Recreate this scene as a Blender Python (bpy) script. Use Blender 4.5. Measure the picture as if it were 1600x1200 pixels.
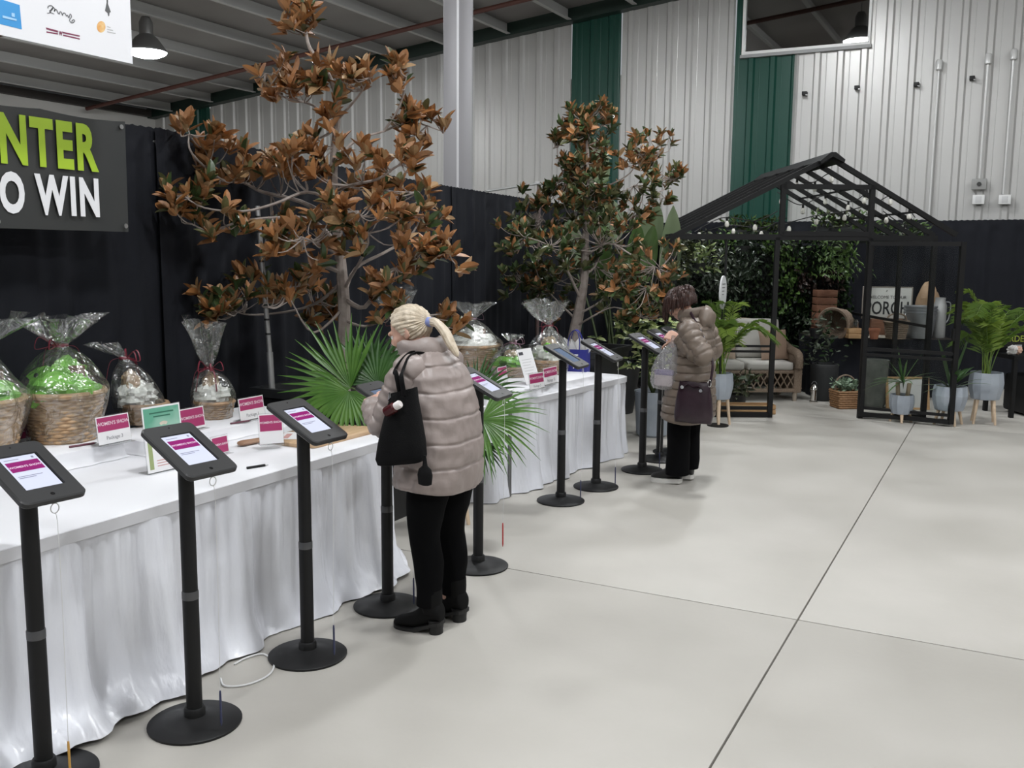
import bpy, bmesh, math, random
from mathutils import Vector, Matrix, noise
R = math.radians
random.seed(7)
for _o in list(bpy.data.objects):
    bpy.data.objects.remove(_o, do_unlink=True)
scene = bpy.context.scene
col = scene.collection

# ------------------------------------------------------------------ camera
F_PX, CAM_Z, HORIZON, ROLL, THETA = 1500.0, 1.75, 395.0, R(0.5), R(27.3)
PITCH = math.atan((600 - HORIZON) / F_PX)
C_FW = Vector((-math.sin(THETA) * math.cos(PITCH), math.cos(THETA) * math.cos(PITCH), -math.sin(PITCH)))
_r0 = Vector((math.cos(THETA), math.sin(THETA), 0))
_u0 = _r0.cross(C_FW)
C_RT = _r0 * math.cos(ROLL) + _u0 * math.sin(ROLL)
C_UP = C_RT.cross(C_FW)
C_POS = Vector((0, 0, CAM_Z))
cam_d = bpy.data.cameras.new('camera')
cam = bpy.data.objects.new('camera', cam_d)
col.objects.link(cam)
_m = Matrix((C_RT, C_UP, -C_FW)).transposed().to_4x4()
_m.translation = C_POS
cam.matrix_world = _m
cam_d.sensor_width = 36
cam_d.sensor_fit = 'HORIZONTAL'
cam_d.lens = 36 * F_PX / 1600
cam_d.clip_end = 200
scene.camera = cam

# ------------------------------------------------------------------ world, exposure
world = bpy.data.worlds.new('world')
scene.world = world
world.use_nodes = True
world.node_tree.nodes['Background'].inputs[0].default_value = (0.9, 0.95, 1.0, 1)
world.node_tree.nodes['Background'].inputs[1].default_value = 0.25
vs = scene.view_settings
vs.view_transform = 'Standard'
vs.look = 'None'
vs.gamma = 1
vs.use_curve_mapping = False
vs.exposure = 0.46
LAMP_POWER = 138.0          # emission strength of the high bay lenses

# real places of things, measured from the photograph: ground points and points at a known distance
def ray(x, y): return C_FW * F_PX + C_RT * (x - 800) - C_UP * (y - 600)
def G(x, y, z=0.0):
    r = ray(x, y); return C_POS + r * ((z - CAM_Z) / r.z)
def atY(x, y, Y): r = ray(x, y); return C_POS + r * (Y / r.y)
def atX(x, y, X): r = ray(x, y); return C_POS + r * (X / r.x)
FWH = Vector((-math.sin(THETA), math.cos(THETA), 0))
def at(x, y, d): r = ray(x, y); return C_POS + r * (d / r.dot(FWH))
def depth(p): return Vector(p).dot(FWH)

# ------------------------------------------------------------------ materials
def _n(nt, t, **k):
    n = nt.nodes.new(t)
    for a, v in k.items(): setattr(n, a, v)
    return n
MATS = {}
def mat(name, c, rough=0.5, metal=0.0, spec=0.5, c2=None, scale=8.0, detail=3.0, bump=0.0, bscale=40.0,
        stretch=None, trans=0.0, emit=None, estr=0.0, sheen=0.0, lo=0.35, hi=0.65, rough2=None, coat=0.0, sss=0.0, bdist=0.01):
    if name in MATS: return MATS[name]
    m = bpy.data.materials.new(name); m.use_nodes = True
    nt = m.node_tree; b = nt.nodes['Principled BSDF']
    b.inputs['Base Color'].default_value = (*c, 1)
    b.inputs['Roughness'].default_value = rough
    b.inputs['Metallic'].default_value = metal
    b.inputs['Specular IOR Level'].default_value = spec
    if trans: b.inputs['Transmission Weight'].default_value = trans
    if sheen: b.inputs['Sheen Weight'].default_value = sheen
    if coat: b.inputs['Coat Weight'].default_value = coat
    if sss:
        b.inputs['Subsurface Weight'].default_value = sss
        b.inputs['Subsurface Radius'].default_value = (0.02, 0.008, 0.004)
    if emit:
        b.inputs['Emission Color'].default_value = (*emit, 1)
        b.inputs['Emission Strength'].default_value = estr
    vec = None
    if c2 is not None or bump or rough2 is not None:
        tc = _n(nt, 'ShaderNodeTexCoord'); mp = _n(nt, 'ShaderNodeMapping')
        if stretch: mp.inputs['Scale'].default_value = stretch
        nt.links.new(tc.outputs['Object'], mp.inputs[0]); vec = mp.outputs[0]
    if c2 is not None or rough2 is not None:
        nz = _n(nt, 'ShaderNodeTexNoise'); nz.inputs['Scale'].default_value = scale; nz.inputs['Detail'].default_value = detail
        nt.links.new(vec, nz.inputs['Vector'])
        if c2 is not None:
            cr = _n(nt, 'ShaderNodeValToRGB')
            cr.color_ramp.elements[0].position = lo; cr.color_ramp.elements[0].color = (*c, 1)
            cr.color_ramp.elements[1].position = hi; cr.color_ramp.elements[1].color = (*c2, 1)
            nt.links.new(nz.outputs['Fac'], cr.inputs[0]); nt.links.new(cr.outputs[0], b.inputs['Base Color'])
        if rough2 is not None:
            mr = _n(nt, 'ShaderNodeMapRange'); mr.inputs[1].default_value = lo; mr.inputs[2].default_value = hi
            mr.inputs[3].default_value = rough; mr.inputs[4].default_value = rough2
            nt.links.new(nz.outputs['Fac'], mr.inputs[0]); nt.links.new(mr.outputs[0], b.inputs['Roughness'])
    if bump:
        n2 = _n(nt, 'ShaderNodeTexNoise'); n2.inputs['Scale'].default_value = bscale; n2.inputs['Detail'].default_value = 4
        nt.links.new(vec, n2.inputs['Vector'])
        bp = _n(nt, 'ShaderNodeBump'); bp.inputs['Strength'].default_value = bump; bp.inputs['Distance'].default_value = bdist
        nt.links.new(n2.outputs['Fac'], bp.inputs['Height']); nt.links.new(bp.outputs[0], b.inputs['Normal'])
    MATS[name] = m
    return m
def film(name, tint=(0.93, 0.95, 0.93), gloss=0.16, rough=0.12, bump=0.9, bscale=22.0, haze=0.0):
    """thin clear film or pane: see-through with a glossy skin"""
    if name in MATS: return MATS[name]
    m = bpy.data.materials.new(name); m.use_nodes = True; nt = m.node_tree; nt.nodes.clear()
    out = _n(nt, 'ShaderNodeOutputMaterial'); tr = _n(nt, 'ShaderNodeBsdfTransparent'); gl = _n(nt, 'ShaderNodeBsdfGlossy')
    tr.inputs[0].default_value = (*tint, 1); gl.inputs['Roughness'].default_value = rough
    mx = _n(nt, 'ShaderNodeMixShader'); lw = _n(nt, 'ShaderNodeLayerWeight'); lw.inputs[0].default_value = 0.35
    mr = _n(nt, 'ShaderNodeMapRange'); mr.inputs[3].default_value = gloss * 0.5; mr.inputs[4].default_value = min(1, gloss * 4.5)
    nt.links.new(lw.outputs['Facing'], mr.inputs[0]); nt.links.new(mr.outputs[0], mx.inputs[0])
    nt.links.new(tr.outputs[0], mx.inputs[1]); nt.links.new(gl.outputs[0], mx.inputs[2])
    if bump:
        tc = _n(nt, 'ShaderNodeTexCoord'); nz = _n(nt, 'ShaderNodeTexNoise'); nz.inputs['Scale'].default_value = bscale
        nz.inputs['Detail'].default_value = 2; nz.inputs['Distortion'].default_value = 1.5
        bp = _n(nt, 'ShaderNodeBump'); bp.inputs['Strength'].default_value = bump; bp.inputs['Distance'].default_value = 0.03
        nt.links.new(tc.outputs['Object'], nz.inputs['Vector']); nt.links.new(nz.outputs['Fac'], bp.inputs['Height'])
        nt.links.new(bp.outputs[0], gl.inputs['Normal']); nt.links.new(bp.outputs[0], lw.inputs['Normal'])
    last = mx
    if haze:
        df = _n(nt, 'ShaderNodeBsdfDiffuse'); df.inputs[0].default_value = (0.8, 0.8, 0.8, 1)
        m2 = _n(nt, 'ShaderNodeMixShader'); m2.inputs[0].default_value = haze
        nt.links.new(mx.outputs[0], m2.inputs[1]); nt.links.new(df.outputs[0], m2.inputs[2]); last = m2
    nt.links.new(last.outputs[0], out.inputs[0])
    MATS[name] = m
    return m

# ------------------------------------------------------------------ mesh helpers
class MB:
    """collects shapes; build() links them as ONE mesh object"""
    def __init__(s): s.v = []; s.f = []
    def add(s, vs_, fs_):
        o = len(s.v); s.v += [tuple(p) for p in vs_]; s.f += [tuple(i + o for i in f) for f in fs_]; return s
    def box(s, x0, x1, y0, y1, z0, z1, M=None):
        p = [Vector((x, y, z)) for z in (z0, z1) for (x, y) in ((x0, y0), (x1, y0), (x1, y1), (x0, y1))]
        if M is not None: p = [M @ q for q in p]
        return s.add(p, [(3, 2, 1, 0), (4, 5, 6, 7), (0, 1, 5, 4), (1, 2, 6, 5), (2, 3, 7, 6), (3, 0, 4, 7)])
    def bbox(s, x0, x1, y0, y1, z0, z1, b=0.005, M=None):
        """box with bevelled edges"""
        bm = bmesh.new(); bmesh.ops.create_cube(bm, size=1)
        for v in bm.verts: v.co = Vector(((x0 + x1) / 2 + v.co.x * (x1 - x0), (y0 + y1) / 2 + v.co.y * (y1 - y0), (z0 + z1) / 2 + v.co.z * (z1 - z0)))
        bmesh.ops.bevel(bm, geom=bm.edges[:], offset=b, segments=2, affect='EDGES', profile=0.6)
        bm.verts.index_update()
        s.add([(M @ v.co if M is not None else v.co) for v in bm.verts], [[v.index for v in f.verts] for f in bm.faces]); bm.free(); return s
    def bar(s, a, b, w, h=None, up=(0, 0, 1)):
        a = Vector(a); b = Vector(b); h = h or w; d = (b - a).normalized(); u = Vector(up)
        if abs(d.dot(u)) > 0.98: u = Vector((1, 0, 0))
        x = d.cross(u).normalized(); y = x.cross(d).normalized()
        p = [q + x * (sx * w / 2) + y * (sy * h / 2) for q in (a, b) for (sx, sy) in ((-1, -1), (1, -1), (1, 1), (-1, 1))]
        return s.add(p, [(3, 2, 1, 0), (4, 5, 6, 7), (0, 1, 5, 4), (1, 2, 6, 5), (2, 3, 7, 6), (3, 0, 4, 7)])
    def rings(s, rs, cap0=True, cap1=True, closed=True):
        n = len(rs[0]); o = len(s.v)
        for r in rs: s.v += [tuple(p) for p in r]
        m = n if closed else n - 1
        for i in range(len(rs) - 1):
            for j in range(m):
                k = (j + 1) % n
                s.f.append((o + i * n + j, o + i * n + k, o + (i + 1) * n + k, o + (i + 1) * n + j))
        if closed and cap0: s.f.append(tuple(o + j for j in reversed(range(n))))
        if closed and cap1: s.f.append(tuple(o + (len(rs) - 1) * n + j for j in range(n)))
        return s
    def tube(s, pts, r, n=8, cap=True, sq=1.0):
        pts = [Vector(p) for p in pts]; rr = r if isinstance(r, (list, tuple)) else [r] * len(pts)
        rs = []; pu = None
        for i, p in enumerate(pts):
            d = (pts[min(i + 1, len(pts) - 1)] - pts[max(i - 1, 0)])
            if d.length < 1e-9: d = Vector((0, 0, 1))
            d.normalize()
            if pu is None:
                pu = Vector((0, 0, 1)) if abs(d.z) < 0.9 else Vector((1, 0, 0))
            x = d.cross(pu)
            if x.length < 1e-4: x = d.cross(Vector((0, 1, 0.3)))
            x.normalize(); y = x.cross(d); pu = y
            rs.append([p + x * (math.cos(a) * rr[i]) + y * (math.sin(a) * rr[i] * sq) for a in [2 * math.pi * k / n for k in range(n)]])
        return s.rings(rs, cap, cap)
    def lathe(s, prof, n=24, c=(0, 0, 0), cap0=True, cap1=True, sx=1.0, sy=1.0):
        cx, cy, cz = c
        return s.rings([[(cx + r * sx * math.cos(2 * math.pi * k / n), cy + r * sy * math.sin(2 * math.pi * k / n), cz + z) for k in range(n)] for r, z in prof], cap0, cap1)
    def ball(s, c, r, n=12, m=8, M=None):
        c = Vector(c); rx, ry, rz = r if isinstance(r, (list, tuple)) else (r, r, r)
        rs = []
        for i in range(m + 1):
            t = math.pi * (0.02 + 0.96 * i / m) - math.pi / 2
            ring = []
            for k in range(n):
                a = 2 * math.pi * k / n
                p = Vector((rx * math.cos(t) * math.cos(a), ry * math.cos(t) * math.sin(a), rz * math.sin(t)))
                ring.append(c + (M @ p if M is not None else p))
            rs.append(ring)
        return s.rings(rs)
    def quad(s, a, b, c, d): return s.add([a, b, c, d], [(0, 1, 2, 3)])
    def mesh(s, name, smooth=True, ang=38):
        me = bpy.data.meshes.new(name); me.from_pydata(s.v, [], s.f); me.validate(); me.update()
        if smooth:
            me.shade_smooth(); me.set_sharp_from_angle(angle=R(ang))
        return me
    def build(s, name, m, parent=None, smooth=True, ang=38, **k):
        return obj(name, s.mesh(name, smooth, ang), m, parent, **k)
def obj(name, me, m=None, parent=None, loc=None, rot=None, **k):
    o = bpy.data.objects.new(name, me); col.objects.link(o)
    if m is not None:
        for q in (m if isinstance(m, (list, tuple)) else [m]): me.materials.append(q)
    if parent is not None: o.parent = parent
    if loc is not None: o.location = loc
    if rot is not None: o.rotation_euler = rot
    if k: tag(o, **k)
    return o
def tag(o, label=None, cat=None, group=None, kind=None):
    if label: o['label'] = label
    if cat: o['category'] = cat
    if group: o['group'] = group
    if kind: o['kind'] = kind
    return o
def thing(name, label, cat, loc=(0, 0, 0), rz=0.0, group=None):
    o = bpy.data.objects.new(name, None); col.objects.link(o)
    o.empty_display_size = 0.1; o.location = loc; o.rotation_euler = (0, 0, rz)
    return tag(o, label, cat, group)
def copy_tree(o, parent=None):
    c = o.copy(); col.objects.link(c); c.parent = parent
    for ch in list(o.children): copy_tree(ch, c)
    return c
def text_mesh(body, size, m, parent, loc, rot, name='lettering', sx=1.0, ext=0.001, bold=0.0, align='CENTER', ay='CENTER', space=1.0, shear=0.0, mtx=None):
    cu = bpy.data.curves.new(name, 'FONT'); cu.body = body; cu.size = size; cu.extrude = ext; cu.offset = bold
    cu.align_x = align; cu.align_y = ay; cu.space_character = space; cu.shear = shear; cu.resolution_u = 3
    t = bpy.data.objects.new(name, cu); col.objects.link(t)
    dg = bpy.context.evaluated_depsgraph_get(); dg.update()
    me = bpy.data.meshes.new_from_object(t.evaluated_get(dg))
    bpy.data.objects.remove(t, do_unlink=True)
    me.transform(Matrix.Diagonal((sx, 1, 1, 1)))
    me.name = name
    if mtx is not None: me.transform(mtx); return obj(name, me, m, parent)
    return obj(name, me, m, parent, loc, rot)
def bake_mods(o):
    """apply an object's modifiers to its mesh"""
    dg = bpy.context.evaluated_depsgraph_get(); dg.update()
    me = bpy.data.meshes.new_from_object(o.evaluated_get(dg))
    o.modifiers.clear(); old = o.data; o.data = me; me.name = o.name
    bpy.data.meshes.remove(old); return o
def smooth_path(pts, k=6):
    """Catmull-Rom through points (tuples of any length)"""
    out = []; n = len(pts)
    for i in range(n - 1):
        p0, p1, p2, p3 = pts[max(i - 1, 0)], pts[i], pts[i + 1], pts[min(i + 2, n - 1)]
        for j in range(k):
            t = j / k
            out.append(tuple(0.5 * ((2 * b) + (-a + c) * t + (2 * a - 5 * b + 4 * c - d) * t * t + (-a + 3 * b - 3 * c + d) * t ** 3) for a, b, c, d in zip(p0, p1, p2, p3)))
    out.append(tuple(pts[-1])); return out
def rnd(a, b): return random.uniform(a, b)
# ================================================================== the hall
M_conc = mat('polished_concrete', (0.385, 0.366, 0.332), 0.42, c2=(0.455, 0.434, 0.40), scale=1.3, detail=6, rough2=0.6, bump=0.06, bscale=25, lo=0.3, hi=0.7, spec=0.45)
M_joint = mat('joint_filler', (0.05, 0.045, 0.04), 0.9)
M_white_metal = mat('white_steel_cladding', (0.48, 0.475, 0.462), 0.38, metal=0.25, spec=0.6)
M_green_metal = mat('green_steel_cladding', (0.005, 0.055, 0.038), 0.33, spec=0.6, metal=0.1)
M_deck = mat('ceiling_liner', (0.27, 0.26, 0.25), 0.55, c2=(0.215, 0.2, 0.195), scale=0.6, metal=0.2)
M_purlin = mat('galvanised_purlin', (0.42, 0.42, 0.41), 0.5, metal=0.0)
M_dark_green = mat('dark_green_trim', (0.008, 0.022, 0.016), 0.45)
M_red_steel = mat('red_oxide_steel', (0.09, 0.03, 0.022), 0.6)
M_wallgrey = mat('grey_liner', (0.66, 0.65, 0.63), 0.6, c2=(0.6, 0.59, 0.57), scale=0.8)
M_col = mat('grey_painted_steel', (0.34, 0.335, 0.35), 0.4, metal=0.2)
YW, XL = 15.5, -16.8
def ceil_z(x): return 6.52 + 0.1046 * x if x < 6 else 6.52 + 0.1046 * (12 - x)

# floor: slabs with sawn joints between them
floor = MB().box(-17, 13, -9, 16.2, -0.30, -0.02).build('floor', M_joint, smooth=False, label='polished grey concrete floor cut into large slabs', kind='structure')
gx = [-17, -8.4, -0.805, 6.8, 13]; gy = [-9, -1.4, 4.6, 10.75, 16.2]
for i in range(4):
    for j in range(4):
        MB().bbox(gx[i] + 0.004, gx[i + 1] - 0.004, gy[j] + 0.004, gy[j + 1] - 0.004, -0.08, 0.0, b=0.0025).build('floor_slab', M_conc, floor)

def corrugated(x0, x1, zb, zt, Y, pitch=0.335, h=0.034, phase=-2.1):
    """trapezoid ribbed sheet facing -Y between x0 and x1, bottom zb(x), top zt(x)"""
    xs = []; x = x0
    k = math.floor((x0 - phase) / pitch)
    prof = [(0.0, 0), (0.17, 0), (0.19, 0.10), (0.21, 0.0), (0.62, 0), (0.70, 1), (0.90, 1), (0.98, 0)]
    pts = []
    while True:
        for a, d in prof:
            xx = phase + (k + a) * pitch
            if x0 < xx < x1: pts.append((xx, d * h))
        k += 1
        if phase + k * pitch > x1: break
    pts = [(x0, 0)] + pts + [(x1, 0)]
    mb = MB()
    front = [[(x, Y - d, zb(x)) for x, d in pts], [(x, Y - d, zt(x)) for x, d in pts]]
    mb.rings(front, closed=False)
    return mb
wall_back = MB().box(XL, 13, YW + 0.02, YW + 0.12, 0, 4.7).build('wall_back', M_wallgrey, smooth=False, label='tall ribbed steel wall in white with green bands', kind='structure')
top = lambda x: ceil_z(x) - 0.12
zero = lambda x: 0.0
WX0, WX1, WZ0, WZ1 = -3.99, -2.09, 4.84, 6.0
def wpanel(x0, x1, m, zb=zero, zt=top):
    o = corrugated(x0, x1, zb, zt, YW).build('wall_panel', m, wall_back, ang=20); return o
wpanel(XL, -16.02, M_white_metal); wpanel(-16.0, -15.2, M_green_metal)
for a, b in ((-15.18, -12.45), (-12.45, -9.7), (-9.7, -6.92)): wpanel(a, b, M_white_metal)
wpanel(-6.9, -6.02, M_green_metal)
wpanel(-6.0, -4.12, M_white_metal)
wpanel(-4.1, -3.985, M_green_metal)
wpanel(-3.985, -3.18, M_green_metal, zero, lambda x: WZ0 - 0.02)
wpanel(-3.18, -2.1, M_white_metal, zero, lambda x: WZ0 - 0.02)
wpanel(-3.985, -2.1, M_white_metal, lambda x: WZ1 + 0.02, top)
for a, b in ((-2.1, 0.58), (0.58, 3.26), (3.26, 5.94), (5.94, 8.62), (8.62, 13)): wpanel(a, b, M_white_metal)
# window with a white frame high in the wall
win = thing('window_1', 'white framed window high in the ribbed wall', 'window', ((WX0 + WX1) / 2, YW, WZ0)); tag(win, kind='structure'); del win['category']
M_wframe = mat('white_window_frame', (0.75, 0.75, 0.74), 0.35)
hw = (WX1 - WX0) / 2; hh = WZ1 - WZ0
mb = MB()
for a in ((-hw, hw, -0.06, 0.05, 0, 0.045), (-hw, hw, -0.06, 0.05, hh - 0.045, hh), (-hw, -hw + 0.04, -0.06, 0.05, 0.045, hh - 0.045), (hw - 0.04, hw, -0.06, 0.05, 0.045, hh - 0.045)): mb.bbox(*a, b=0.004)
mb.build('window_frame', M_wframe, win)
MB().box(-hw - 0.02, hw + 0.02, -0.075, 0.0, -0.05, -0.002).build('window_sill', mat('sill_grey', (0.3, 0.3, 0.3), 0.5), win, smooth=False)
MB().box(-hw + 0.04, hw - 0.04, -0.01, 0.0, 0.045, hh - 0.045).build('pane', film('window_glass', (0.5, 0.5, 0.48), gloss=0.7, rough=0.02, bump=0.0), win, smooth=False)
MB().box(-hw, hw, 0.06, 0.1, 0, hh).build('dark_room_sheet', mat('dim_room', (0.10, 0.10, 0.095), 0.8), win, smooth=False)  # dark colour stands in for the dimness of the room behind the pane

MB().box(XL - 0.1, XL, -9, YW + 0.1, 0, 4.72).build('wall_left', M_wallgrey, smooth=False, label='pale grey side wall far behind the black drapes', kind='structure')
MB().box(13, 13.1, -9, YW + 0.1, 0, 6.4).build('wall_right', M_white_metal, smooth=False, label='pale steel side wall of the hall', kind='structure')
MB().box(XL, 13, -9.1, -9, 0, 7.2).build('wall_near', M_white_metal, smooth=False, label='pale steel wall behind the viewpoint', kind='structure')
# ceiling: two slopes of liner sheet with purlins
ceiling = thing('ceiling', 'dark grey sloping steel ceiling with long purlins', 'ceiling'); tag(ceiling, kind='structure'); del ceiling['category']
mb = MB(); mb.quad((XL - 0.2, -9.1, ceil_z(XL - 0.2)), (XL - 0.2, 15.7, ceil_z(XL - 0.2)), (6, 15.7, ceil_z(6)), (6, -9.1, ceil_z(6)))
mb.quad((6, -9.1, ceil_z(6)), (6, 15.7, ceil_z(6)), (13.2, 15.7, ceil_z(13.2)), (13.2, -9.1, ceil_z(13.2)))
mb.build('liner_sheet', M_deck, ceiling, smooth=False)
x = XL + 0.7
while x < 13:
    z = ceil_z(x)
    mb = MB(); mb.box(x - 0.006, x + 0.006, -9, YW - 0.2, z - 0.17, z - 0.003); mb.box(x - 0.006, x + 0.07, -9, YW - 0.2, z - 0.18, z - 0.166)
    mb.build('purlin', M_purlin, ceiling, smooth=False); x += 1.15
for i, Y in enumerate((8.75, 1.5, -5.5)):
    mb = MB()
    for dz, w in ((-0.23, 0.16), (-0.62, 0.16)):
        mb.bar((XL, Y, ceil_z(XL) + dz), (6, Y, ceil_z(6) + dz), w, 0.02)
        mb.bar((6, Y, ceil_z(6) + dz), (13, Y, ceil_z(13) + dz), w, 0.02)
    mb.bar((XL, Y, ceil_z(XL) - 0.42), (6, Y, ceil_z(6) - 0.42), 0.012, 0.38)
    mb.bar((6, Y, ceil_z(6) - 0.42), (13, Y, ceil_z(13) - 0.42), 0.012, 0.38)
    mb.build('rafter', M_red_steel, ceiling, smooth=False)
mb = MB(); mb.bar((XL, YW - 0.12, ceil_z(XL) - 0.1), (6, YW - 0.12, ceil_z(6) - 0.1), 0.2, 0.22); mb.bar((6, YW - 0.12, ceil_z(6) - 0.1), (13, YW - 0.12, ceil_z(13) - 0.1), 0.2, 0.22)
mb.build('trim_1', M_dark_green, smooth=False, label='dark green trim where ribbed wall meets ceiling', kind='structure')
MB().box(XL, XL + 0.14, -9, YW - 0.05, 4.58, 4.72).build('trim_2', mat('dark_eave_beam', (0.035, 0.03, 0.028), 0.6), smooth=False, label='dark eave beam along the side wall', kind='structure')
MB().tube([(XL + 0.3, 13.5, ceil_z(XL) - 0.26), (6, 13.5, ceil_z(6) - 0.26)], 0.038, 8).build('sprinkler_pipe', M_red_steel, label='dark red pipe running under the ceiling beside the ribbed wall', cat='pipe')
# steel column
cp = atY(716, 290, 8.9); cz = ceil_z(cp.x)
colm = thing('steel_column', 'tall grey steel column rising behind the black drapes', 'column', (cp.x, 8.9, 0), R(27)); tag(colm, kind='structure')
del colm['category']
mb = MB()
for s in (-1, 1): mb.bbox(s * 0.077 - 0.071, s * 0.077 + 0.071, -0.1, 0.1, 0, cz - 0.25, b=0.01)
mb.build('column_shaft', M_col, colm)
MB().box(-0.012, 0.012, -0.104, 0.1, 0, cz - 0.25).build('column_seam', mat('column_seam', (0.7, 0.7, 0.72), 0.3, metal=0.3), colm, smooth=False)
MB().bbox(-0.22, 0.22, -0.18, 0.18, 0.0, 0.02, b=0.003).build('base_plate', M_col, colm)

# ------------------------------------------------------------------ high bay lamps
M_lens = mat('lamp_lens', (1, 1, 1), 0.3, emit=(0.975, 1.0, 1.015), estr=LAMP_POWER)
M_lampbody = mat('lamp_housing', (0.25, 0.25, 0.25), 0.4, metal=0.6)
lamp_spots = [(-11.6, 10.6), (-6.9, 9.3), (-2.72, 12.2), (2.5, 11), (-6.9, 2.3), (-1.9, 7.6), (-1.3, 2.9), (2.8, 5), (-2.2, -1.6), (2.8, -1.8), (7.2, 8), (7.2, 1), (-11.6, 2.5)]  # unseen spots beside the skirted tables were added and moved to brighten the cloth
lamp0 = None
def make_lamp():
    t = thing('high_bay_lamp', 'glowing round high bay lamp hanging under the dark ceiling', 'lamp', group='high bay lamps')
    MB().lathe([(0.06, 0.5), (0.1, 0.42), (0.1, 0.25), (0.16, 0.2), (0.29, 0.02), (0.285, 0.0), (0.275, 0.02), (0.15, 0.19)], 28, cap1=False).build('housing', M_lampbody, t)
    MB().lathe([(0.02, -0.085), (0.10, -0.08), (0.18, -0.062), (0.24, -0.037), (0.27, -0.015), (0.28, 0.004)], 28).build('lens', M_lens, t)
    MB().tube([(0, 0, 0.48), (0, 0, 0.66)], 0.008, 6).build('hanger', M_lampbody, t)
    return t
lamp0 = make_lamp()
for i, (x, y) in enumerate(lamp_spots):
    o = lamp0 if i == 0 else copy_tree(lamp0)
    o.location = (x, y, ceil_z(x) - 0.66)
    if i: o['label'] = 'round high bay lamp lighting the hall from above the frame'
lamp0['label'] = 'glowing round high bay lamp beside the white hanging banner'
# ================================================================== drapes and banners
M_black_cloth = mat('black_drape_cloth', (0.0092, 0.010, 0.0138), 0.85, c2=(0.0118, 0.0128, 0.017), scale=3, spec=0.2, bump=0.1, bscale=60)
M_pipe = mat('drape_pipe_aluminium', (0.45, 0.45, 0.45), 0.4, metal=0.7)
def drape(p0, p1, z0, z1, label, seed):
    """pleated curtain hanging from a rod between two ground points, rod heights z0 and z1"""
    p0 = Vector((p0[0], p0[1], 0)); p1 = Vector((p1[0], p1[1], 0)); d = p1 - p0; Ln = d.length; d.normalize(); nrm = Vector((-d.y, d.x, 0))
    t = thing('black_drape', label, 'curtain', p0, group='black pipe and drape panels')
    n = int(Ln / 0.022); rs = []
    rng = random.Random(seed)
    ph = [rng.uniform(0, 6.28) for _ in range(6)]
    for fz in (0.0, 0.25, 0.5, 0.75, 0.93, 0.965, 0.97, 1.0, 1.012):
        row = []
        for i in range(n + 1):
            s = Ln * i / n; zt = z0 + (z1 - z0) * i / n
            f = math.sin(s * 24 + 1.6 * math.sin(s * 3.1 + ph[0]) + ph[1]) * 0.55 + math.sin(s * 41 + ph[2] + 2 * math.sin(s * 1.7)) * 0.3 + math.sin(s * 7.0 + ph[3]) * 0.4
            amp = 0.032 * (1 - 0.55 * fz) if fz < 0.966 else 0.009
            if fz > 1.005: amp = 0.012
            row.append(d * s + nrm * (f * amp) + Vector((0, 0, 0.015 + (zt - 0.015) * fz + (0.004 * math.sin(s * 90 + ph[4]) if fz > 1.0 else 0))))
        rs.append(row)
    MB().rings(rs, closed=False).build('curtain', M_black_cloth, t, ang=80)
    MB().tube([Vector((0, 0, z0 - 0.05)) + nrm * 0.03, d * Ln + Vector((0, 0, z1 - 0.05)) + nrm * 0.03], 0.018, 8).build('drape_rod', M_pipe, t)
    return t
DS = 1.04      # the drape line stands this much further out than its first estimate
def dx(y): return (-4.15 - (y / DS - 2.5) * 0.0643) * DS
pts = [(0.4, 2.33), (2.2, 2.345), (3.95, 2.39), (5.7, 2.33), (7.5, 2.30), (9.3, 2.29), (11.0, 2.27), (12.7, 2.24), (14.15, 2.2)]
dlab = ['black drape panel hanging behind the leftmost gift basket', 'black drape panel behind the black lime lettered banner', 'black drape panel behind the brown magnolia crown left half',
        'black drape panel behind the brown magnolia trunk', 'black drape panel in front of the steel column', 'black drape panel behind the left half of the dark green magnolia',
        'black drape panel behind the dark green magnolia trunk', 'black drape panel behind the big paddle leaved plant']
pts = [(y * DS, CAM_Z + (z - CAM_Z) * DS) for y, z in pts[:-1]] + [pts[-1]]
for i in range(8):
    (a, za), (b, zb) = pts[i], pts[i + 1]
    drape((dx(a - 0.05), a - 0.05), (dx(b + 0.05) - 0.012, b + 0.05), za, zb, dlab[i], 100 + i)
rx = [dx(14.15) + 0.02, -3.0, -1.05, 0.9, 2.9]
rlab = ['black rear drape panel left behind the greenhouse', 'black rear drape panel behind the middle of the greenhouse', 'black rear drape panel right of the greenhouse above the feathery palm', 'black rear drape panel beyond the right edge of the frame']
for i in range(4):
    drape((rx[i] - 0.05, 14.2), (rx[i + 1] + 0.05, 14.212), 2.2, 2.2 if i < 1 else 2.215, rlab[i], 200 + i)
# uprights
a, b = atX(402, 322, -4.16), atX(423, 612, -4.09)
b2 = b + (b - a) * (b.z / (a.z - b.z)) * 1.0
b2 = Vector((max(b2.x, -4.3), b2.y, 0.0))
up = thing('drape_upright', 'leaning pale metal drape upright in front of the brown magnolia', 'pole', b2)
MB().tube([Vector((0, 0, 0.01)), b - b2 + Vector((0, 0, 0.25))], 0.02, 10).build('lower_tube', M_pipe, up)
MB().tube([b - b2 + Vector((0, 0, 0.25)), a - b2], 0.0155, 10).build('upper_tube', M_pipe, up)
q = a - b2
for k in range(9):
    w = (b - b2 + Vector((0, 0, 0.25))).lerp(q, 0.12 + k * 0.1)
    MB().tube([w, w + Vector((0, 0, 0.012))], 0.0165, 10).build('adjusting_slot', mat('slot_black', (0.02, 0.02, 0.02), 0.6), up)
MB().box(-0.15, 0.15, -0.15, 0.15, 0, 0.008).build('base_plate', M_pipe, up, smooth=False)
e = atX(842, 287, -4.75); e0 = atX(758, 299, -4.70)
up2 = thing('drape_upright', 'grey metal drape upright with crossbar rising above the drapes near the column', 'pole', (e.x, e.y, 0))
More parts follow.
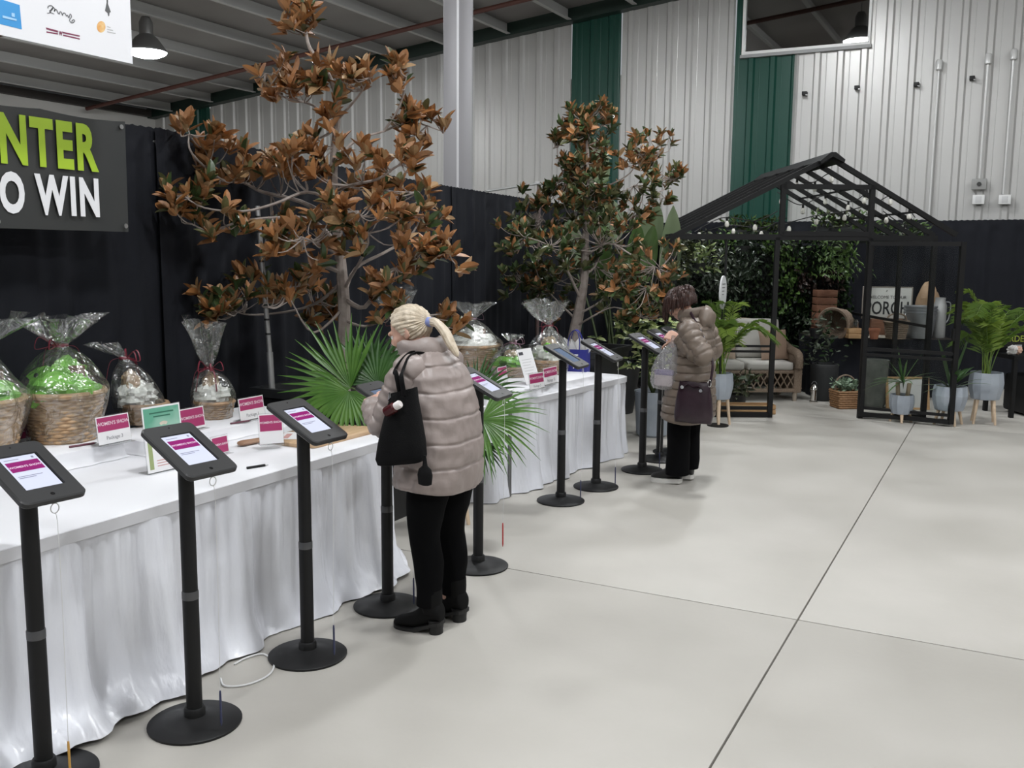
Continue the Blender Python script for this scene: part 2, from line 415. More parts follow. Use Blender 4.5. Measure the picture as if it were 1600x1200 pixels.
MB().tube([(0, 0, 0.01), (0, 0, e.z)], 0.022, 10).build('tube', mat('upright_brown_grey', (0.16, 0.12, 0.11), 0.5, metal=0.3), up2)
MB().tube([e0 - Vector((e.x, e.y, 0)), Vector((0, 0, e.z))], 0.011, 8).build('crossbar', M_pipe, up2)
MB().bbox(-0.035, 0.05, -0.03, 0.03, e.z - 0.015, e.z + 0.025, b=0.006).build('bracket', M_pipe, up2)
MB().box(-0.2, 0.2, -0.2, 0.2, 0, 0.008).build('base_plate', M_pipe, up2, smooth=False)

# flat shapes on a plane X = const, placed by their (Y, z)
def yz(px, py, X): p = atX(px, py, X); return p.y, p.z
RX = Matrix(((0, 0, 1, 0), (1, 0, 0, 0), (0, 1, 0, 0), (0, 0, 0, 1)))   # text x -> +Y, text y -> +Z, normal -> +X
def flat_text(body, m, parent, X, y0, y1, z0, z1, bold=0.0, name='lettering', shear=0.0, ox=0, oy=0, oz=0, space=1.16):
    """text fitted to the rectangle y0..y1, z0..z1 on the plane X"""
    cu = bpy.data.curves.new(name, 'FONT'); cu.body = body; cu.size = 1; cu.extrude = 0.0008; cu.offset = bold; cu.resolution_u = 4; cu.shear = shear; cu.space_character = space
    t = bpy.data.objects.new(name, cu); col.objects.link(t)
    dg = bpy.context.evaluated_depsgraph_get(); dg.update()
    me = bpy.data.meshes.new_from_object(t.evaluated_get(dg)); bpy.data.objects.remove(t, do_unlink=True)
    xs = [v.co.x for v in me.vertices]; ys = [v.co.y for v in me.vertices]
    sx = (y1 - y0) / (max(xs) - min(xs)); sy = (z1 - z0) / (max(ys) - min(ys)); mx, my = min(xs), min(ys)
    for v in me.vertices: v.co = Vector((X - ox + v.co.z, y0 - oy + (v.co.x - mx) * sx, z0 - oz + (v.co.y - my) * sy))
    me.name = name
    return obj(name, me, m, parent)
M_ban = mat('charcoal_banner_vinyl', (0.022, 0.024, 0.024), 0.55, c2=(0.028, 0.029, 0.028), scale=2)
M_lime = mat('lime_print', (0.36, 0.53, 0.025), 0.5)
M_prwhite = mat('white_print', (0.78, 0.78, 0.8), 0.5)
M_grom = mat('grommet', (0.5, 0.5, 0.5), 0.3, metal=0.9)
XB = -4.14
y1, zt = yz(196, 190, XB); _, zb = yz(191, 362, XB); y0 = 1.15
ban = thing('event_banner', 'charcoal vinyl banner with lime ENTER and white TO WIN lettering', 'banner', (XB, (y0 + y1) / 2, zb))
oy, oz = (y0 + y1) / 2, zb
rs = []
for k in range(13):
    z = (zt - zb) * k / 12
    rs.append([Vector((-0.012 * math.sin(i * 0.21) * (1 - k / 12) - 0.004, y0 - oy + (y1 - y0) * i / 40, z - 0.012 * abs(math.sin(i * math.pi / 8)) * (k == 12))) for i in range(41)])
mb = MB(); mb.rings(rs, closed=False); mb.rings([[p + Vector((-0.003, 0, 0)) for p in r] for r in rs], closed=False)
mb.build('vinyl_sheet', M_ban, ban)
ya, za = yz(30, 0, XB); yb, _ = yz(141, 0, XB); Lw = (yb - ya) * 5 / 3.03
_, zt1 = yz(120, 192, XB); _, zb1 = yz(120, 266, XB)
flat_text('ENTER', M_lime, ban, XB + 0.003, yb - Lw, yb, zb1, zt1, 0.04, ox=XB, oy=oy, oz=oz)
yw0, _ = yz(37, 0, XB); yw1, _ = yz(139, 0, XB)
_, zt2 = yz(90, 274, XB); _, zb2 = yz(90, 337, XB)
flat_text('WIN', M_prwhite, ban, XB + 0.003, yw0, yw1, zb2, zt2, 0.04, ox=XB, oy=oy, oz=oz)
yo1, _ = yz(20, 0, XB)
flat_text('TO', M_prwhite, ban, XB + 0.003, yo1 - (yw1 - yw0) * 0.66, yo1, zb2, zt2, 0.04, ox=XB, oy=oy, oz=oz)
for yy in (y1 - 0.03, y1 - 0.75, y1 - 1.5):
    for zz in (zt - 0.03, zb + 0.03):
        c = Vector((0.002, yy - oy, zz - oz)); MB().tube([c, c + Vector((0.004, 0, 0))], 0.012, 12).build('grommet', M_grom, ban)

# white sponsor banner hanging from the ceiling
XH = -3.8
y1, zb = yz(207, 100, XH); y0 = 1.2; zt = zb + 1.3
hb = thing('sponsor_banner', 'white sponsor banner with small logos hanging from the ceiling', 'banner', (XH, y1, zb))
mb = MB(); mb.box(-0.002, 0.002, y0 - y1, 0, 0, zt - zb); mb.build('vinyl_sheet', mat('white_vinyl', (0.80, 0.80, 0.83), 0.45), hb, smooth=False)
def hpoly(pxs, m, name, off=0.003):
    P = []
    for (x, y) in pxs:
        p = atX(x, y, XH); P.append(Vector((off, p.y - y1, p.z - zb)))
    n = len(P); mb = MB(); mb.add([p - Vector((0.0008, 0, 0)) for p in P] + P, [tuple(range(n)), tuple(range(2 * n - 1, n - 1, -1))] + [(i, (i + 1) % n, n + (i + 1) % n, n + i) for i in range(n)])
    mb.build(name, m, hb, smooth=False)
hpoly([(-60, -20), (30, 8), (33.5, 46), (-56, 24)], mat('sky_blue_print', (0.045, 0.30, 0.66), 0.5), 'blue_logo')
M_pale = mat('pale_blue_print', (0.35, 0.6, 0.85), 0.5)
hpoly([(3, 24), (25, 30), (25, 33), (3, 28)], M_pale, 'blue_logo_lettering', 0.0045)
hpoly([(17, 20), (22, 21), (22, 27), (17, 26)], M_pale, 'blue_logo_mark', 0.0045)
M_grey_pr = mat('grey_print', (0.16, 0.16, 0.17), 0.5); M_plum = mat('plum_print', (0.20, 0.03, 0.08), 0.5)
def hcurve(pxs, r, m, name):
    P = [atX(x, y, XH) for x, y in pxs]; P = [Vector((0.003, p.y - y1, p.z - zb)) for p in P]
    mb = MB(); rs = []
    for i, p in enumerate(P):
        d = (P[min(i + 1, len(P) - 1)] - P[max(i - 1, 0)]).normalized(); nn = Vector((0, -d.z, d.y))
        rs.append([p + nn * r, p - nn * r])
    mb.rings(rs, closed=False); mb.build(name, m, hb, smooth=False)
scr = [(74, 13), (75, 10), (79, 9), (82, 11), (81, 15), (77, 17), (78, 20), (80, 14), (83, 12), (85, 15), (84, 18), (86, 15), (88, 16), (90, 20), (92, 22), (93, 19), (95, 19), (97, 24), (98, 21), (101, 21), (103, 25), (105, 24), (107, 28), (109, 22), (111, 26), (108, 32), (112, 36), (116, 33), (114, 31), (111, 34)]
hcurve(smooth_path([(float(a), float(b)) for a, b in scr], 3), 0.0024, M_grey_pr, 'script_logo')
hcurve([(73, 21), (79, 20), (84, 22)], 0.0018, M_grey_pr, 'script_logo_underline')
hpoly([(71, 43), (90, 48), (90, 51), (72, 46)], M_plum, 'plum_logo_bar'); hpoly([(72, 49), (90, 52), (90, 54), (72, 51)], M_plum, 'plum_logo_bar')
hpoly([(97, 49.5), (124, 55.5), (124, 57.5), (97, 52)], M_plum, 'plum_logo_bar'); hpoly([(98, 54), (124, 60), (124, 62), (98, 56)], M_plum, 'plum_logo_bar')
yy0, zz0 = yz(91.5, 55, XH); yy1, zz1 = yz(96.5, 49.5, XH)
flat_text('W', M_plum, hb, XH + 0.003, yy0, yy1, zz0, zz1, 0.03, ox=XH, oy=y1, oz=zb)
hpoly([(157.5 + 6.6 * math.cos(a), 42 + 9 * math.sin(a)) for a in [2 * math.pi * k / 20 for k in range(20)]], mat('orange_print', (0.75, 0.36, 0.10), 0.5, c2=(0.80, 0.55, 0.25), scale=40), 'orange_logo')
for k in range(3): hpoly([(167, 41 + k * 4), (172 + 4 * k, 42.4 + k * 4.6), (172 + 4 * k, 43.8 + k * 4.6), (167, 42.4 + k * 4)], mat('light_grey_print', (0.5, 0.5, 0.5), 0.5), 'orange_logo_lettering')
hpoly([(165.5, -8), (168.5, -8), (168, 6), (172.5, 19), (170.5, 20), (170, 25), (168.5, 25.5), (167.5, 20.5), (163.5, 17), (166, 4)], mat('dark_grey_print', (0.10, 0.10, 0.105), 0.5), 'lady_silhouette')
for yy in (-0.02, y0 - y1 + 0.02):
    MB().tube([(0, yy, zt - zb), (0, yy, ceil_z(XH) - zb - 0.03)], 0.003, 5).build('hanging_wire', M_pipe, hb)
# ================================================================== skirted tables
M_top = mat('white_tablecloth', (0.80, 0.80, 0.83), 0.6, bump=0.04, bscale=6, bdist=0.03)
M_satin = mat('white_satin_skirt', (0.74, 0.75, 0.81), 0.27, c2=(0.80, 0.81, 0.86), scale=4, spec=0.9, bump=0.45, bscale=9, bdist=0.03, stretch=(1, 1, 0.35))
M_band = mat('skirt_band', (0.68, 0.68, 0.71), 0.45)
M_leg = mat('folding_leg_grey', (0.2, 0.2, 0.2), 0.4, metal=0.6)
def rounded(poly, r=0.14, k=6):
    out = []; n = len(poly)
    for i in range(n):
        a, b, c = Vector(poly[i - 1]), Vector(poly[i]), Vector(poly[(i + 1) % n])
        d1 = (a - b).normalized(); d2 = (c - b).normalized()
        for j in range(k + 1):
            t = j / k; p = b + d1 * r * (1 - t) ** 2 + d2 * r * t ** 2
            out.append(p)
    return out
def resample(poly, step):
    pts = []; n = len(poly)
    for i in range(n):
        a, b = poly[i], poly[(i + 1) % n]; L = (b - a).length; m = max(1, int(L / step))
        for j in range(m): pts.append(a.lerp(b, j / m))
    return pts
def skirted_table(poly, H, label, seed, loc, pud=1.0):
    rng = random.Random(seed)
    t = thing('skirted_table', label, 'table', (loc[0], loc[1], 0))
    poly = [Vector((x - loc[0], y - loc[1])) for x, y in poly]
    rp = resample(rounded(poly), 0.018)
    n = len(rp); cen = sum(rp, Vector((0, 0))) / n
    nor = []
    for i in range(n):
        d = rp[(i + 1) % n] - rp[i - 1]; nn = Vector((d.y, -d.x)).normalized()
        if nn.dot(rp[i] - cen) < 0: nn = -nn
        nor.append(nn)
    # top cloth
    mb = MB()
    ring = lambda off, z: [Vector((p.x + q.x * off, p.y + q.y * off, z)) for p, q in zip(rp, nor)]
    mb.rings([ring(0.0, H - 0.055), ring(0.006, H - 0.03), ring(0.004, H - 0.006), ring(-0.006, H)], cap0=False)
    mb.build('tablecloth', M_top, t, ang=50)
    mb = MB(); mb.rings([ring(0.007, H - 0.052), ring(0.011, H - 0.05), ring(0.012, H - 0.004), ring(0.008, H - 0.002)], cap0=False, cap1=False); mb.build('skirt_band', M_band, t)
    # pleated skirt
    ph = [rng.uniform(0, 6.28) for _ in range(8)]
    rs = []; levels = [0.0, 0.03, 0.08, 0.2, 0.35, 0.5, 0.65, 0.78, 0.88, 0.95, 1.0]
    S = [0.0]
    for i in range(n): S.append(S[-1] + (rp[(i + 1) % n] - rp[i]).length)
    for f in levels:
        row = []
        for i in range(n):
            s = S[i]
            w = math.sin(s * 30 + 2.2 * math.sin(s * 2.3 + ph[0]) + ph[1]) * 0.5 + math.sin(s * 13 + ph[2] + 1.5 * math.sin(s * 1.1 + ph[3])) * 0.7
            sm = math.sin(s * 95 + ph[4] + 3 * math.sin(s * 5))
            amp = 0.007 + 0.027 * min(1, f * 1.6)
            off = 0.004 + 0.012 * f + w * amp + sm * 0.009 * (1 - 0.75 * f) * min(1, f * 12)
            off += 0.02 * math.sin(s * 4.3 + ph[5] + f * 2.5) * f
            fl = max(0, (f - 0.72) / 0.28)
            pd = 0.5 + 0.5 * math.sin(s * 3.1 + ph[6])
            cr = noise.noise(Vector((s * 9, f * 9, seed)))
            off += pud * (fl ** 1.5 * (0.05 + 0.05 * pd) + fl * 0.035 * cr)
            z = H - 0.05 - (H - 0.055) * f
            if f > 0.9: z = max(0.004, z + 0.02 * (1 + cr) * pd * pud)
            row.append(Vector((rp[i].x + nor[i].x * off, rp[i].y + nor[i].y * off, z)))
        rs.append(row)
    mb = MB(); mb.rings(rs, cap0=False, cap1=False); mb.build('skirt', M_satin, t, ang=75)
    xs = [p.x for p in poly]; ys = [p.y for p in poly]
    for x in (min(xs) + 0.2, max(xs) - 0.2):
        for y in (min(ys) + 0.3, max(ys) - 0.3):
            MB().tube([(x, y, 0.004), (x, y, H - 0.06)], 0.014, 8).build('leg', M_leg, t)
    return t
TH = 0.76
skirted_table([(-3.98, 0.9), (-2.93, 0.9), (-2.91, 4.30), (-3.25, 4.42), (-4.02, 4.38)], TH, 'long white skirted table nearest the viewer with four gift baskets', 3, (-3.4, 2.6))
TH2 = 0.69
skirted_table([(-4.27, 5.82), (-3.16, 5.72), (-2.92, 7.93), (-3.86, 8.0)], TH2, 'white skirted table further back with the blue gift bag', 11, (-3.5, 6.8), 0.25)
# cloth covered risers at the back of each table
def riser(x0, x1, y0, y1, z0, z1, label, rz=0.0):
    t = thing('display_riser', label, 'riser', ((x0 + x1) / 2, (y0 + y1) / 2, z0), rz)
    hx, hy, h = (x1 - x0) / 2, (y1 - y0) / 2, z1 - z0
    mb = MB(); n = 90
    rs = []
    base = resample(rounded([Vector((-hx, -hy)), Vector((hx, -hy)), Vector((hx, hy)), Vector((-hx, hy))], 0.03, 4), 0.02)
    for off, z in ((0.018, 0.002), (0.008, 0.01), (0.002, h * 0.5), (0.0, h - 0.008), (-0.012, h)):
        rs.append([Vector((p.x * (1 + off / hx) + (0.006 * math.sin(i * 0.9) if z < 0.02 else 0), p.y + off * (1 if p.y > 0 else -1), z)) for i, p in enumerate(base)])
    mb.rings(rs); mb.build('cloth_cover', M_top, t, ang=50)
    return t
riser(-4.0, -3.73, 1.0, 3.18, TH, 0.845, 'low white cloth covered riser holding the big wicker gift baskets')
riser(-4.0, -3.6, 3.24, 4.34, TH, 0.835, 'low white cloth covered riser under the two small wrapped packages')
RZ2 = 0.751
riser(-3.90, -3.10, 5.86, 7.56, TH2, 0.75, 'white cloth covered riser on the further table', R(-6.1))

# ------------------------------------------------------------------ tablet floor stands
M_blk = mat('black_powder_coat', (0.006, 0.006, 0.0065), 0.5, spec=0.35, bump=0.05, bscale=300)
M_head = mat('tablet_case_black', (0.024, 0.024, 0.025), 0.42)
M_bezel = mat('tablet_bezel', (0.006, 0.006, 0.007), 0.25)
M_scr = mat('tablet_screen', (0.35, 0.36, 0.42), 0.12, emit=(0.58, 0.62, 0.80), estr=0.42)
M_scr_m = mat('screen_magenta', (0.16, 0.012, 0.09), 0.12, emit=(0.24, 0.02, 0.15), estr=0.35)
M_scr_t = mat('screen_text', (0.5, 0.4, 0.5), 0.2, emit=(0.6, 0.35, 0.5), estr=0.4)
M_scr_g = mat('screen_grey_text', (0.1, 0.1, 0.14), 0.2, emit=(0.26, 0.27, 0.36), estr=0.5)
M_ring = mat('grey_joint_ring', (0.10, 0.10, 0.105), 0.35, metal=0.4)
M_cord = mat('white_cord', (0.7, 0.7, 0.7), 0.5)
M_pen = [mat('pen_blue', (0.03, 0.035, 0.09), 0.3), mat('pen_amber', (0.55, 0.30, 0.06), 0.3), mat('pen_red', (0.45, 0.03, 0.03), 0.3)]
HT = R(27); HW, HL, HH = 0.108, 0.153, 0.024
def make_stand(label, loc, yaw, pen=0, tall=1.05, lit=True, hw=HW):
    t = thing('tablet_stand', label, 'tablet stand', loc, yaw, group='black tablet floor stands')
    b = MB(); b.lathe([(0.168, 0.0), (0.17, 0.004), (0.17, 0.009), (0.166, 0.012), (0.11, 0.018), (0.05, 0.032), (0.04, 0.036), (0.032, 0.037)], 40); b.build('base', M_blk, t)
    MB().lathe([(0.039, 0.034), (0.039, 0.06), (0.034, 0.068), (0.029, 0.068)], 24).build('collar', M_blk, t)
    MB().lathe([(0.029, 0.05), (0.029, 0.50)], 20).build('lower_pole', M_blk, t)
    MB().lathe([(0.0298, 0.485), (0.0302, 0.49), (0.0302, 0.512), (0.0285, 0.516)], 20).build('joint_ring', M_ring, t)
    MB().lathe([(0.0275, 0.50), (0.0275, tall - 0.04)], 20).build('upper_pole', M_blk, t)
    # head: local x' down-slope toward the user (+x), y' across
    Mh = Matrix.Translation((0.03, 0, tall)) @ Matrix.Rotation(HT, 4, 'Y')
    mb = MB(); bm = bmesh.new()
    # frame ring with opening
    def rr(x0, x1, y0, y1, r, z, k=5):
        P = []
        for cx, cy, a0 in ((x1 - r, y1 - r, 0), (x0 + r, y1 - r, 90), (x0 + r, y0 + r, 180), (x1 - r, y0 + r, 270)):
            for j in range(k): a = R(a0 + 90 * j / (k - 1)); P.append(Mh @ Vector((cx + r * math.cos(a), cy + r * math.sin(a), z)))
        return P
    bm.free()
    ox0, ox1, oy0, oy1 = -0.091, 0.089, -0.066, 0.066
    mb.rings([rr(-HL + 0.006, HL - 0.006, -hw + 0.006, hw - 0.006, 0.02, -HH), rr(-HL, HL, -hw, hw, 0.024, -HH + 0.006), rr(-HL, HL, -hw, hw, 0.024, -0.004), rr(-HL + 0.004, HL - 0.004, -hw + 0.004, hw - 0.004, 0.022, 0.0),
              rr(ox0, ox1, oy0, oy1, 0.004, 0.0), rr(ox0 + 0.002, ox1 - 0.002, oy0 + 0.002, oy1 - 0.002, 0.004, -0.006)], cap1=False)
    head = mb.build('tablet_case', M_head, t, ang=35)
    MB().add([Mh @ Vector(p) for p in ((ox0, oy0, -0.006), (ox1, oy0, -0.006), (ox1, oy1, -0.006), (ox0, oy1, -0.006))], [(0, 1, 2, 3)]).build('glass', M_bezel, head, smooth=False)
    def patch(x0, x1, y0, y1, z, m, name): MB().add([Mh @ Vector(p) for p in ((x0, y0, z), (x1, y0, z), (x1, y1, z), (x0, y1, z))], [(0, 1, 2, 3)]).build(name, m, head, smooth=False)
    patch(ox0 + 0.002, ox1 - 0.004, oy0 + 0.006, oy1 - 0.006, -0.0052, M_scr if lit else mat('screen_dim', (0.06, 0.08, 0.12), 0.1, emit=(0.12, 0.17, 0.26), estr=0.5), 'screen')
    if lit:
        patch(ox0 + 0.030, ox0 + 0.082, oy0 + 0.012, oy1 - 0.012, -0.0046, M_scr_m, 'screen_banner')
        TM = Mh @ Matrix.Translation((ox0 + 0.058, 0, -0.0042)) @ Matrix.Rotation(R(90), 4, 'Z')
        text_mesh("WOMEN'S SHOW", 0.0135, M_scr_t, head, None, None, name='screen_lettering', ext=0.0, bold=0.0003, mtx=TM)
        for k, (xx, wy) in enumerate(((ox0 + 0.016, 0.03), (ox0 + 0.105, 0.05), (ox0 + 0.113, 0.035))):
            patch(xx, xx + 0.003, oy0 + 0.016, oy0 + 0.016 + wy * 1.6, -0.0045, M_scr_g, 'screen_text_line')
        patch(ox0 + 0.012, ox0 + 0.022, oy1 - 0.026, oy1 - 0.018, -0.0045, M_scr_g, 'screen_icon')
    for xx, r in ((HL - 0.026, 0.007), (-HL + 0.022, 0.003)):
        c = Mh @ Vector((xx, 0, -0.001)); n = Mh.to_3x3() @ Vector((0, 0, 1))
        MB().tube([c, c + n * 0.0014], r, 14).build('home_button_hole' if r > 0.005 else 'camera_hole', M_bezel, head)
    # tethered pen: ring, cord, pen hanging in front of the pole
    a = Mh @ Vector((HL - 0.006, 0.0, -HH)); rg = MB(); rg.tube([a + Vector((0.0, 0.014 * math.sin(k * 0.5236), -0.016 - 0.016 * math.cos(k * 0.5236))) for k in range(13)], 0.0018, 6); ro = rg.build('tether_ring', M_cord, t)
    zz = 0.17 + 0.1 * (pen == 2)
    pts = [a + Vector((0, 0, -0.03)), a + Vector((0.004, 0.004, -0.08)), Vector((a.x + 0.005, a.y + 0.003, 0.6)), Vector((a.x, a.y, zz))]
    MB().tube(smooth_path([tuple(p) for p in pts], 5), 0.0011, 5).build('tether_cord', M_cord, t)
    MB().tube([(a.x, a.y, zz), (a.x, a.y, zz - 0.015), (a.x + 0.001, a.y, zz - 0.12), (a.x + 0.001, a.y, zz - 0.135)], [0.003, 0.0042, 0.0042, 0.0015], 8).build('pen', M_pen[pen], t)
    return t
ST = [((70, 1213), -6, 1, 'tablet stand nearest the viewer, cut by the bottom left corner', True), ((305, 1130), -7, 0, 'tablet stand in front of the green certificate', True),
      ((481, 1024), -3, 0, 'tablet stand in front of the wooden serving board', True), ((606, 947), 2, 0, 'tablet stand being used by the blond person in the taupe coat', False),
      ((747, 885), 4, 2, 'tablet stand just behind the blond person beside the palm leaf', True), ((876, 783), 2, 0, 'tablet stand in front of the white letter and blue gift bag', False),
      ((931, 761), 4, 0, 'tablet stand at the far end of the further skirted table', True), ((1003, 735), -4, 0, 'front tablet stand of the three before the dark haired person', True),
      ((1030, 718), -2, 0, 'middle tablet stand of the three before the dark haired person', True), ((1050, 707), 0, 0, 'rearmost tablet stand, partly behind the dark haired person', True)]
for (px, py), yaw, pen, lab, lit in ST:
    make_stand(lab, G(px, py), R(yaw), pen, 1.05, lit)
# strip of white tape on one pole
# white charging cord on the floor
pts = [G(345, 1062), G(352, 1074), G(385, 1072), G(418, 1058), G(428, 1040), G(412, 1024), G(385, 1030), G(366, 1040)]
MB().tube(smooth_path([(p.x, p.y, 0.006) for p in pts], 6), 0.004, 6).build('charging_cord', M_cord, label='white charging cord looping on the floor beside the skirt', cat='cord')
pts = [G(20, 1190), G(60, 1176), G(110, 1160), G(150, 1148)]
# ================================================================== plants and gift baskets
def orient(n, up=(0, 0, 1)):
    """matrix whose local +Y points along n and local +Z is as near up as it can be"""
    y = Vector(n).normalized(); u = Vector(up)
    if abs(y.dot(u)) > 0.97: u = Vector((1, 0.2, 0))
    x = y.cross(u).normalized(); z = x.cross(y)
    return Matrix((x, y, z)).transposed().to_4x4()
def leaf_mb(L, W, curl=0.18, fold=0.25, n=6):
    """simple folded leaf along +Y"""
    mb = MB(); rs = []
    for i in range(n + 1):
        t = i / n; w = W * (max(0.0, 1 - (2 * (t ** 0.82) - 1) ** 2)) ** 0.55 if i < n else W * 0.12
        w = max(w, 0.0006); z = -curl * L * t * t
        rs.append([(-w / 2, L * t, z + fold * w / 2), (0, L * t, z), (w / 2, L * t, z + fold * w / 2)])
    return mb.rings(rs, closed=False)
def leaf_spray(mb, M, src):
    mb.add([M @ Vector(p) for p in src.v], src.f)
def limb(mb, pts, r0, r1, n=7, k=4):
    P = smooth_path([tuple(p) for p in pts], k); m = len(P)
    mb.tube(P, [r0 + (r1 - r0) * i / (m - 1) for i in range(m)], n)
    return [Vector(p) for p in P]
M_bark = mat('magnolia_bark', (0.27, 0.225, 0.20), 0.8, c2=(0.36, 0.31, 0.28), scale=18, bump=0.3, bscale=60)
M_brown = [mat('magnolia_leaf_brown', (0.25, 0.115, 0.045), 0.45, c2=(0.36, 0.175, 0.072), scale=6), mat('magnolia_leaf_rust', (0.28, 0.115, 0.036), 0.42, c2=(0.40, 0.18, 0.062), scale=6), mat('magnolia_leaf_tan', (0.29, 0.175, 0.08), 0.45, c2=(0.38, 0.24, 0.12), scale=6)]
M_mgreen = [mat('magnolia_leaf_green', (0.035, 0.062, 0.02), 0.3, c2=(0.06, 0.095, 0.033), scale=6), mat('magnolia_leaf_olive', (0.085, 0.09, 0.035), 0.35, c2=(0.12, 0.12, 0.05), scale=6)]
M_soil = mat('potting_soil', (0.02, 0.015, 0.01), 0.95, bump=0.6, bscale=50)
M_planter = mat('black_resin_planter', (0.012, 0.013, 0.015), 0.5, c2=(0.018, 0.019, 0.02), scale=5)
def square_planter(t, w0, w1, h):
    mb = MB(); sq = lambda w, z: [(-w, -w, z), (w, -w, z), (w, w, z), (-w, w, z)]
    mb.rings([sq(w0, 0), sq(w1 - 0.01, h - 0.06), sq(w1 + 0.012, h - 0.055), sq(w1 + 0.015, h), sq(w1 - 0.02, h), sq(w1 - 0.03, h - 0.07)], cap1=False)
    mb.build('planter', M_planter, t, ang=20)
    MB().box(-w1 + 0.03, w1 - 0.03, -w1 + 0.03, w1 - 0.03, h - 0.09, h - 0.07).build('soil', M_soil, t, smooth=False)
def magnolia(label, base, d0, trunk, branches, clusters, nl, Lf, brown, seed, planter, more=1):
    """branches: (px, py, depth offset) polylines; clusters: (px, py, depth offset, spread) leaf rosette groups; depth d0 is the trunk's"""
    rng = random.Random(seed)
    t = thing('magnolia_tree', label, 'tree', (base.x, base.y, 0))
    o = Vector((base.x, base.y, 0))
    def W(q):       # keep every twig in front of the drape line
        d = d0 + q[2]; p = at(q[0], q[1], d)
        while p.x < dx(p.y) + 0.16 and p.z < 2.55: d -= 0.04; p = at(q[0], q[1], d)
        return p - o
    square_planter(t, *planter)
    mb = MB(); nodes = []
    P = [Vector((0, 0, planter[2] - 0.09))] + [W(q) for q in trunk]
    nodes += limb(mb, P, 0.045 * d0 / 6.2, 0.008, 9)
    mb.build('trunk', M_bark, t)
    for br in branches:
        mb = MB(); q0 = W(br[0]); 
        r0 = br[-1] if isinstance(br[-1], float) else 0.012
        pts = [W(q) for q in br if not isinstance(q, float)]
        near = min(nodes, key=lambda n: (n - pts[0]).length)
        nodes_b = limb(mb, [near] + pts[1:] if (near - pts[0]).length < 0.12 else [near] + pts, r0, 0.004, 6)
        mb.build('branch', M_bark, t); nodes += nodes_b[2:]
    leaves = []; tw = MB()
    for (px, py, dd, sp, cnt) in clusters:
        c = W((px, py, dd))
        near = min(nodes, key=lambda n: (n - c).length)
        for k in range(cnt + more):
            e = c + Vector((max(-1.5, min(1.5, rng.gauss(0, 1))) * sp, max(-1.5, min(1.5, rng.gauss(0, 1))) * sp, max(-1.5, min(1.5, rng.gauss(0, 1))) * sp * 0.75))
            mid = near.lerp(e, 0.55) + Vector((rng.gauss(0, 0.02), rng.gauss(0, 0.02), -0.03))
            limb(tw, [near, mid, e], 0.005, 0.0025, 5, 3)
            ax = (e - mid).normalized() * 0.7 + Vector((rng.gauss(0, 0.3), rng.gauss(0, 0.3), 0.75))
            ax.normalize()
            u = ax.orthogonal().normalized(); v = ax.cross(u)
            for j in range(nl):
                a = j * 2.4 + rng.uniform(-0.3, 0.3); el = rng.uniform(0.25, 1.3)
                d = (u * math.cos(a) + v * math.sin(a)) * math.cos(el) + ax * math.sin(el)
                L = Lf * rng.uniform(0.65, 1.15)
                M = Matrix.Translation(e - ax * rng.uniform(0, 0.05)) @ orient(d, ax) @ Matrix.Rotation(rng.uniform(-0.5, 0.5), 4, 'Y') @ Matrix.Scale(L, 4)
                leaves.append((M, rng.random() < brown(px, py)))
    tw.build('twigs', M_bark, t, kind='stuff')
    # the nearest 300 leaves are objects of their own, the rest is one joined part
    camd = lambda q: depth(q[0].translation + o)
    order = sorted(range(len(leaves)), key=lambda i: camd(leaves[i]))
    shapes = [leaf_mb(1, w, c, f) for w, c, f in ((0.44, 0.10, 0.5), (0.50, -0.12, 0.45), (0.40, -0.05, 0.6))]
    bm_ = [[s.mesh('leaf') for s in shapes] for _ in range(5)]
    mts = M_brown + M_mgreen
    for g in range(5):
        for me in bm_[g]: me.materials.append(mts[g])
    rest = [MB() for _ in range(5)]
    for q, i in enumerate(order):
        M, br = leaves[i]; g = rng.choice((0, 0, 1, 2)) if br else rng.choice((3, 4))
        if q < 300:
            lf = bpy.data.objects.new('leaf', bm_[g][q % 3]); col.objects.link(lf); lf.parent = t; lf.matrix_local = M
        else: leaf_spray(rest[g], M, shapes[q % 3])
    tot = MB(); mi = []
    for g in range(5): tot.add(rest[g].v, rest[g].f); mi += [g] * len(rest[g].f)
    fo = tot.build('foliage', mts, t, kind='stuff')
    fo.data.polygons.foreach_set('material_index', mi)
    return t
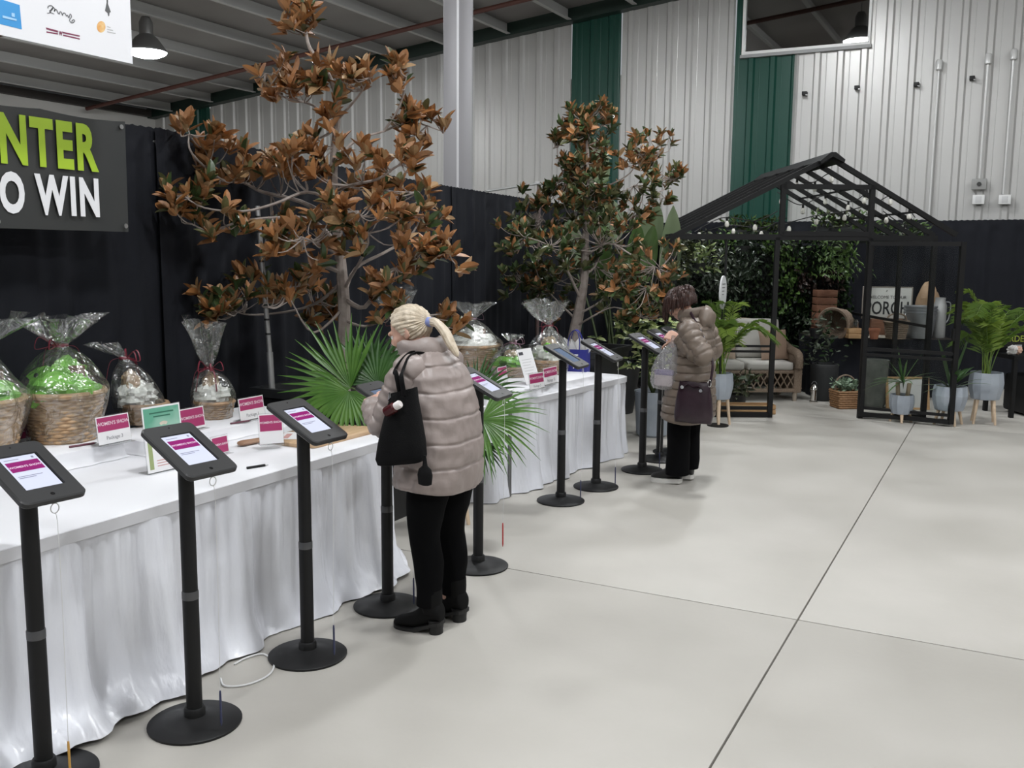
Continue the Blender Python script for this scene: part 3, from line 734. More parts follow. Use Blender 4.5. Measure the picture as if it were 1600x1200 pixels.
# brown magnolia
b1 = atX(537, 600, -3.78); d1 = depth(b1)
tr1 = [(538, 500, 0), (535, 440, 0.0), (530, 385, 0.02), (524, 330, 0), (521, 270, 0.02), (524, 215, 0.0), (528, 160, 0), (512, 115, 0.05), (484, 75, 0.08), (478, 45, 0.1)]
br1 = [[(532, 420, 0), (500, 415, -.1), (470, 420, -.2), (440, 475, -.3), (420, 480, -.35), 0.016],
       [(534, 440, 0), (500, 470, .1), (460, 485, .2), (400, 492, .3), (370, 488, .35), 0.013],
       [(536, 470, 0), (570, 480, -.1), (600, 430, -.2), (640, 410, -.3), (680, 375, -.35), (705, 372, -.4), 0.017],
       [(536, 460, 0), (555, 420, .2), (600, 395, .3), (640, 370, .4), (660, 330, .45), (655, 300, .45), 0.014],
       [(530, 390, 0), (490, 345, -.1), (440, 340, -.25), (380, 345, -.4), (330, 360, -.45), (300, 350, -.5), 0.015],
       [(524, 340, 0), (470, 315, .1), (410, 300, .2), (380, 285, .3), (345, 280, .35), (300, 240, .4), (295, 210, .4), 0.016],
       [(523, 320, 0), (480, 300, -.1), (430, 318, -.3), (380, 330, -.45), (320, 325, -.55), (285, 305, -.6), 0.012],
       [(522, 300, 0), (545, 290, -.1), (590, 280, -.3), (620, 260, -.4), (650, 250, -.5), 0.013],
       [(522, 250, 0), (555, 220, .1), (600, 205, .2), (640, 190, .3), (690, 205, .3), 0.012],
       [(600, 205, .2), (625, 165, .15), (635, 120, .1), 0.009], [(525, 180, 0), (560, 150, -.1), (580, 115, -.2), 0.01], [(524, 200, 0), (490, 165, .2), (440, 150, .3), (415, 115, .3), 0.01],
       [(536, 500, 0), (570, 510, -.15), (610, 495, -.2), (640, 478, -.3), 0.01], [(535, 450, 0), (575, 380, -.3), (560, 330, -.45), 0.012], [(531, 400, 0), (495, 380, -.35), (470, 370, -.5), 0.012], [(537, 490, 0), (490, 520, -.2), (455, 470, -.4), 0.01]]
cl1 = [(470, 22, .1, .05, 3), (455, 38, .08, .05, 2), (480, 40, .1, .05, 2), (420, 115, .3, .07, 4), (450, 110, .25, .07, 4), (470, 140, .2, .08, 4), (500, 110, 0, .08, 4), (540, 105, -.1, .07, 4), (560, 120, -.2, .06, 3), (520, 150, -.1, .09, 4), (440, 140, .3, .06, 3),
       (620, 105, .1, .05, 3), (630, 130, .1, .06, 2), (650, 185, .3, .06, 4), (625, 190, .2, .06, 3), (690, 190, .3, .04, 2), (655, 215, .3, .05, 2), (500, 200, -.1, .08, 3), (520, 235, -.1, .08, 3), (470, 235, -.2, .08, 3), (610, 240, -.3, .07, 4), (640, 250, -.4, .06, 3), (560, 240, -.2, .07, 3),
       (310, 205, .4, .07, 4), (330, 235, .38, .08, 4), (350, 260, .35, .08, 4), (380, 262, .3, .08, 4), (410, 255, .2, .08, 4), (440, 262, .1, .08, 4), (470, 260, 0, .08, 4), (285, 300, -.6, .08, 4), (320, 300, -.5, .06, 2), (290, 335, -.5, .05, 2),
       (350, 350, -.45, .08, 4), (380, 355, -.4, .07, 3), (420, 335, .2, .08, 3), (450, 380, -.45, .09, 5), (480, 370, -.4, .09, 4), (430, 370, -.3, .08, 3), (500, 330, -.3, .09, 4), (540, 330, -.45, .08, 4), (580, 330, -.4, .09, 5), (620, 320, .4, .09, 4), (655, 310, .45, .07, 4), (670, 345, .4, .07, 3), (600, 355, -.3, .09, 4), (560, 370, -.3, .08, 4), (640, 360, .3, .08, 3),
       (700, 380, -.4, .06, 4), (690, 405, -.4, .07, 4), (650, 400, -.3, .08, 4), (620, 425, -.25, .08, 4), (590, 440, -.2, .08, 3), (560, 290, .1, .08, 4), (600, 300, .2, .08, 4),
       (330, 470, .4, .06, 4), (350, 480, .35, .06, 3), (370, 460, .3, .07, 3), (390, 440, .2, .06, 3), (420, 455, -.35, .07, 4), (440, 440, -.3, .06, 3), (470, 430, -.2, .09, 4), (500, 455, .2, .09, 4), (500, 500, .2, .08, 4), (540, 480, .25, .08, 3), (630, 465, -.3, .06, 3), (610, 480, -.2, .06, 3), (705, 500, -.1, .05, 3), (690, 495, -.1, .04, 2), (520, 270, -.2, .08, 3)]
def brown1(px, py): return 0.93 if py < 300 else (0.82 if px > 420 else 0.6)
magnolia('tall magnolia tree with brown leaves in a black square planter behind the blond person', b1, d1, tr1, br1, cl1, 10, 0.112, brown1, 5, (0.30, 0.40, 0.90), 1)
# green magnolia further back
b2_ = atX(895, 560, -3.72); d2 = depth(b2_)
tr2 = [(898, 520, 0), (906, 480, 0), (913, 430, 0), (915, 370, 0), (917, 300, 0), (918, 240, 0), (915, 190, 0)]
br2 = [[(907, 470, 0), (890, 430, -.2), (875, 400, -.3), (850, 380, -.4), (820, 370, -.5), 0.016], [(905, 490, 0), (940, 470, -.2), (970, 440, -.4), (1010, 450, -.5), 0.012], [(900, 510, 0), (925, 495, -.2), (960, 480, -.3), (1000, 495, -.4), 0.011],
       [(913, 430, 0), (930, 415, .2), (945, 380, .3), (975, 350, .4), (1000, 320, .5), (1010, 280, .5), (1030, 240, .5), 0.014], [(915, 360, 0), (880, 340, .2), (855, 350, .3), (830, 310, .4), 0.012], [(903, 500, 0), (870, 470, .2), (840, 440, .3), (805, 430, .3), 0.012],
       [(917, 300, 0), (950, 290, -.2), (985, 270, -.2), (1000, 240, -.2), 0.01], [(917, 290, 0), (880, 270, .1), (870, 230, .1), 0.009], [(990, 290, .4), (1030, 300, .4), (1050, 280, .4), 0.008], [(914, 400, 0), (950, 380, -.3), (990, 400, -.5), (1030, 420, -.5), 0.012]]
cl2 = [(905, 185, 0, .12, 6), (925, 180, .1, .12, 6), (940, 175, 0, .1, 4), (890, 200, .1, .1, 4), (905, 215, -.1, .13, 6), (930, 220, .1, .13, 5), (870, 215, .1, .05, 2), (910, 250, 0, .14, 6), (925, 265, .1, .12, 5), (890, 270, .1, .12, 5), (915, 290, 0, .14, 6), (935, 300, -.1, .14, 5), (880, 300, .1, .12, 5), (885, 330, 0, .14, 5), (920, 330, 0, .15, 6), (950, 320, 0, .14, 5),
       (1000, 230, -.2, .1, 4), (1020, 225, .5, .1, 5), (990, 250, -.2, .09, 4), (1010, 260, .5, .1, 4), (1040, 275, .5, .09, 5), (1055, 275, .4, .06, 3), (1030, 310, .4, .09, 3), (985, 300, .2, .12, 4), (970, 330, .2, .14, 5), (1000, 340, .4, .1, 3),
       (825, 315, .4, .1, 4), (850, 300, .3, .1, 4), (870, 300, .2, .1, 3), (815, 350, .4, .12, 4), (840, 350, .3, .13, 5), (860, 370, -.3, .14, 6), (820, 375, -.5, .12, 5), (800, 385, -.4, .08, 3), (880, 370, 0, .14, 5), (920, 370, -.2, .15, 6), (950, 360, -.2, .14, 5), (970, 375, -.3, .13, 4),
       (805, 425, .3, .1, 4), (830, 430, .3, .12, 5), (860, 430, .2, .13, 5), (880, 440, .1, .12, 5), (840, 460, .3, .12, 4), (810, 455, .3, .1, 3), (870, 475, .3, .12, 4), (890, 405, -.2, .13, 4), (940, 410, .3, .13, 4), (975, 440, -.4, .12, 5), (1010, 430, -.5, .12, 5), (1035, 435, -.5, .1, 5), (1040, 460, -.5, .1, 4), (1000, 465, -.5, .12, 5), (960, 465, -.3, .12, 4), (1020, 480, -.4, .1, 4), (980, 490, -.4, .12, 4), (950, 440, .2, .12, 4), (1040, 400, -.5, .1, 4)]
def brown2(px, py): return 0.55 if py < 270 else (0.28 if py < 340 else (0.15 if px < 960 else 0.30))
magnolia('dark green magnolia tree with some brown leaves in front of the paddle leaved plant', b2_, d2, tr2, br2, cl2, 9, 0.098, brown2, 8, (0.32, 0.43, 0.86), 5)

# bird of paradise with paddle leaves behind the green magnolia
M_paddle = mat('paddle_leaf', (0.07, 0.13, 0.035), 0.38, c2=(0.10, 0.17, 0.055), scale=4, bump=0.15, bscale=30, stretch=(1, 6, 1))
M_paddle2 = mat('paddle_leaf_silver', (0.14, 0.19, 0.10), 0.42, c2=(0.18, 0.23, 0.13), scale=4)
M_stem = mat('paddle_stem', (0.07, 0.10, 0.035), 0.5)
bp0 = at(960, 560, 10.6); bp0.z = 0
bp = thing('bird_of_paradise', 'large paddle leaved plant standing behind the dark green magnolia', 'plant', bp0)
MB().lathe([(0.22, 0), (0.29, 0.5), (0.30, 0.52), (0.27, 0.52), (0.26, 0.46)], 28).build('pot', M_planter, bp)
MB().lathe([(0.0, 0.465), (0.26, 0.47)], 24, cap1=False).build('soil', M_soil, bp)
for k, (px, py, qx, qy, dd, w, mm) in enumerate([(985, 470, 1000, 345, .1, .26, 0), (1040, 450, 1056, 322, .0, .25, 1), (945, 470, 950, 380, .15, .3, 0), (1010, 440, 1018, 350, -.1, .22, 0), (955, 380, 945, 305, .2, .38, 1), (1000, 400, 1030, 320, .25, .3, 1), (900, 420, 885, 340, .3, .3, 1), (975, 470, 980, 400, -.1, .24, 0), (930, 300, 925, 215, .3, .36, 1), (905, 330, 900, 235, .35, .3, 1)]):
    a = at(px, py, 10.6 + dd) - bp0; b = at(qx, qy, 10.6 + dd + rnd(-.1, .15)) - bp0; L = (b - a).length
    mb = MB(); n = 9; rs = []; D = (b - a).normalized(); side = D.cross(FWH * -1 + Vector((rnd(-.5, .5), rnd(-.3, .3), 0.1))).normalized(); nn = side.cross(D)
    for i in range(n + 1):
        t = i / n; wd = max(0.004, w * math.sin(math.pi * (0.04 + 0.96 * t) ** 0.9) ** 0.7 * 0.5)
        c = a + D * (L * t) + nn * (0.10 * L * t * t)
        rs.append([c - side * wd + nn * (-0.25 * wd), c - side * wd * 0.5 + nn * (-0.05 * wd), c, c + side * wd * 0.5 + nn * (-0.05 * wd), c + side * wd + nn * (-0.25 * wd)])
    mb.rings(rs, closed=False); lf = mb.build('paddle_leaf', [M_paddle, M_paddle2][mm], bp, ang=60)
    st = MB(); root = Vector((rnd(-.1, .1), rnd(-.1, .1), 0.46)); st.tube(smooth_path([tuple(root), tuple(root.lerp(a, 0.5) + Vector((0, 0, 0.1))), tuple(a), tuple(a + D * L * 0.8)], 4), [0.016 - 0.0008 * i for i in range(13)], 6); st.build('leaf_stalk', M_stem, lf)

# fan palms
M_fan = [mat('fan_palm_green', (0.050, 0.135, 0.018), 0.4, c2=(0.085, 0.19, 0.03), scale=9), mat('fan_palm_dark', (0.018, 0.062, 0.010), 0.42, c2=(0.035, 0.10, 0.018), scale=9)]
def fan_leaf(parent, o, hub, root, nrm, updir, L, spread, n, m, seed, droop=0.25):
    """hub: centre; blades radiate in the plane with normal nrm, centred on updir"""
    rng = random.Random(seed); nrm = Vector(nrm).normalized(); u = Vector(updir); u = (u - nrm * u.dot(nrm)).normalized(); v = nrm.cross(u)
    mb = MB()
    for k in range(n):
        a = R(spread) * (k / (n - 1) - 0.5) + rng.uniform(-.03, .03)
        d = u * math.cos(a) + v * math.sin(a); s = nrm.cross(d).normalized()
        Lk = L * (0.80 + 0.2 * math.cos(a * 0.8)) * rng.uniform(0.86, 1.1); w = 2 * L * 0.55 * math.sin(R(spread) / n / 2) * 1.05
        rs = []
        for i in range(7):
            t = i / 6
            ww = w * (0.10 + 1.5 * t) if t < 0.5 else w * 0.85 * (1 - (t - 0.5) / 0.5) + 0.0008
            p = Vector(hub) + d * (Lk * t) + nrm * (0.05 * Lk * math.sin(t * 2.2)) + Vector((0, 0, -droop * Lk * max(0, t - 0.35) ** 2))
            rs.append([p - s * ww / 2 + nrm * ww * 0.22, p, p + s * ww / 2 + nrm * ww * 0.22])
        mb.rings(rs, closed=False)
    lf = mb.build('fan_leaf', m, parent, ang=20)
    MB().tube(smooth_path([tuple(root), tuple(Vector(root).lerp(Vector(hub), 0.6) + Vector((0, 0, 0.06))), tuple(hub)], 5), [0.008] * 10 + [0.006], 6).build('leaf_stalk', M_stem, lf)
    return lf
M_wpot = mat('white_ceramic_pot', (0.75, 0.75, 0.76), 0.35)
M_gpot = mat('blue_grey_pot', (0.30, 0.335, 0.385), 0.5, c2=(0.34, 0.375, 0.42), scale=7, bump=0.08, bscale=40)
M_beech = mat('pale_beech_wood', (0.56, 0.42, 0.29), 0.5, c2=(0.64, 0.50, 0.36), scale=6, stretch=(8, 8, 1))
def legged_pot(t, r, h, leg, mpot, fac=True, nleg=4, rot=0.4):
    """pot with facetted sides on splayed wooden legs"""
    n = 24; rs = []
    prof = [(0.74, 0), (0.80, 0.02), (0.97, 0.42), (1.0, 0.62), (0.93, 0.97), (0.93, 1.0), (0.86, 1.0), (0.85, 0.9)]
    for i, (q, z) in enumerate(prof):
        rs.append([(r * q * math.cos(2 * math.pi * k / n + 0) * (1 + (0.035 if (k % 2) else -0.02) * (1 if fac and i < 5 else 0)), r * q * math.sin(2 * math.pi * k / n) * (1 + (0.035 if (k % 2) else -0.02) * (1 if fac and i < 5 else 0)), leg + h * z) for k in range(n)])
    MB().rings(rs, cap1=False).build('pot', mpot, t, ang=12 if fac else 40)
    MB().lathe([(0.002, leg + h * 0.9), (r * 0.86, leg + h * 0.9)], 24, cap0=True, cap1=False).build('soil', M_soil, t)
    for k in range(nleg):
        a = rot + 2 * math.pi * k / nleg; c, s = math.cos(a), math.sin(a)
        MB().tube([(r * 0.62 * c, r * 0.62 * s, leg + 0.01), (r * 0.86 * c, r * 0.86 * s, 0.0)], [0.019, 0.013], 10).build('leg', M_beech, t)
fp0 = Vector((-3.16, 5.22, 0)); fd = depth(fp0)
fp = thing('fan_palm', 'fan palm in a white pot on wooden legs behind the blond person', 'potted palm', fp0)
legged_pot(fp, 0.17, 0.30, 0.22, M_wpot, False, 4, 0.2)
H = lambda x, y, dd=0: at(x, y, fd + dd) - fp0
tocam = Vector((0.45, -0.88, 0.25))
rt_ = Vector((0.889, 0.459, 0)); UPV = Vector((0, 0, 1))
fan_leaf(fp, 0, H(548, 606, -.58), (-.02, -.03, 0.5), tocam + rt_ * -0.1, rt_ * -1 + UPV * 0.75, 0.46, 150, 22, M_fan[0], 1, 0.1)
fan_leaf(fp, 0, H(545, 612, -.70), (0, -.05, 0.5), tocam + UPV * 0.25, rt_ * -0.35 - UPV, 0.34, 215, 24, M_fan[0], 2, 0.5)
fan_leaf(fp, 0, H(590, 600, -.55), (0, 0, 0.5), tocam + UPV * 0.1, UPV + rt_ * 0.25, 0.33, 210, 24, M_fan[1], 3, 0.3)
fan_leaf(fp, 0, H(575, 585, -.35), (0.03, 0, 0.5), tocam, rt_ * 0.6 + UPV * 0.6, 0.34, 170, 20, M_fan[1], 4, 0.2)
fan_leaf(fp, 0, H(752, 655, -.25), (0.05, 0, 0.5), tocam + UPV * 0.55, rt_ * 1 - UPV * 0.3, 0.40, 160, 24, M_fan[0], 5, 0.35)
fan_leaf(fp, 0, H(742, 620, .0), (0.05, 0.02, 0.5), tocam + UPV * 0.2, rt_ * 0.5 + UPV * 0.7, 0.33, 130, 18, M_fan[1], 6, 0.25)
fan_leaf(fp, 0, H(748, 690, -.3), (0.05, 0, 0.5), tocam + rt_ * 0.2, rt_ * 0.45 - UPV * 0.8, 0.22, 100, 14, M_fan[1], 7, 0.3)
fan_leaf(fp, 0, H(470, 660, -.68), (-.05, 0, 0.5), tocam, rt_ * -1 - UPV * 0.3, 0.10, 60, 7, M_fan[1], 8, 0.2)

# ------------------------------------------------------------------ gift baskets in clear film
M_film = film('cellophane', (0.93, 0.95, 0.93), gloss=0.17, rough=0.20, bump=1.0, bscale=11, haze=0.02)
M_wick = mat('honey_wicker', (0.40, 0.25, 0.13), 0.6, c2=(0.53, 0.36, 0.21), scale=30, bump=0.2, bscale=80)
M_wick2 = mat('tan_wicker', (0.33, 0.20, 0.11), 0.6, c2=(0.45, 0.29, 0.17), scale=30, bump=0.2, bscale=80)
M_lgreen = mat('lime_tissue', (0.14, 0.42, 0.035), 0.65, c2=(0.22, 0.55, 0.07), scale=10)
M_wtiss = mat('white_tissue', (0.78, 0.77, 0.75), 0.7)
M_ribbon = mat('burgundy_ribbon', (0.16, 0.02, 0.035), 0.4)
M_rose = mat('mauve_ribbon', (0.22, 0.12, 0.16), 0.45)
def wicker(name, parent, r0, r1, h, m, sx=1.0, rows=14, n=60, z0=0.0, rim=True):
    """round basket woven from horizontal strands"""
    mb = MB(); w = h / rows
    for i in range(rows):
        f = (i + 0.5) / rows; r = r0 + (r1 - r0) * f
        ring = []
        P = [((r + 0.004 * math.sin(k * math.pi / 2 + i * math.pi / 1.0)) * math.cos(2 * math.pi * k / n) * sx, (r + 0.004 * math.sin(k * math.pi / 2 + i * math.pi)) * math.sin(2 * math.pi * k / n), z0 + h * f) for k in range(n + 1)]
        mb.tube(P, w * 0.56, 5, cap=False)
    if rim: mb.tube([(r1 * 1.03 * math.cos(2 * math.pi * k / 40) * sx, r1 * 1.03 * math.sin(2 * math.pi * k / 40), z0 + h) for k in range(41)], w * 0.9, 6, cap=False)
    b = mb.build(name, m, parent)
    MB().lathe([(r0 * 0.97, 0.001), (r0 * 0.98, h * 0.1), (r1 * 0.96, h * 0.94)], 32, (0, 0, z0), cap1=False, sx=sx).build('basket_lining', m, b)
    return b
def crumple(name, parent, c, r, m, seed, n=22, k=14, amp=0.35):
    mb = MB(); c = Vector(c); rx, ry, rz = r
    rs = []
    for i in range(k + 1):
        t = math.pi * (0.03 + 0.94 * i / k) - math.pi / 2
        ring = []
        for j in range(n):
            a = 2 * math.pi * j / n
            d = Vector((math.cos(t) * math.cos(a), math.cos(t) * math.sin(a), math.sin(t)))
            q = 1 + amp * noise.noise(d * 2.6 + Vector((seed * 3.1, seed, 0))) + amp * 0.5 * noise.noise(d * 6 + Vector((seed, 7, 0)))
            ring.append(c + Vector((d.x * rx, d.y * ry, d.z * rz)) * q)
        rs.append(ring)
    mb.rings(rs); return mb.build(name, m, parent, ang=12)
def cello(parent, prof, seed, sx=1.0, lean=(0, 0), n=44, wob=0.08, tuft_dir=(0, 0)):
    """film wrap: prof = [(r, z)...] up to the tie and on into the flared tuft"""
    P = smooth_path([(float(a), float(b)) for a, b in prof], 5); mb = MB(); rs = []; zt = prof[-1][1]; ztie = min(prof[1:], key=lambda q: q[0] if q[1] > zt * 0.4 else 9)[1]
    for (r, z) in P:
        ring = []; r = max(r, 0.006)
        up = max(0, (z - ztie) / max(zt - ztie, 1e-6)); f = min(1, z / ztie)
        for k in range(n):
            a = 2 * math.pi * k / n
            q = 1 + wob * noise.noise(Vector((math.cos(a) * 2.2, math.sin(a) * 2.2, z * 7 + seed * 5))) * 2 + 0.10 * (0.3 + 0.7 * f) * math.sin(a * 9 + seed + z * 6) * (0.4 if z < ztie else 1.0)
            if up > 0: q += 0.45 * up * math.sin(a * 5 + seed * 2) + 0.25 * up * noise.noise(Vector((math.cos(a) * 4, math.sin(a) * 4, seed)))
            zz = z + up * 0.10 * (zt - ztie) * 3 * noise.noise(Vector((math.cos(a) * 1.6, math.sin(a) * 1.6, seed + 9)))
            ring.append((r * q * math.cos(a) * sx + lean[0] * f + tuft_dir[0] * up, r * q * math.sin(a) + lean[1] * f + tuft_dir[1] * up, zz))
        rs.append(ring)
    mb.rings(rs, cap0=True, cap1=False); return mb.build('cellophane_wrap', M_film, parent, ang=60)
def tie(parent, z, r, m, lean=(0, 0), loops=2, seed=0, tail=0.12):
    rng = random.Random(seed); mb = MB()
    mb.lathe([(r + 0.004, z - 0.008), (r + 0.008, z), (r + 0.004, z + 0.008)], 14, (lean[0], lean[1], 0), False, False)
    for k in range(loops * 2):
        a = rng.uniform(0, 6.28); s = rng.uniform(0.04, 0.07); c, q = math.cos(a), math.sin(a)
        pts = [(lean[0] + r * c, lean[1] + r * q, z), (lean[0] + (r + s) * c, lean[1] + (r + s) * q, z + s * 0.7), (lean[0] + (r + s * 1.3) * c, lean[1] + (r + s * 1.3) * q, z - 0.01), (lean[0] + (r + 0.01) * c, lean[1] + (r + 0.01) * q, z)] if k % 2 else \
              [(lean[0] + r * c, lean[1] + r * q, z), (lean[0] + (r + tail * 0.4) * c, lean[1] + (r + tail * 0.4) * q, z - 0.02), (lean[0] + (r + tail * 0.6) * c, lean[1] + (r + tail * 0.6) * q, z - tail)]
        mb.tube(smooth_path(pts, 5), 0.0045, 5, sq=0.35)
    return mb.build('ribbon', m, parent)
def gift_big(label, p, s=1.0, rz=0.0, seed=1, m=M_wick, fill=M_lgreen, r0=0.14, r1=0.185, h=0.235, tietop=0.46, top=0.60, tuft=(0.0, 0.0), ribbon=M_ribbon, sx=1.0):
    t = thing('gift_basket', label, 'gift basket', p, rz, 'wrapped gift baskets')
    wicker('basket', t, r0 * s, r1 * s, h * s, m, sx)
    crumple('tissue_paper', t, (0, 0, h * s * 1.02), (r1 * s * 0.92 * sx, r1 * s * 0.92, 0.10 * s), fill, seed)
    crumple('tissue_paper', t, (0.02 * s, 0.02, h * s * 1.32), (r1 * s * 0.40, r1 * s * 0.45, 0.09 * s), fill, seed + 4)
    MB().ball((-0.09 * s, -0.05 * s, h * s * 1.33), 0.022 * s).build('bauble', mat('silver_bauble', (0.5, 0.5, 0.5), 0.1, metal=1.0), t)
    MB().bbox(0.03 * s, 0.11 * s, -0.03 * s, 0.03 * s, h * s, h * s + 0.13 * s, b=0.008).build('gift_box', mat('brown_gift_box', (0.16, 0.085, 0.05), 0.6), t)
    cello(t, [(r0 * s * 1.10, 0.004), (r0 * s * 1.14, 0.04), (r1 * s * 1.14, h * s), (r1 * s * 0.98, h * s * 1.3), (0.10 * s, tietop * s * 0.9), (0.035 * s, tietop * s), (0.08 * s, tietop * s + 0.05 * s), (0.15 * s, top * s)], seed, sx, tuft_dir=tuft)
    tie(t, tietop * s, 0.03 * s, ribbon, seed=seed)
    return t
def gift_small(label, p, r, h, tz, top, seed, lean=(0, 0), tuft=(0, 0), fill=M_wtiss, ribbon=M_ribbon, tr=0.09, bow=None):
    t = thing('gift_package', label, 'gift package', p, 0, 'wrapped gift baskets')
    wicker('basket', t, r * 0.8, r * 0.95, h * 0.55, M_wick2, 1.0, 7, 40)
    crumple('tissue_paper', t, (lean[0] * 0.4, lean[1] * 0.4, h * 0.78), (r * 0.85, r * 0.85, h * 0.42), fill, seed, amp=0.45)
    crumple('contents', t, (lean[0] * 0.7, lean[1] * 0.7, h * 1.15), (r * 0.4, r * 0.4, h * 0.4), mat('kraft_contents', (0.35, 0.22, 0.13), 0.6, c2=(0.5, 0.4, 0.28), scale=12), seed + 2)
    cello(t, [(r * 0.95, 0.004), (r * 1.05, h * 0.3), (r * 1.12, h * 0.8), (r * 0.8, h * 1.4), (0.022, tz), (tr * 0.6, tz + (top - tz) * 0.35), (tr, top)], seed, lean=lean, tuft_dir=tuft)
    tie(t, tz, 0.02, ribbon, lean, 3, seed)
    if bow:
        mb = MB()
        for k in range(7):
            a = k * 0.9; c = Vector((0.05 + 0.0, -r * 0.75, h * 1.15)); d = Vector((math.cos(a), -0.35, math.sin(a)))
            mb.ball(c + d * 0.022, (0.02, 0.014, 0.02), 8, 5)
        mb.build('bow', bow, t)
    return t
RZ = 0.846
gift_big('large wicker gift basket with lime tissue in clear wrap', G(102, 686, RZ), 0.98, 0.3, 1, tuft=(0.02, 0.0))
gift_big('wicker gift basket cut by the left edge of the frame', G(-30, 706, RZ), 1.0, 0.9, 2, tuft=(0.06, 0.05))
gift_small('slim wrapped package with white tissue leaning left beside the large wicker basket', G(228, 660, 0.846), 0.115, 0.18, 0.345, 0.42, 3, lean=(-0.06, -0.07), tuft=(-0.09, -0.06), tr=0.07)
gift_small('wrapped package with white tissue and tall wrap near the leaning upright', G(336, 652, 0.836), 0.105, 0.16, 0.275, 0.53, 5, lean=(-0.015, -0.02), tuft=(-0.02, -0.02), tr=0.085)
gift_big('big wrapped wicker basket behind the blond ponytail', G(737, 582, RZ2), 1.05, 0.5, 7, M_wick2, M_wtiss, 0.17, 0.21, 0.22, 0.43, 0.56, ribbon=M_rose)
gift_small('low wrapped basket with green tissue and mauve ribbons', G(800, 587, RZ2), 0.16, 0.14, 0.27, 0.34, 9, fill=M_lgreen, ribbon=M_rose, tr=0.07)
gift_small('white wrapped package with lime bow next to the blue gift bag', G(857, 583, RZ2), 0.165, 0.20, 0.40, 0.60, 12, tuft=(-0.03, -0.06), tr=0.15, bow=M_lgreen)
gift_small('wrapped package glimpsed left of the blond head', Vector((-4.07, 6.03, TH2 + 0.001)), 0.13, 0.28, 0.52, 0.76, 14, tuft=(-0.03, -0.03), tr=0.13)

# blue gift bag
M_blue = mat('royal_blue_nonwoven', (0.018, 0.022, 0.22), 0.6, bump=0.1, bscale=120)
gb = thing('gift_bag', 'royal blue gift bag with white vertical lettering and white tissue', 'gift bag', G(898, 590, TH2), R(10))
mb = MB()
rr_ = lambda w, d, z, s=1: [(-w, -d, z), (w, -d, z), (w, d, z), (-w, d, z)]
mb.rings([rr_(0.115, 0.065, 0.003), rr_(0.118, 0.07, 0.10), rr_(0.115, 0.068, 0.25), rr_(0.11, 0.066, 0.25), rr_(0.11, 0.062, 0.06)], cap1=False); mb.build('bag_body', M_blue, gb, ang=25)
for s in (-1, 1):
    MB().tube(smooth_path([(-0.05, s * 0.06, 0.22), (-0.048, s * 0.05, 0.33), (-0.02, s * 0.03, 0.40), (0.02, s * 0.03, 0.40), (0.048, s * 0.05, 0.33), (0.05, s * 0.06, 0.22)], 6), 0.014, 6, sq=0.25).build('handle', M_blue, gb)
for k, (x, y, a) in enumerate(((-0.06, -0.02, -0.4), (0.0, -0.03, 0.1), (0.06, 0.0, 0.4), (0.02, 0.03, -0.1))):
    Mx = Matrix.Translation((x, y, 0.2)) @ Matrix.Rotation(a, 4, 'Y')
    MB().add([Mx @ Vector(q) for q in ((-0.04, 0, 0), (0.04, 0.01, 0), (0.06, 0, 0.10), (0.02, 0.015, 0.15), (-0.01, 0, 0.10), (-0.05, 0.012, 0.135))], [(0, 1, 2, 3, 4, 5)]).build('tissue_paper', M_wtiss, gb, smooth=False)
text_mesh('IAWR', 0.052, M_prwhite, gb, (0.02, -0.0725, 0.15), (R(90), R(90), 0), name='bag_lettering', ext=0.001, bold=0.003, sx=0.9)
# ================================================================== two people at the tablets
M_skin = mat('skin', (0.62, 0.37, 0.28), 0.5, c2=(0.68, 0.42, 0.32), scale=12, sss=0.15)
def interp(tab, z):
    if z <= tab[0][0]: return tab[0][1:]
    for a, b in zip(tab, tab[1:]):
        if z <= b[0]:
            t = (z - a[0]) / (b[0] - a[0]); t = t * t * (3 - 2 * t) * 0.5 + t * 0.5
            return tuple(p + (q - p) * t for p, q in zip(a[1:], b[1:]))
    return tab[-1][1:]
def coat_body(tab, period, amp, seed, n=72, dz=0.0095, wr=0.006, hem=0.012):
    """quilted coat: tab rows (z, centre y, half width x, half depth y); horizontal baffles"""
    mb = MB(); rs = []; z0, z1 = tab[0][0], tab[-1][0]; m = int((z1 - z0) / dz)
    # inner hem first so that the coat has thickness
    rows = [(z0 + 0.02, -hem)] + [(z0 + (z1 - z0) * i / m, None) for i in range(m + 1)]
    for z, ins in rows:
        cy, rx, ry = interp(tab, z); ring = []
        for k in range(n):
            a = 2 * math.pi * k / n; c, s = math.cos(a), math.sin(a)
            e = 2.35; q = (abs(c) ** e + abs(s) ** e) ** (-1 / e)
            wv = 0.010 * math.sin(a * 3 + seed) + 0.008 * math.sin(a * 7 + z * 9 + seed)
            ph = ((z - z0) / period + wv * 2.2) % 1.0
            dd_ = min(ph, 1 - ph) * period; b = amp * 0.55 * math.sin(math.pi * ph) ** 0.6 - amp * 1.1 * math.exp(-(dd_ / 0.0065) ** 2)
            nz = wr * noise.noise(Vector((c * 3.5 + z * 3, s * 3.5, z * 16 + seed))) + wr * 0.8 * noise.noise(Vector((c * 9, s * 9, z * 22 + seed)))
            off = b + nz if ins is None else ins
            ring.append(Vector((c * (rx * q + off), cy + s * (ry * q + off), z + (0.012 * math.sin(a * 2 + seed) if z < z0 + 0.05 else 0))))
        rs.append(ring)
    mb.rings(rs, cap0=False, cap1=False); return mb
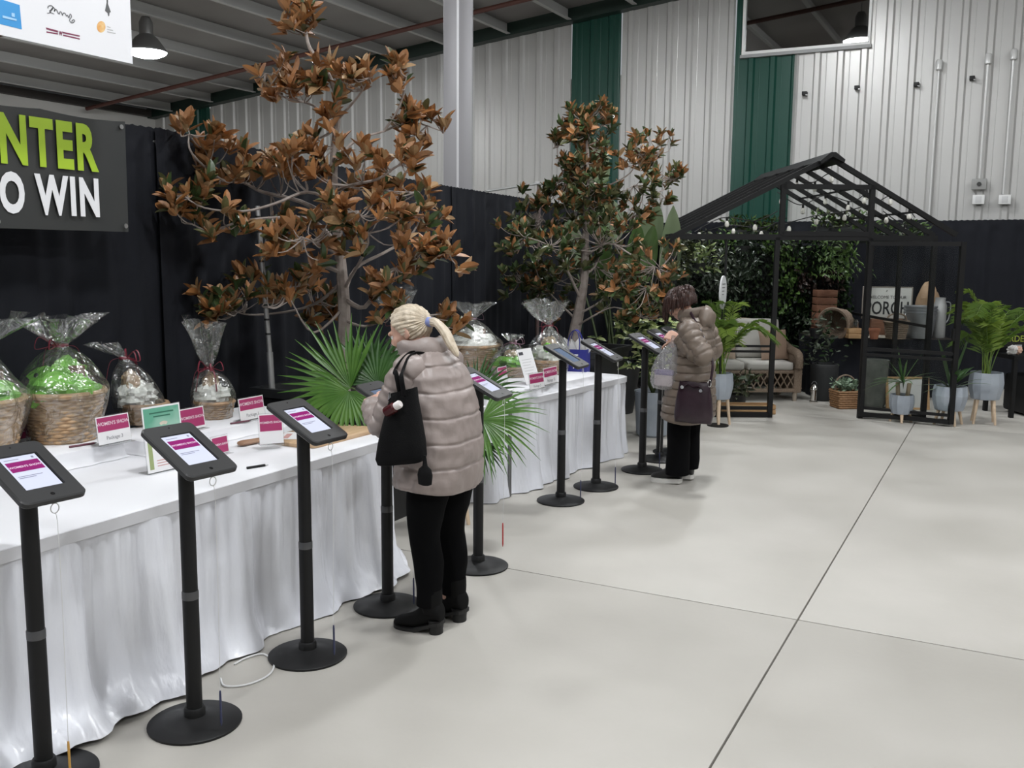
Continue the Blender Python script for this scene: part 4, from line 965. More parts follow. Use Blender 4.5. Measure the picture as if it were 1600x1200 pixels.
def quilt_tube(mb, pts, rad, period, amp, seed, n=30, step=0.008, wr=0.006):
    P = smooth_path([(*p, r) for p, r in zip(pts, rad)], 24); Q = []; s = 0.0
    last = Vector(P[0][:3])
    for q in P:
        v = Vector(q[:3]); s += (v - last).length; last = v; Q.append((v, q[3], s))
    rs = []; pu = None
    for i, (p, r, s) in enumerate(Q):
        d = (Q[min(i + 1, len(Q) - 1)][0] - Q[max(i - 1, 0)][0]).normalized()
        if pu is None: pu = Vector((0, 1, 0)) if abs(d.y) < 0.9 else Vector((1, 0, 0))
        x = d.cross(pu).normalized(); y = x.cross(d); pu = y; ring = []
        for k in range(n):
            a = 2 * math.pi * k / n
            dd_ = min(s % period, period - s % period); b = amp * 0.5 * abs(math.sin(math.pi * s / period)) - amp * 1.0 * math.exp(-(dd_ / 0.006) ** 2)
            nz = wr * noise.noise(Vector((math.cos(a) * 2.2 + seed, math.sin(a) * 2.2, s * 30))) * 1.6
            ring.append(p + (x * math.cos(a) + y * math.sin(a)) * (r + b + nz))
        rs.append(ring)
    mb.rings(rs)
def hand(mb, wrist, d, nrm, side, curl=0.5, scale=1.0, spread=0.06):
    """palm, four bent fingers of unequal length and a thumb leaving the side of the palm; nrm = back of the hand, side = +1 thumb toward d x nrm"""
    d = Vector(d).normalized(); nrm = Vector(nrm); nrm = (nrm - d * nrm.dot(d)).normalized(); s = d.cross(nrm) * side; w = Vector(wrist); k = scale
    for j in range(-2, 3):
        mb.tube([w + s * (0.012 * j * 0.7 * k), w + d * 0.045 * k + s * (0.0165 * j * k), w + d * 0.085 * k + s * (0.0165 * j * k)], [0.013 * k, 0.0125 * k, 0.0105 * k], 8)
    for j, L in enumerate((0.072, 0.080, 0.074, 0.058)):
        off = (1.5 - j) * 0.0195 * k; p = w + d * 0.080 * k + s * off; dir_ = (d + s * spread * (1.5 - j)).normalized(); pts = [p]; a = curl * 0.45
        for seg, f in enumerate((0.45, 0.31, 0.24)):
            dd = dir_ * math.cos(a) - nrm * math.sin(a); p = p + dd * (L * f * k); pts.append(p); a += curl * (0.75 if seg == 0 else 0.6)
        mb.tube(pts, [0.0092 * k, 0.0086 * k, 0.0078 * k, 0.0062 * k], 8)
    p = w + d * 0.022 * k + s * 0.026 * k; pts = [w + d * 0.012 * k + s * 0.012 * k, p]
    t1 = (d * 0.75 + s * 0.7 - nrm * 0.25).normalized(); p2 = p + t1 * 0.036 * k; t2 = (d * 0.95 + s * 0.2 - nrm * 0.35).normalized()
    pts += [p2, p2 + t2 * 0.028 * k]; mb.tube(pts, [0.013 * k, 0.0125 * k, 0.0098 * k, 0.0075 * k], 8)
def head_geo(mb, c, pitch, yaw=0.0, k=1.0):
    """skull, jaw, brow, nose, lips, ears; face toward local +y turned down by pitch"""
    M = Matrix.Translation(c) @ Matrix.Rotation(yaw, 4, 'Z') @ Matrix.Rotation(-pitch, 4, 'X'); M3 = M.to_3x3()
    B = lambda p, r: mb.ball(M @ Vector(p), tuple(q * k for q in r), 16, 10, M3)
    B((0, -0.012 * k, 0.02 * k), (0.074, 0.092, 0.088)); B((0, 0.03 * k, -0.02 * k), (0.062, 0.066, 0.085)); B((0, 0.045 * k, -0.075 * k), (0.042, 0.045, 0.038))
    B((0, 0.083 * k, 0.022 * k), (0.052, 0.016, 0.014))
    mb.tube([M @ Vector((0, 0.088 * k, 0.012 * k)), M @ Vector((0, 0.104 * k, -0.018 * k)), M @ Vector((0, 0.098 * k, -0.032 * k))], [0.008 * k, 0.012 * k, 0.010 * k], 8)
    for s in (-1, 1):
        B((s * 0.011 * k, 0.094 * k, -0.031 * k), (0.009, 0.010, 0.008)); B((s * 0.042 * k, 0.06 * k, -0.025 * k), (0.026, 0.028, 0.026))
        mb.ball(M @ Vector((s * 0.076 * k, -0.004 * k, -0.012 * k)), (0.0085 * k, 0.020 * k, 0.031 * k), 12, 8, (Matrix.Rotation(yaw, 3, 'Z') @ Matrix.Rotation(-pitch, 3, 'X') @ Matrix.Rotation(s * 0.35, 3, 'Z')))
        mb.ball(M @ Vector((s * 0.074 * k, 0.004 * k, -0.035 * k)), (0.008 * k, 0.009 * k, 0.010 * k), 8, 6)
    B((0, 0.087 * k, -0.055 * k), (0.022, 0.010, 0.006)); B((0, 0.085 * k, -0.065 * k), (0.019, 0.010, 0.007))
    return M
def fuse(name, mb, m, parent, vox=0.0048, sm=4):
    """join overlapping solids into one continuous skin"""
    me = mb.mesh(name); o = obj(name, me, m, parent)
    rm = o.modifiers.new('r', 'REMESH'); rm.mode = 'VOXEL'; rm.voxel_size = vox; rm.use_smooth_shade = True
    s = o.modifiers.new('s', 'SMOOTH'); s.iterations = sm; s.factor = 0.5
    bake_mods(o); o.data.materials.clear(); o.data.materials.append(m); o.data.shade_smooth(); return o
def eyes(parent, M, k=1.0):
    for s in (-1, 1):
        e = MB(); e.ball(M @ Vector((s * 0.031 * k, 0.077 * k, 0.002 * k)), 0.0125 * k, 12, 8); e.build('eye', mat('eye_white', (0.75, 0.74, 0.72), 0.2), parent)
def hair_cap(M, axis, rad, tmax, strands, amp, seed, extra=0.006):
    """hair shell over the skull; strands run from the pole 'axis' (head space) outward to tmax(phi)"""
    a = Vector(axis).normalized(); u = a.orthogonal().normalized()
    up = Vector((0, 0, 1)); u = (up - a * up.dot(a)).normalized(); v = a.cross(u); mb = MB(); rs = []; n = 150; m = 36
    for i in range(m + 1):
        ring = []
        for k in range(n):
            ph = 2 * math.pi * k / n; th = tmax(ph) * (0.03 + 0.97 * i / m)
            d = a * math.cos(th) + (u * math.cos(ph) + v * math.sin(ph)) * math.sin(th)
            st = math.sin(ph * strands + 2.5 * math.sin(ph * 3 + seed) + th * 1.2) + 0.6 * math.sin(ph * strands * 2.3 + seed + th * 2)
            r = 1.0 / math.sqrt((d.x / rad[0]) ** 2 + (d.y / rad[1]) ** 2 + (d.z / rad[2]) ** 2)
            r += extra + amp * st * min(1, th * 1.6) - 0.008 * (i == m) + 0.006 * noise.noise(d * 4 + Vector((seed, 0, 0)))
            ring.append(M @ (Vector((0, -0.010, 0.012)) + d * r))
        rs.append(ring)
    mb.rings(rs, True, False); return mb

# ------------------------------------------------------------------ person 1: taupe puffer coat, blond ponytail
M_taupe = mat('taupe_puffer_nylon', (0.295, 0.245, 0.228), 0.42, c2=(0.325, 0.27, 0.252), scale=6, bump=0.25, bscale=30, bdist=0.008)
M_blond = mat('blond_hair', (0.50, 0.41, 0.30), 0.45, c2=(0.66, 0.57, 0.45), scale=30, stretch=(1, 1, 1), bump=0.3, bscale=140)
M_blktrou = mat('black_trousers', (0.0025, 0.0025, 0.003), 0.95, spec=0.12)
M_suede = mat('black_suede', (0.004, 0.004, 0.004), 0.85, spec=0.2)
P1 = Vector((-2.30, 3.72, 0))
p1 = thing('person', 'blond person with a ponytail in a taupe puffer coat using a tablet', 'person', P1, R(90))
hc = Vector((0, 0.155, 1.395)); b = MB()
Mh1 = head_geo(b, hc, R(30), R(12), 1.0)
b.tube([(0, 0.03, 1.18), (0, 0.06, 1.27), (0, 0.115, 1.35)], [0.07, 0.055, 0.052], 14)
b.tube([(0, -0.02, 0.80), (0, -0.015, 0.95), (0, 0.01, 1.10), (0, 0.04, 1.22)], [0.135, 0.12, 0.13, 0.10], 18)
for s in (-1, 1):
    b.tube([(s * 0.08, -0.02, 0.82), (s * 0.09, 0.02, 0.46), (s * 0.09, -0.005, 0.30), (s * 0.09, 0.0, 0.08)], [0.085, 0.055, 0.048, 0.028], 14)
    b.tube([(s * 0.095, -0.02, 0.09), (s * 0.095, 0.04, 0.065), (s * 0.098, 0.11, 0.045)], [0.022, 0.02, 0.012], 10)
Lel, Lwr = Vector((-0.205, 0.165, 0.985)), Vector((-0.105, 0.30, 1.045))
b.tube([(-0.10, 0.03, 1.22), (-0.17, 0.06, 1.22), Lel, Lwr], [0.05, 0.048, 0.038, 0.027], 12)
hand(b, Lwr, (0.75, 0.5, 0.25), (-0.55, 0.1, 0.75), -1, 0.75)
Rel, Rwr = Vector((0.235, 0.16, 0.985)), Vector((0.135, 0.30, 1.075))
b.tube([(0.10, 0.03, 1.22), (0.17, 0.06, 1.22), Rel, Rwr], [0.05, 0.048, 0.038, 0.027], 12)
hand(b, Rwr, (-0.55, 0.6, 0.05), (0.25, -0.1, 0.9), 1, 0.7)
body1 = fuse('body', b, M_skin, p1)
eyes(p1, Mh1)
tieA = Vector((0, 0.045, 1.432))
axis = Mh1.inverted().to_3x3() @ (tieA - hc)
def tm1(ph):      # ph = 0 is the crown side, pi the nape side
    c = math.cos(ph); s = abs(math.sin(ph))
    return R(128) if c > 0.55 else (R(112) + (c - 0.1) / 0.45 * R(16) if c > 0.1 else (R(95) + (c + 0.4) / 0.5 * R(17) if c > -0.4 else R(62) + (c + 1) / 0.6 * R(33)))
hb_ = hair_cap(Mh1, axis, (0.079, 0.098, 0.094), tm1, 26, 0.0022, 1.0)
hair1 = hb_.build('hair', M_blond, p1, ang=80)
mb = MB(); tail = [(0, 0.05, 1.43, 0.020), (0.0, 0.012, 1.432, 0.026), (0.002, -0.03, 1.395, 0.032), (0.0, -0.062, 1.345, 0.030), (0.0, -0.09, 1.305, 0.020), (0.0, -0.10, 1.285, 0.006)]
for k in range(16):
    a = k * 2.4; q = 0.62 * math.sqrt((k + 0.5) / 16)
    P = smooth_path([(x + math.cos(a) * r * q, y + math.sin(a) * r * q * 0.6, z + math.sin(a) * r * q * 0.7, r * 0.42 + 0.002) for x, y, z, r in tail], 6)
    mb.tube([p[:3] for p in P], [p[3] for p in P], 7)
mb.build('ponytail', M_blond, hair1)
MB().tube([tieA + Vector((0, 0.012, 0.002)), tieA + Vector((0, -0.012, -0.0))], 0.0225, 16).build('hair_tie', mat('blue_hair_tie', (0.25, 0.30, 0.60), 0.6), hair1)
tab1 = [(0.685, 0.0, 0.245, 0.172), (0.75, -0.005, 0.243, 0.174), (0.87, -0.01, 0.235, 0.172), (1.0, -0.002, 0.222, 0.166), (1.1, 0.012, 0.216, 0.158), (1.19, 0.032, 0.205, 0.142), (1.25, 0.048, 0.175, 0.122), (1.29, 0.062, 0.12, 0.100), (1.315, 0.072, 0.088, 0.088)]
cb = coat_body(tab1, 0.112, 0.0055, 2.0, n=110, dz=0.004, wr=0.007)
quilt_tube(cb, [(-0.12, 0.035, 1.235), (-0.175, 0.06, 1.215), (-0.20, 0.105, 1.11), Lel, Lel.lerp(Lwr, 0.5) + Vector((-0.01, 0.0, -0.005)), Lwr], [0.070, 0.072, 0.066, 0.062, 0.054, 0.044], 0.075, 0.006, 3)
quilt_tube(cb, [(0.12, 0.035, 1.235), (0.185, 0.06, 1.215), (0.225, 0.11, 1.11), Rel, Rel.lerp(Rwr, 0.5), Rwr], [0.070, 0.072, 0.066, 0.062, 0.054, 0.044], 0.075, 0.006, 5)
coat1 = cb.build('coat', M_taupe, p1, ang=85)
mb = MB(); rs = []
for z, g in ((1.27, 0.008), (1.295, 0.024), (1.325, 0.026), (1.350, 0.017), (1.354, 0.006), (1.335, -0.006), (1.30, -0.008)):
    rs.append([Vector((math.cos(a) * (0.088 + g), 0.080 + (z - 1.3) * 0.45 + math.sin(a) * (0.086 + g), z + 0.014 * math.sin(a) * -1 + 0.004 * math.sin(a * 5))) for a in [2 * math.pi * k / 48 for k in range(48)]])
mb.rings(rs, False, False); mb.build('collar', M_taupe, coat1, ang=80)
mb = MB()
def leg_mesh(mb, x, tab, seed, n=28):
    P = smooth_path([(float(a), float(b_), float(c), float(d)) for a, b_, c, d in tab], 10); rs = []
    for (dx_, y, z, r) in P:
        rs.append([Vector((x + dx_ + math.cos(a) * (r + 0.004 * noise.noise(Vector((math.cos(a) * 2 + seed, z * 14, math.sin(a) * 2)))), y + math.sin(a) * (r * 1.02 + 0.004 * noise.noise(Vector((math.sin(a) * 2, z * 14 + seed, math.cos(a) * 2)))), z)) for a in [2 * math.pi * k / n for k in range(n)]])
    mb.rings(rs)
leg_mesh(mb, -0.095, [(0.012, -0.02, 0.85, 0.108), (0.004, -0.012, 0.72, 0.104), (0.0, 0.01, 0.58, 0.088), (0, 0.018, 0.46, 0.072), (0, -0.004, 0.33, 0.070), (0, -0.006, 0.22, 0.060), (0, -0.004, 0.13, 0.056)], 1)
leg_mesh(mb, 0.095, [(-0.012, -0.03, 0.85, 0.108), (-0.004, -0.028, 0.72, 0.104), (0.0, -0.012, 0.58, 0.088), (0, 0.0, 0.46, 0.072), (0, -0.022, 0.33, 0.070), (0, -0.024, 0.22, 0.060), (0, -0.02, 0.13, 0.056)], 2)
mb.build('trousers', M_blktrou, p1, ang=80)
def boot(parent, x, y, rz, m, msole, heel=0.045, Ln=0.255, shaft=0.2, wid=0.046, sole_t=0.010, shaft_r=0.052):
    Mb = Matrix.Translation((x, y, 0)) @ Matrix.Rotation(rz, 4, 'Z'); mb = MB(); rs = []
    prof = [(-0.075, 0.020, 0.055, 0.5), (-0.068, 0.036, 0.085, 0.8), (-0.045, 0.040, 0.11, 1), (-0.01, 0.040, 0.12, 1), (0.03, 0.040, 0.105, 1), (0.07, 0.042, 0.078, 1), (0.11, 0.044, 0.058, 1), (0.145, 0.038, 0.046, 0.95), (0.168, 0.022, 0.03, 0.7), (0.176, 0.008, 0.016, 0.4)]
    sc = Ln / 0.251
    for yy, w, h, q in smooth_path(prof, 3):
        g = heel * max(0, min(1, (0.05 - yy) / 0.10)) + sole_t; w *= wid / 0.044; ring = []
        for k in range(16):
            a = 2 * math.pi * k / 16; ring.append(Mb @ Vector((w * math.cos(a), yy * sc, g + h * 0.5 * (1 + math.sin(a) * (1.0 if math.sin(a) > 0 else 0.98)))))
        rs.append(ring)
    mb.rings(rs)
    if shaft: mb.tube([Mb @ Vector((0, -0.02, 0.05 + heel)), Mb @ Vector((0, -0.018, 0.12 + heel)), Mb @ Vector((0, -0.012, shaft))], [shaft_r * 0.9, shaft_r, shaft_r * 1.08], 20)
    bo = mb.build('boot' if shaft else 'shoe', m, parent, ang=60)
    mb = MB()
    if heel > 0.03:
        mb.rings([[Mb @ Vector((q * w * math.cos(a), -0.042 + 0.032 * q * math.sin(a) * 1.0, z)) for a in [2 * math.pi * k / 16 for k in range(16)]] for z, q, w in ((0.0, 1.0, 0.036), (0.02, 1.0, 0.037), (heel + 0.02, 1.15, 0.038))])
    out = []
    for yy, w, h, q in smooth_path(prof, 2): out.append((w * wid / 0.044 * 1.06, yy * sc))
    loop = [(x_, y_) for x_, y_ in out] + [(-x_, y_) for x_, y_ in reversed(out)]
    gz = lambda y_: heel * max(0, min(1, (0.05 - y_ / sc) / 0.10))
    t_ = sole_t + 0.006
    mb.rings([[Mb @ Vector((x_, y_, gz(y_) + 0.0)) for x_, y_ in loop], [Mb @ Vector((x_ * 1.02, y_, gz(y_) + t_)) for x_, y_ in loop]])
    mb.build('sole', msole, bo, ang=40)
M_rubber = mat('black_rubber_sole', (0.008, 0.008, 0.008), 0.6)
boot(p1, -0.095, 0.0, R(4), M_suede, M_rubber)
boot(p1, 0.095, -0.02, R(-8), M_suede, M_rubber)

# black tote on the left shoulder
M_tote = mat('black_canvas', (0.004, 0.004, 0.0045), 0.85, spec=0.2, bump=0.3, bscale=200)
L2W = Matrix.Translation(P1) @ Matrix.Rotation(R(90), 4, 'Z')
tb = thing('tote_bag', 'black canvas tote bag hanging from the shoulder of the taupe coat', 'bag', L2W @ Vector((-0.30, 0.005, 0.835)), R(90))
rs = []
for z, w, d, sh in ((0.0, 0.100, 0.035, 0), (0.004, 0.112, 0.048, 0), (0.03, 0.120, 0.056, 0), (0.10, 0.112, 0.054, -.002), (0.19, 0.092, 0.045, -.006), (0.27, 0.072, 0.036, -.012), (0.325, 0.060, 0.030, -.018), (0.325, 0.055, 0.026, -.018), (0.26, 0.06, 0.026, -.01)):
    ring = []
    for k in range(36):
        a = 2 * math.pi * k / 36; c, s = math.cos(a), math.sin(a); e = 3.2; q = (abs(c) ** e + abs(s) ** e) ** (-1 / e)
        ring.append(Vector((d * q * s + 0.006 * noise.noise(Vector((c * 3, s * 3, z * 12))), sh + w * q * c, z - (0.018 * c if z > 0.3 else 0.02 * c))))
    rs.append(ring)
MB().rings(rs, True, False).build('bag_body', M_tote, tb, ang=60)
sh = L2W.inverted()
S0 = Vector((-0.15, 0.045, 1.298)) - Vector((-0.30, 0.005, 0.835))
for s in (-1, 1):
    pts = [(0.026 * s + 0.004, -0.050, 0.31), (0.030 * s, -0.045, 0.40), (0.045 if s > 0 else -0.015, -0.022, 0.46), (S0.x * 0.75 + 0.02 * s, S0.y - 0.012, S0.z - 0.03), (S0.x + 0.01 * s, S0.y + 0.002, S0.z + 0.004), (S0.x + 0.05, S0.y + 0.045, S0.z - 0.03)]
    pts = [(-0.036 if s < 0 else 0.02, 0.030 * s - 0.012, 0.31), (-0.040 if s < 0 else 0.0, 0.026 * s - 0.004, 0.39), (S0.x - 0.105, S0.y + 0.022 * s, S0.z - 0.06), (S0.x - 0.055, S0.y + 0.012 * s, S0.z - 0.012), (S0.x + 0.0, S0.y + 0.012 * s, S0.z + 0.006), (S0.x + 0.06, S0.y + 0.02 * s, S0.z - 0.0)]
    MB().tube(smooth_path(pts, 7), 0.013, 8, sq=0.35).build('strap', M_tote, tb)
kc = Vector((-0.062, 0.015, 0.20))
key = MB(); key.tube([kc + Vector((0, 0, 0.12)), kc + Vector((-0.002, -0.006, 0.10)), kc + Vector((0, 0.006, 0.085)), kc + Vector((0, 0.0, 0.115))], 0.0035, 6); key.build('clip', mat('chrome', (0.7, 0.7, 0.7), 0.15, metal=1.0), tb)
bt = Matrix.Translation(kc + Vector((-0.004, -0.01, 0.05))) @ Matrix.Rotation(R(60), 4, 'X')
mb = MB(); mb.lathe([(0.012, -0.035), (0.022, -0.03), (0.023, 0.02), (0.016, 0.028)], 16); mb.v = [tuple(bt @ Vector(p)) for p in mb.v]; mb.build('sanitizer_bottle', mat('dark_red_holder', (0.06, 0.008, 0.01), 0.25), tb)
mb = MB(); mb.lathe([(0.017, 0.026), (0.018, 0.05), (0.014, 0.056)], 16); mb.v = [tuple(bt @ Vector(p)) for p in mb.v]; mb.build('bottle_cap', mat('white_cap', (0.8, 0.75, 0.74), 0.4), tb)
pz = Vector((-0.02, -0.135, -0.02))
mb = MB(); mb.rings([[pz + Vector((d * math.sin(a), w * math.cos(a), z)) for a in [2 * math.pi * k / 18 for k in range(18)]] for z, w, d in ((-0.055, 0.02, 0.012), (-0.05, 0.032, 0.02), (-0.01, 0.036, 0.022), (0.015, 0.030, 0.018), (0.03, 0.012, 0.01), (0.075, 0.005, 0.005))]); mb.build('hanging_pouch', M_tote, tb)

# ------------------------------------------------------------------ person 2: long tan quilted coat, dark hair
M_tan = mat('tan_quilted_nylon', (0.17, 0.132, 0.105), 0.45, c2=(0.19, 0.15, 0.12), scale=6, bump=0.25, bscale=30, bdist=0.008)
M_dhair = mat('dark_auburn_hair', (0.022, 0.009, 0.007), 0.4, c2=(0.05, 0.02, 0.014), scale=40, bump=0.4, bscale=120)
P2 = Vector((-2.195, 7.09, 0))
p2 = thing('person', 'dark haired person in a long tan quilted coat looking down at tablets', 'person', P2, R(90))
hc2 = Vector((0, 0.03, 1.375)); b = MB()
Mh2 = head_geo(b, hc2, R(38), R(5), 1.0)
b.tube([(0, -0.09, 1.16), (0, -0.06, 1.25), (0, -0.01, 1.33)], [0.07, 0.055, 0.052], 14)
b.tube([(0, -0.06, 0.80), (0, -0.08, 0.95), (0, -0.09, 1.10), (0, -0.085, 1.20)], [0.135, 0.115, 0.115, 0.09], 18)
for s in (-1, 1):
    b.tube([(s * 0.08, -0.05, 0.82), (s * 0.085, -0.01, 0.46), (s * 0.085, -0.02, 0.30), (s * 0.085, -0.01, 0.08)], [0.085, 0.055, 0.046, 0.028], 14)
    b.tube([(s * 0.085, -0.02, 0.075), (s * 0.085, 0.04, 0.07), (s * 0.088, 0.09, 0.06)], [0.024, 0.022, 0.014], 10)
E2, W2 = Vector((-0.25, -0.235, 1.015)), Vector((-0.185, -0.02, 1.13))
b.tube([(-0.10, -0.09, 1.20), (-0.17, -0.10, 1.20), E2, W2], [0.05, 0.048, 0.038, 0.027], 12)
hand(b, W2, (0.15, 0.9, 0.25), (-0.7, 0.0, 0.6), -1, 1.3)
E2r, W2r = Vector((0.25, -0.16, 1.0)), Vector((0.13, 0.06, 1.06))
b.tube([(0.10, -0.09, 1.20), (0.17, -0.10, 1.20), E2r, W2r], [0.05, 0.048, 0.038, 0.027], 12)
hand(b, W2r, (-0.3, 0.9, 0.0), (0.3, 0.0, 0.9), 1, 0.6)
fuse('body', b, M_skin, p2)
eyes(p2, Mh2)
def tm2(ph):
    c = math.cos(ph)
    return R(112) if c > 0.3 else R(118)
# short layered hair falling forward over the face
mb = hair_cap(Mh2, (0, -0.45, 0.9), (0.090, 0.112, 0.104), lambda ph: R(100) + R(16) * abs(math.sin(ph)), 22, 0.005, 3.0, 0.014)
rngh = random.Random(4)
for k in range(110):
    ph = rngh.uniform(0, 6.28); d0 = Vector((math.sin(ph), math.cos(ph), rngh.uniform(0.0, 0.7))).normalized()
    p0 = Mh2 @ (Vector((0, -0.01, 0.01)) + Vector((d0.x * 0.096, d0.y * 0.118, d0.z * 0.108)))
    out = (Mh2.to_3x3() @ d0); out.z *= 0.25
    L = rngh.uniform(0.05, 0.11)
    mb.tube(smooth_path([tuple(p0 + Vector((0, 0, 0.03))), tuple(p0 + out * 0.012), tuple(p0 + out * 0.015 + Vector((rngh.uniform(-.01, .01), 0.006, -L)))], 4), [0.009, 0.011, 0.011, 0.011, 0.010, 0.009, 0.007, 0.005, 0.003], 6)
mb.build('hair', M_dhair, p2, ang=80)
tab2 = [(0.50, -0.06, 0.262, 0.192), (0.62, -0.065, 0.255, 0.188), (0.78, -0.075, 0.235, 0.172), (0.92, -0.085, 0.218, 0.155), (1.04, -0.095, 0.21, 0.142), (1.14, -0.098, 0.205, 0.130), (1.20, -0.09, 0.185, 0.118), (1.25, -0.08, 0.135, 0.100), (1.285, -0.066, 0.09, 0.088)]
cb = coat_body(tab2, 0.062, 0.009, 4.0, n=96, dz=0.0045, wr=0.006)
quilt_tube(cb, [(-0.12, -0.095, 1.205), (-0.19, -0.105, 1.19), (-0.235, -0.17, 1.10), E2, E2.lerp(W2, 0.5) + Vector((-0.01, 0.01, -0.01)), W2 + Vector((0, -0.01, 0))], [0.066, 0.078, 0.076, 0.074, 0.062, 0.048], 0.058, 0.006, 7)
quilt_tube(cb, [(0.12, -0.095, 1.205), (0.19, -0.105, 1.19), (0.24, -0.14, 1.10), E2r, E2r.lerp(W2r, 0.5), W2r], [0.066, 0.078, 0.076, 0.074, 0.062, 0.048], 0.058, 0.006, 9)
coat2 = cb.build('coat', M_tan, p2, ang=85)
mb = MB(); rs = []
for i in range(15):
    t = i / 14; a = -math.pi * 0.5 + t * math.pi
    c = Vector((0, -0.14 - 0.045 * math.cos(a * 1.0), 1.255 + 0.075 * math.sin(a))); r = 0.085 * math.cos(a * 0.86) ** 0.7 + 0.012
    rs.append([c + Vector((math.cos(q) * r * 1.15, math.sin(q) * r * 0.62, 0.012 * math.sin(q * 3 + i * 0.8) - 0.05 * math.sin(q) * (0.3 + t * 0.4))) for q in [2 * math.pi * k / 36 for k in range(36)]])
mb.rings(rs); mb.build('hood', M_tan, coat2, ang=80)
mb = MB(); rs = []
for z, g in ((1.265, 0.0), (1.285, 0.018), (1.325, 0.022), (1.345, 0.012), (1.33, 0.0)):
    rs.append([Vector((math.cos(a) * (0.082 + g), -0.060 + math.sin(a) * (0.085 + g), z - 0.02 * math.sin(a))) for a in [2 * math.pi * k / 40 for k in range(40)]])
mb.rings(rs, False, False); mb.build('collar', M_tan, coat2, ang=80)
mb = MB()
for s in (-1, 1):
    leg_mesh(mb, s * 0.088, [(0, -0.06, 0.80, 0.105), (0, -0.04, 0.62, 0.098), (0, -0.02, 0.46, 0.088), (0, -0.02, 0.30, 0.086), (0, -0.018, 0.16, 0.088), (0, -0.014, 0.075, 0.088)] if s < 0 else [(0, -0.08, 0.80, 0.105), (0, -0.06, 0.62, 0.098), (0, -0.045, 0.46, 0.088), (0, -0.045, 0.30, 0.086), (0, -0.045, 0.18, 0.088), (0, -0.04, 0.095, 0.088)], 5 + s)
mb.build('trousers', M_blktrou, p2, ang=80)
M_wsole = mat('white_platform_sole', (0.68, 0.67, 0.64), 0.5); M_slip = mat('black_leather_slip_on', (0.010, 0.010, 0.010), 0.4)
boot(p2, -0.088, 0.02, R(0), M_slip, M_wsole, 0.012, 0.245, 0, 0.046, 0.028)
boot(p2, 0.088, -0.02, R(-4), M_slip, M_wsole, 0.012, 0.245, 0, 0.046, 0.028)
# purple crossbody bag
L2W2 = Matrix.Translation(P2) @ Matrix.Rotation(R(90), 4, 'Z')
M_plumbag = mat('plum_leather', (0.022, 0.010, 0.016), 0.3, c2=(0.034, 0.017, 0.026), scale=5, bump=0.3, bscale=16)
cbp = Vector((-0.295, -0.19, 0.525))
cr = thing('crossbody_bag', 'dark plum leather crossbody bag hanging over the tan coat', 'bag', L2W2 @ cbp, R(90))
rs = []
for z, w, d in ((0.0, 0.128, 0.03), (0.005, 0.138, 0.040), (0.06, 0.145, 0.050), (0.18, 0.132, 0.042), (0.26, 0.118, 0.028), (0.30, 0.112, 0.016), (0.30, 0.106, 0.010), (0.25, 0.10, 0.012)):
    rs.append([Vector((d * math.sin(a) * (abs(math.cos(a)) ** 3 + abs(math.sin(a)) ** 3) ** (-1 / 3), w * math.cos(a) * (abs(math.cos(a)) ** 3.4 + abs(math.sin(a)) ** 3.4) ** (-1 / 3.4), z + 0.004 * math.sin(a * 5 + z * 30))) for a in [2 * math.pi * k / 40 for k in range(40)]])
MB().rings(rs, True, False).build('bag_body', M_plumbag, cr, ang=60)
for s in (-1, 1):
    MB().tube(smooth_path([(-0.030, 0.07, 0.255), (-0.04, 0.04, 0.285), (-0.042, -0.0, 0.27), (-0.04, -0.04, 0.275), (-0.03, -0.07, 0.255)] if s < 0 else [(0.0, -0.112, 0.28), (0.03, -0.12, 0.45), (0.09, -0.03, 0.62), (0.16, 0.08, 0.77), (0.23, 0.12, 0.80), (0.34, 0.15, 0.78)], 8), 0.010, 7, sq=0.4).build('strap', M_plumbag, cr)
M_chrome = mat('chrome', (0.7, 0.7, 0.7), 0.15, metal=1.0)
for y, z in ((0.08, 0.262), (-0.06, 0.245)):
    c = Vector((-0.036, y, z)); MB().tube([c, c + Vector((-0.008, 0, 0))], 0.013, 14).build('stud', M_chrome, cr)
MB().tube([Vector((-0.012, -0.114, 0.30)) + Vector((0.0, 0.012 * math.sin(k * 0.628), 0.026 * math.cos(k * 0.628))) for k in range(11)], 0.004, 6).build('clasp', M_chrome, cr)
# clear plastic carrier bag with a pale package
pbp = Vector((-0.20, 0.075, 0.74))
pb = thing('plastic_bag', 'clear plastic carrier bag with a pale lavender package held by the dark haired person', 'bag', L2W2 @ pbp, R(90))
M_clear = film('clear_polythene', (0.92, 0.91, 0.93), gloss=0.2, rough=0.14, bump=0.8, bscale=24, haze=0.16)
rs = []
for z, w, d, sy in ((0.0, 0.05, 0.02, 0.0), (0.01, 0.085, 0.045, 0.0), (0.06, 0.108, 0.06, 0.0), (0.16, 0.105, 0.06, -0.005), (0.24, 0.085, 0.045, -0.02), (0.31, 0.05, 0.028, -0.045), (0.36, 0.024, 0.016, -0.06), (0.41, 0.014, 0.010, -0.065)):
    rs.append([Vector((d * math.sin(a) + 0.010 * noise.noise(Vector((math.cos(a) * 3, math.sin(a) * 3, z * 20))), sy + w * math.cos(a) * (1 + 0.12 * noise.noise(Vector((math.cos(a) * 2, math.sin(a) * 2, z * 11 + 3)))), z)) for a in [2 * math.pi * k / 36 for k in range(36)]])
MB().rings(rs, True, True).build('film', M_clear, pb, ang=70)
MB().bbox(-0.035, 0.035, -0.078, 0.070, 0.025, 0.115, b=0.02).build('package', mat('pale_pink_package', (0.62, 0.53, 0.55), 0.5, c2=(0.7, 0.62, 0.63), scale=10), pb)
MB().bbox(-0.037, 0.037, -0.079, 0.068, 0.11, 0.15, b=0.012).build('package_band', mat('lavender_band', (0.22, 0.17, 0.36), 0.5), pb)
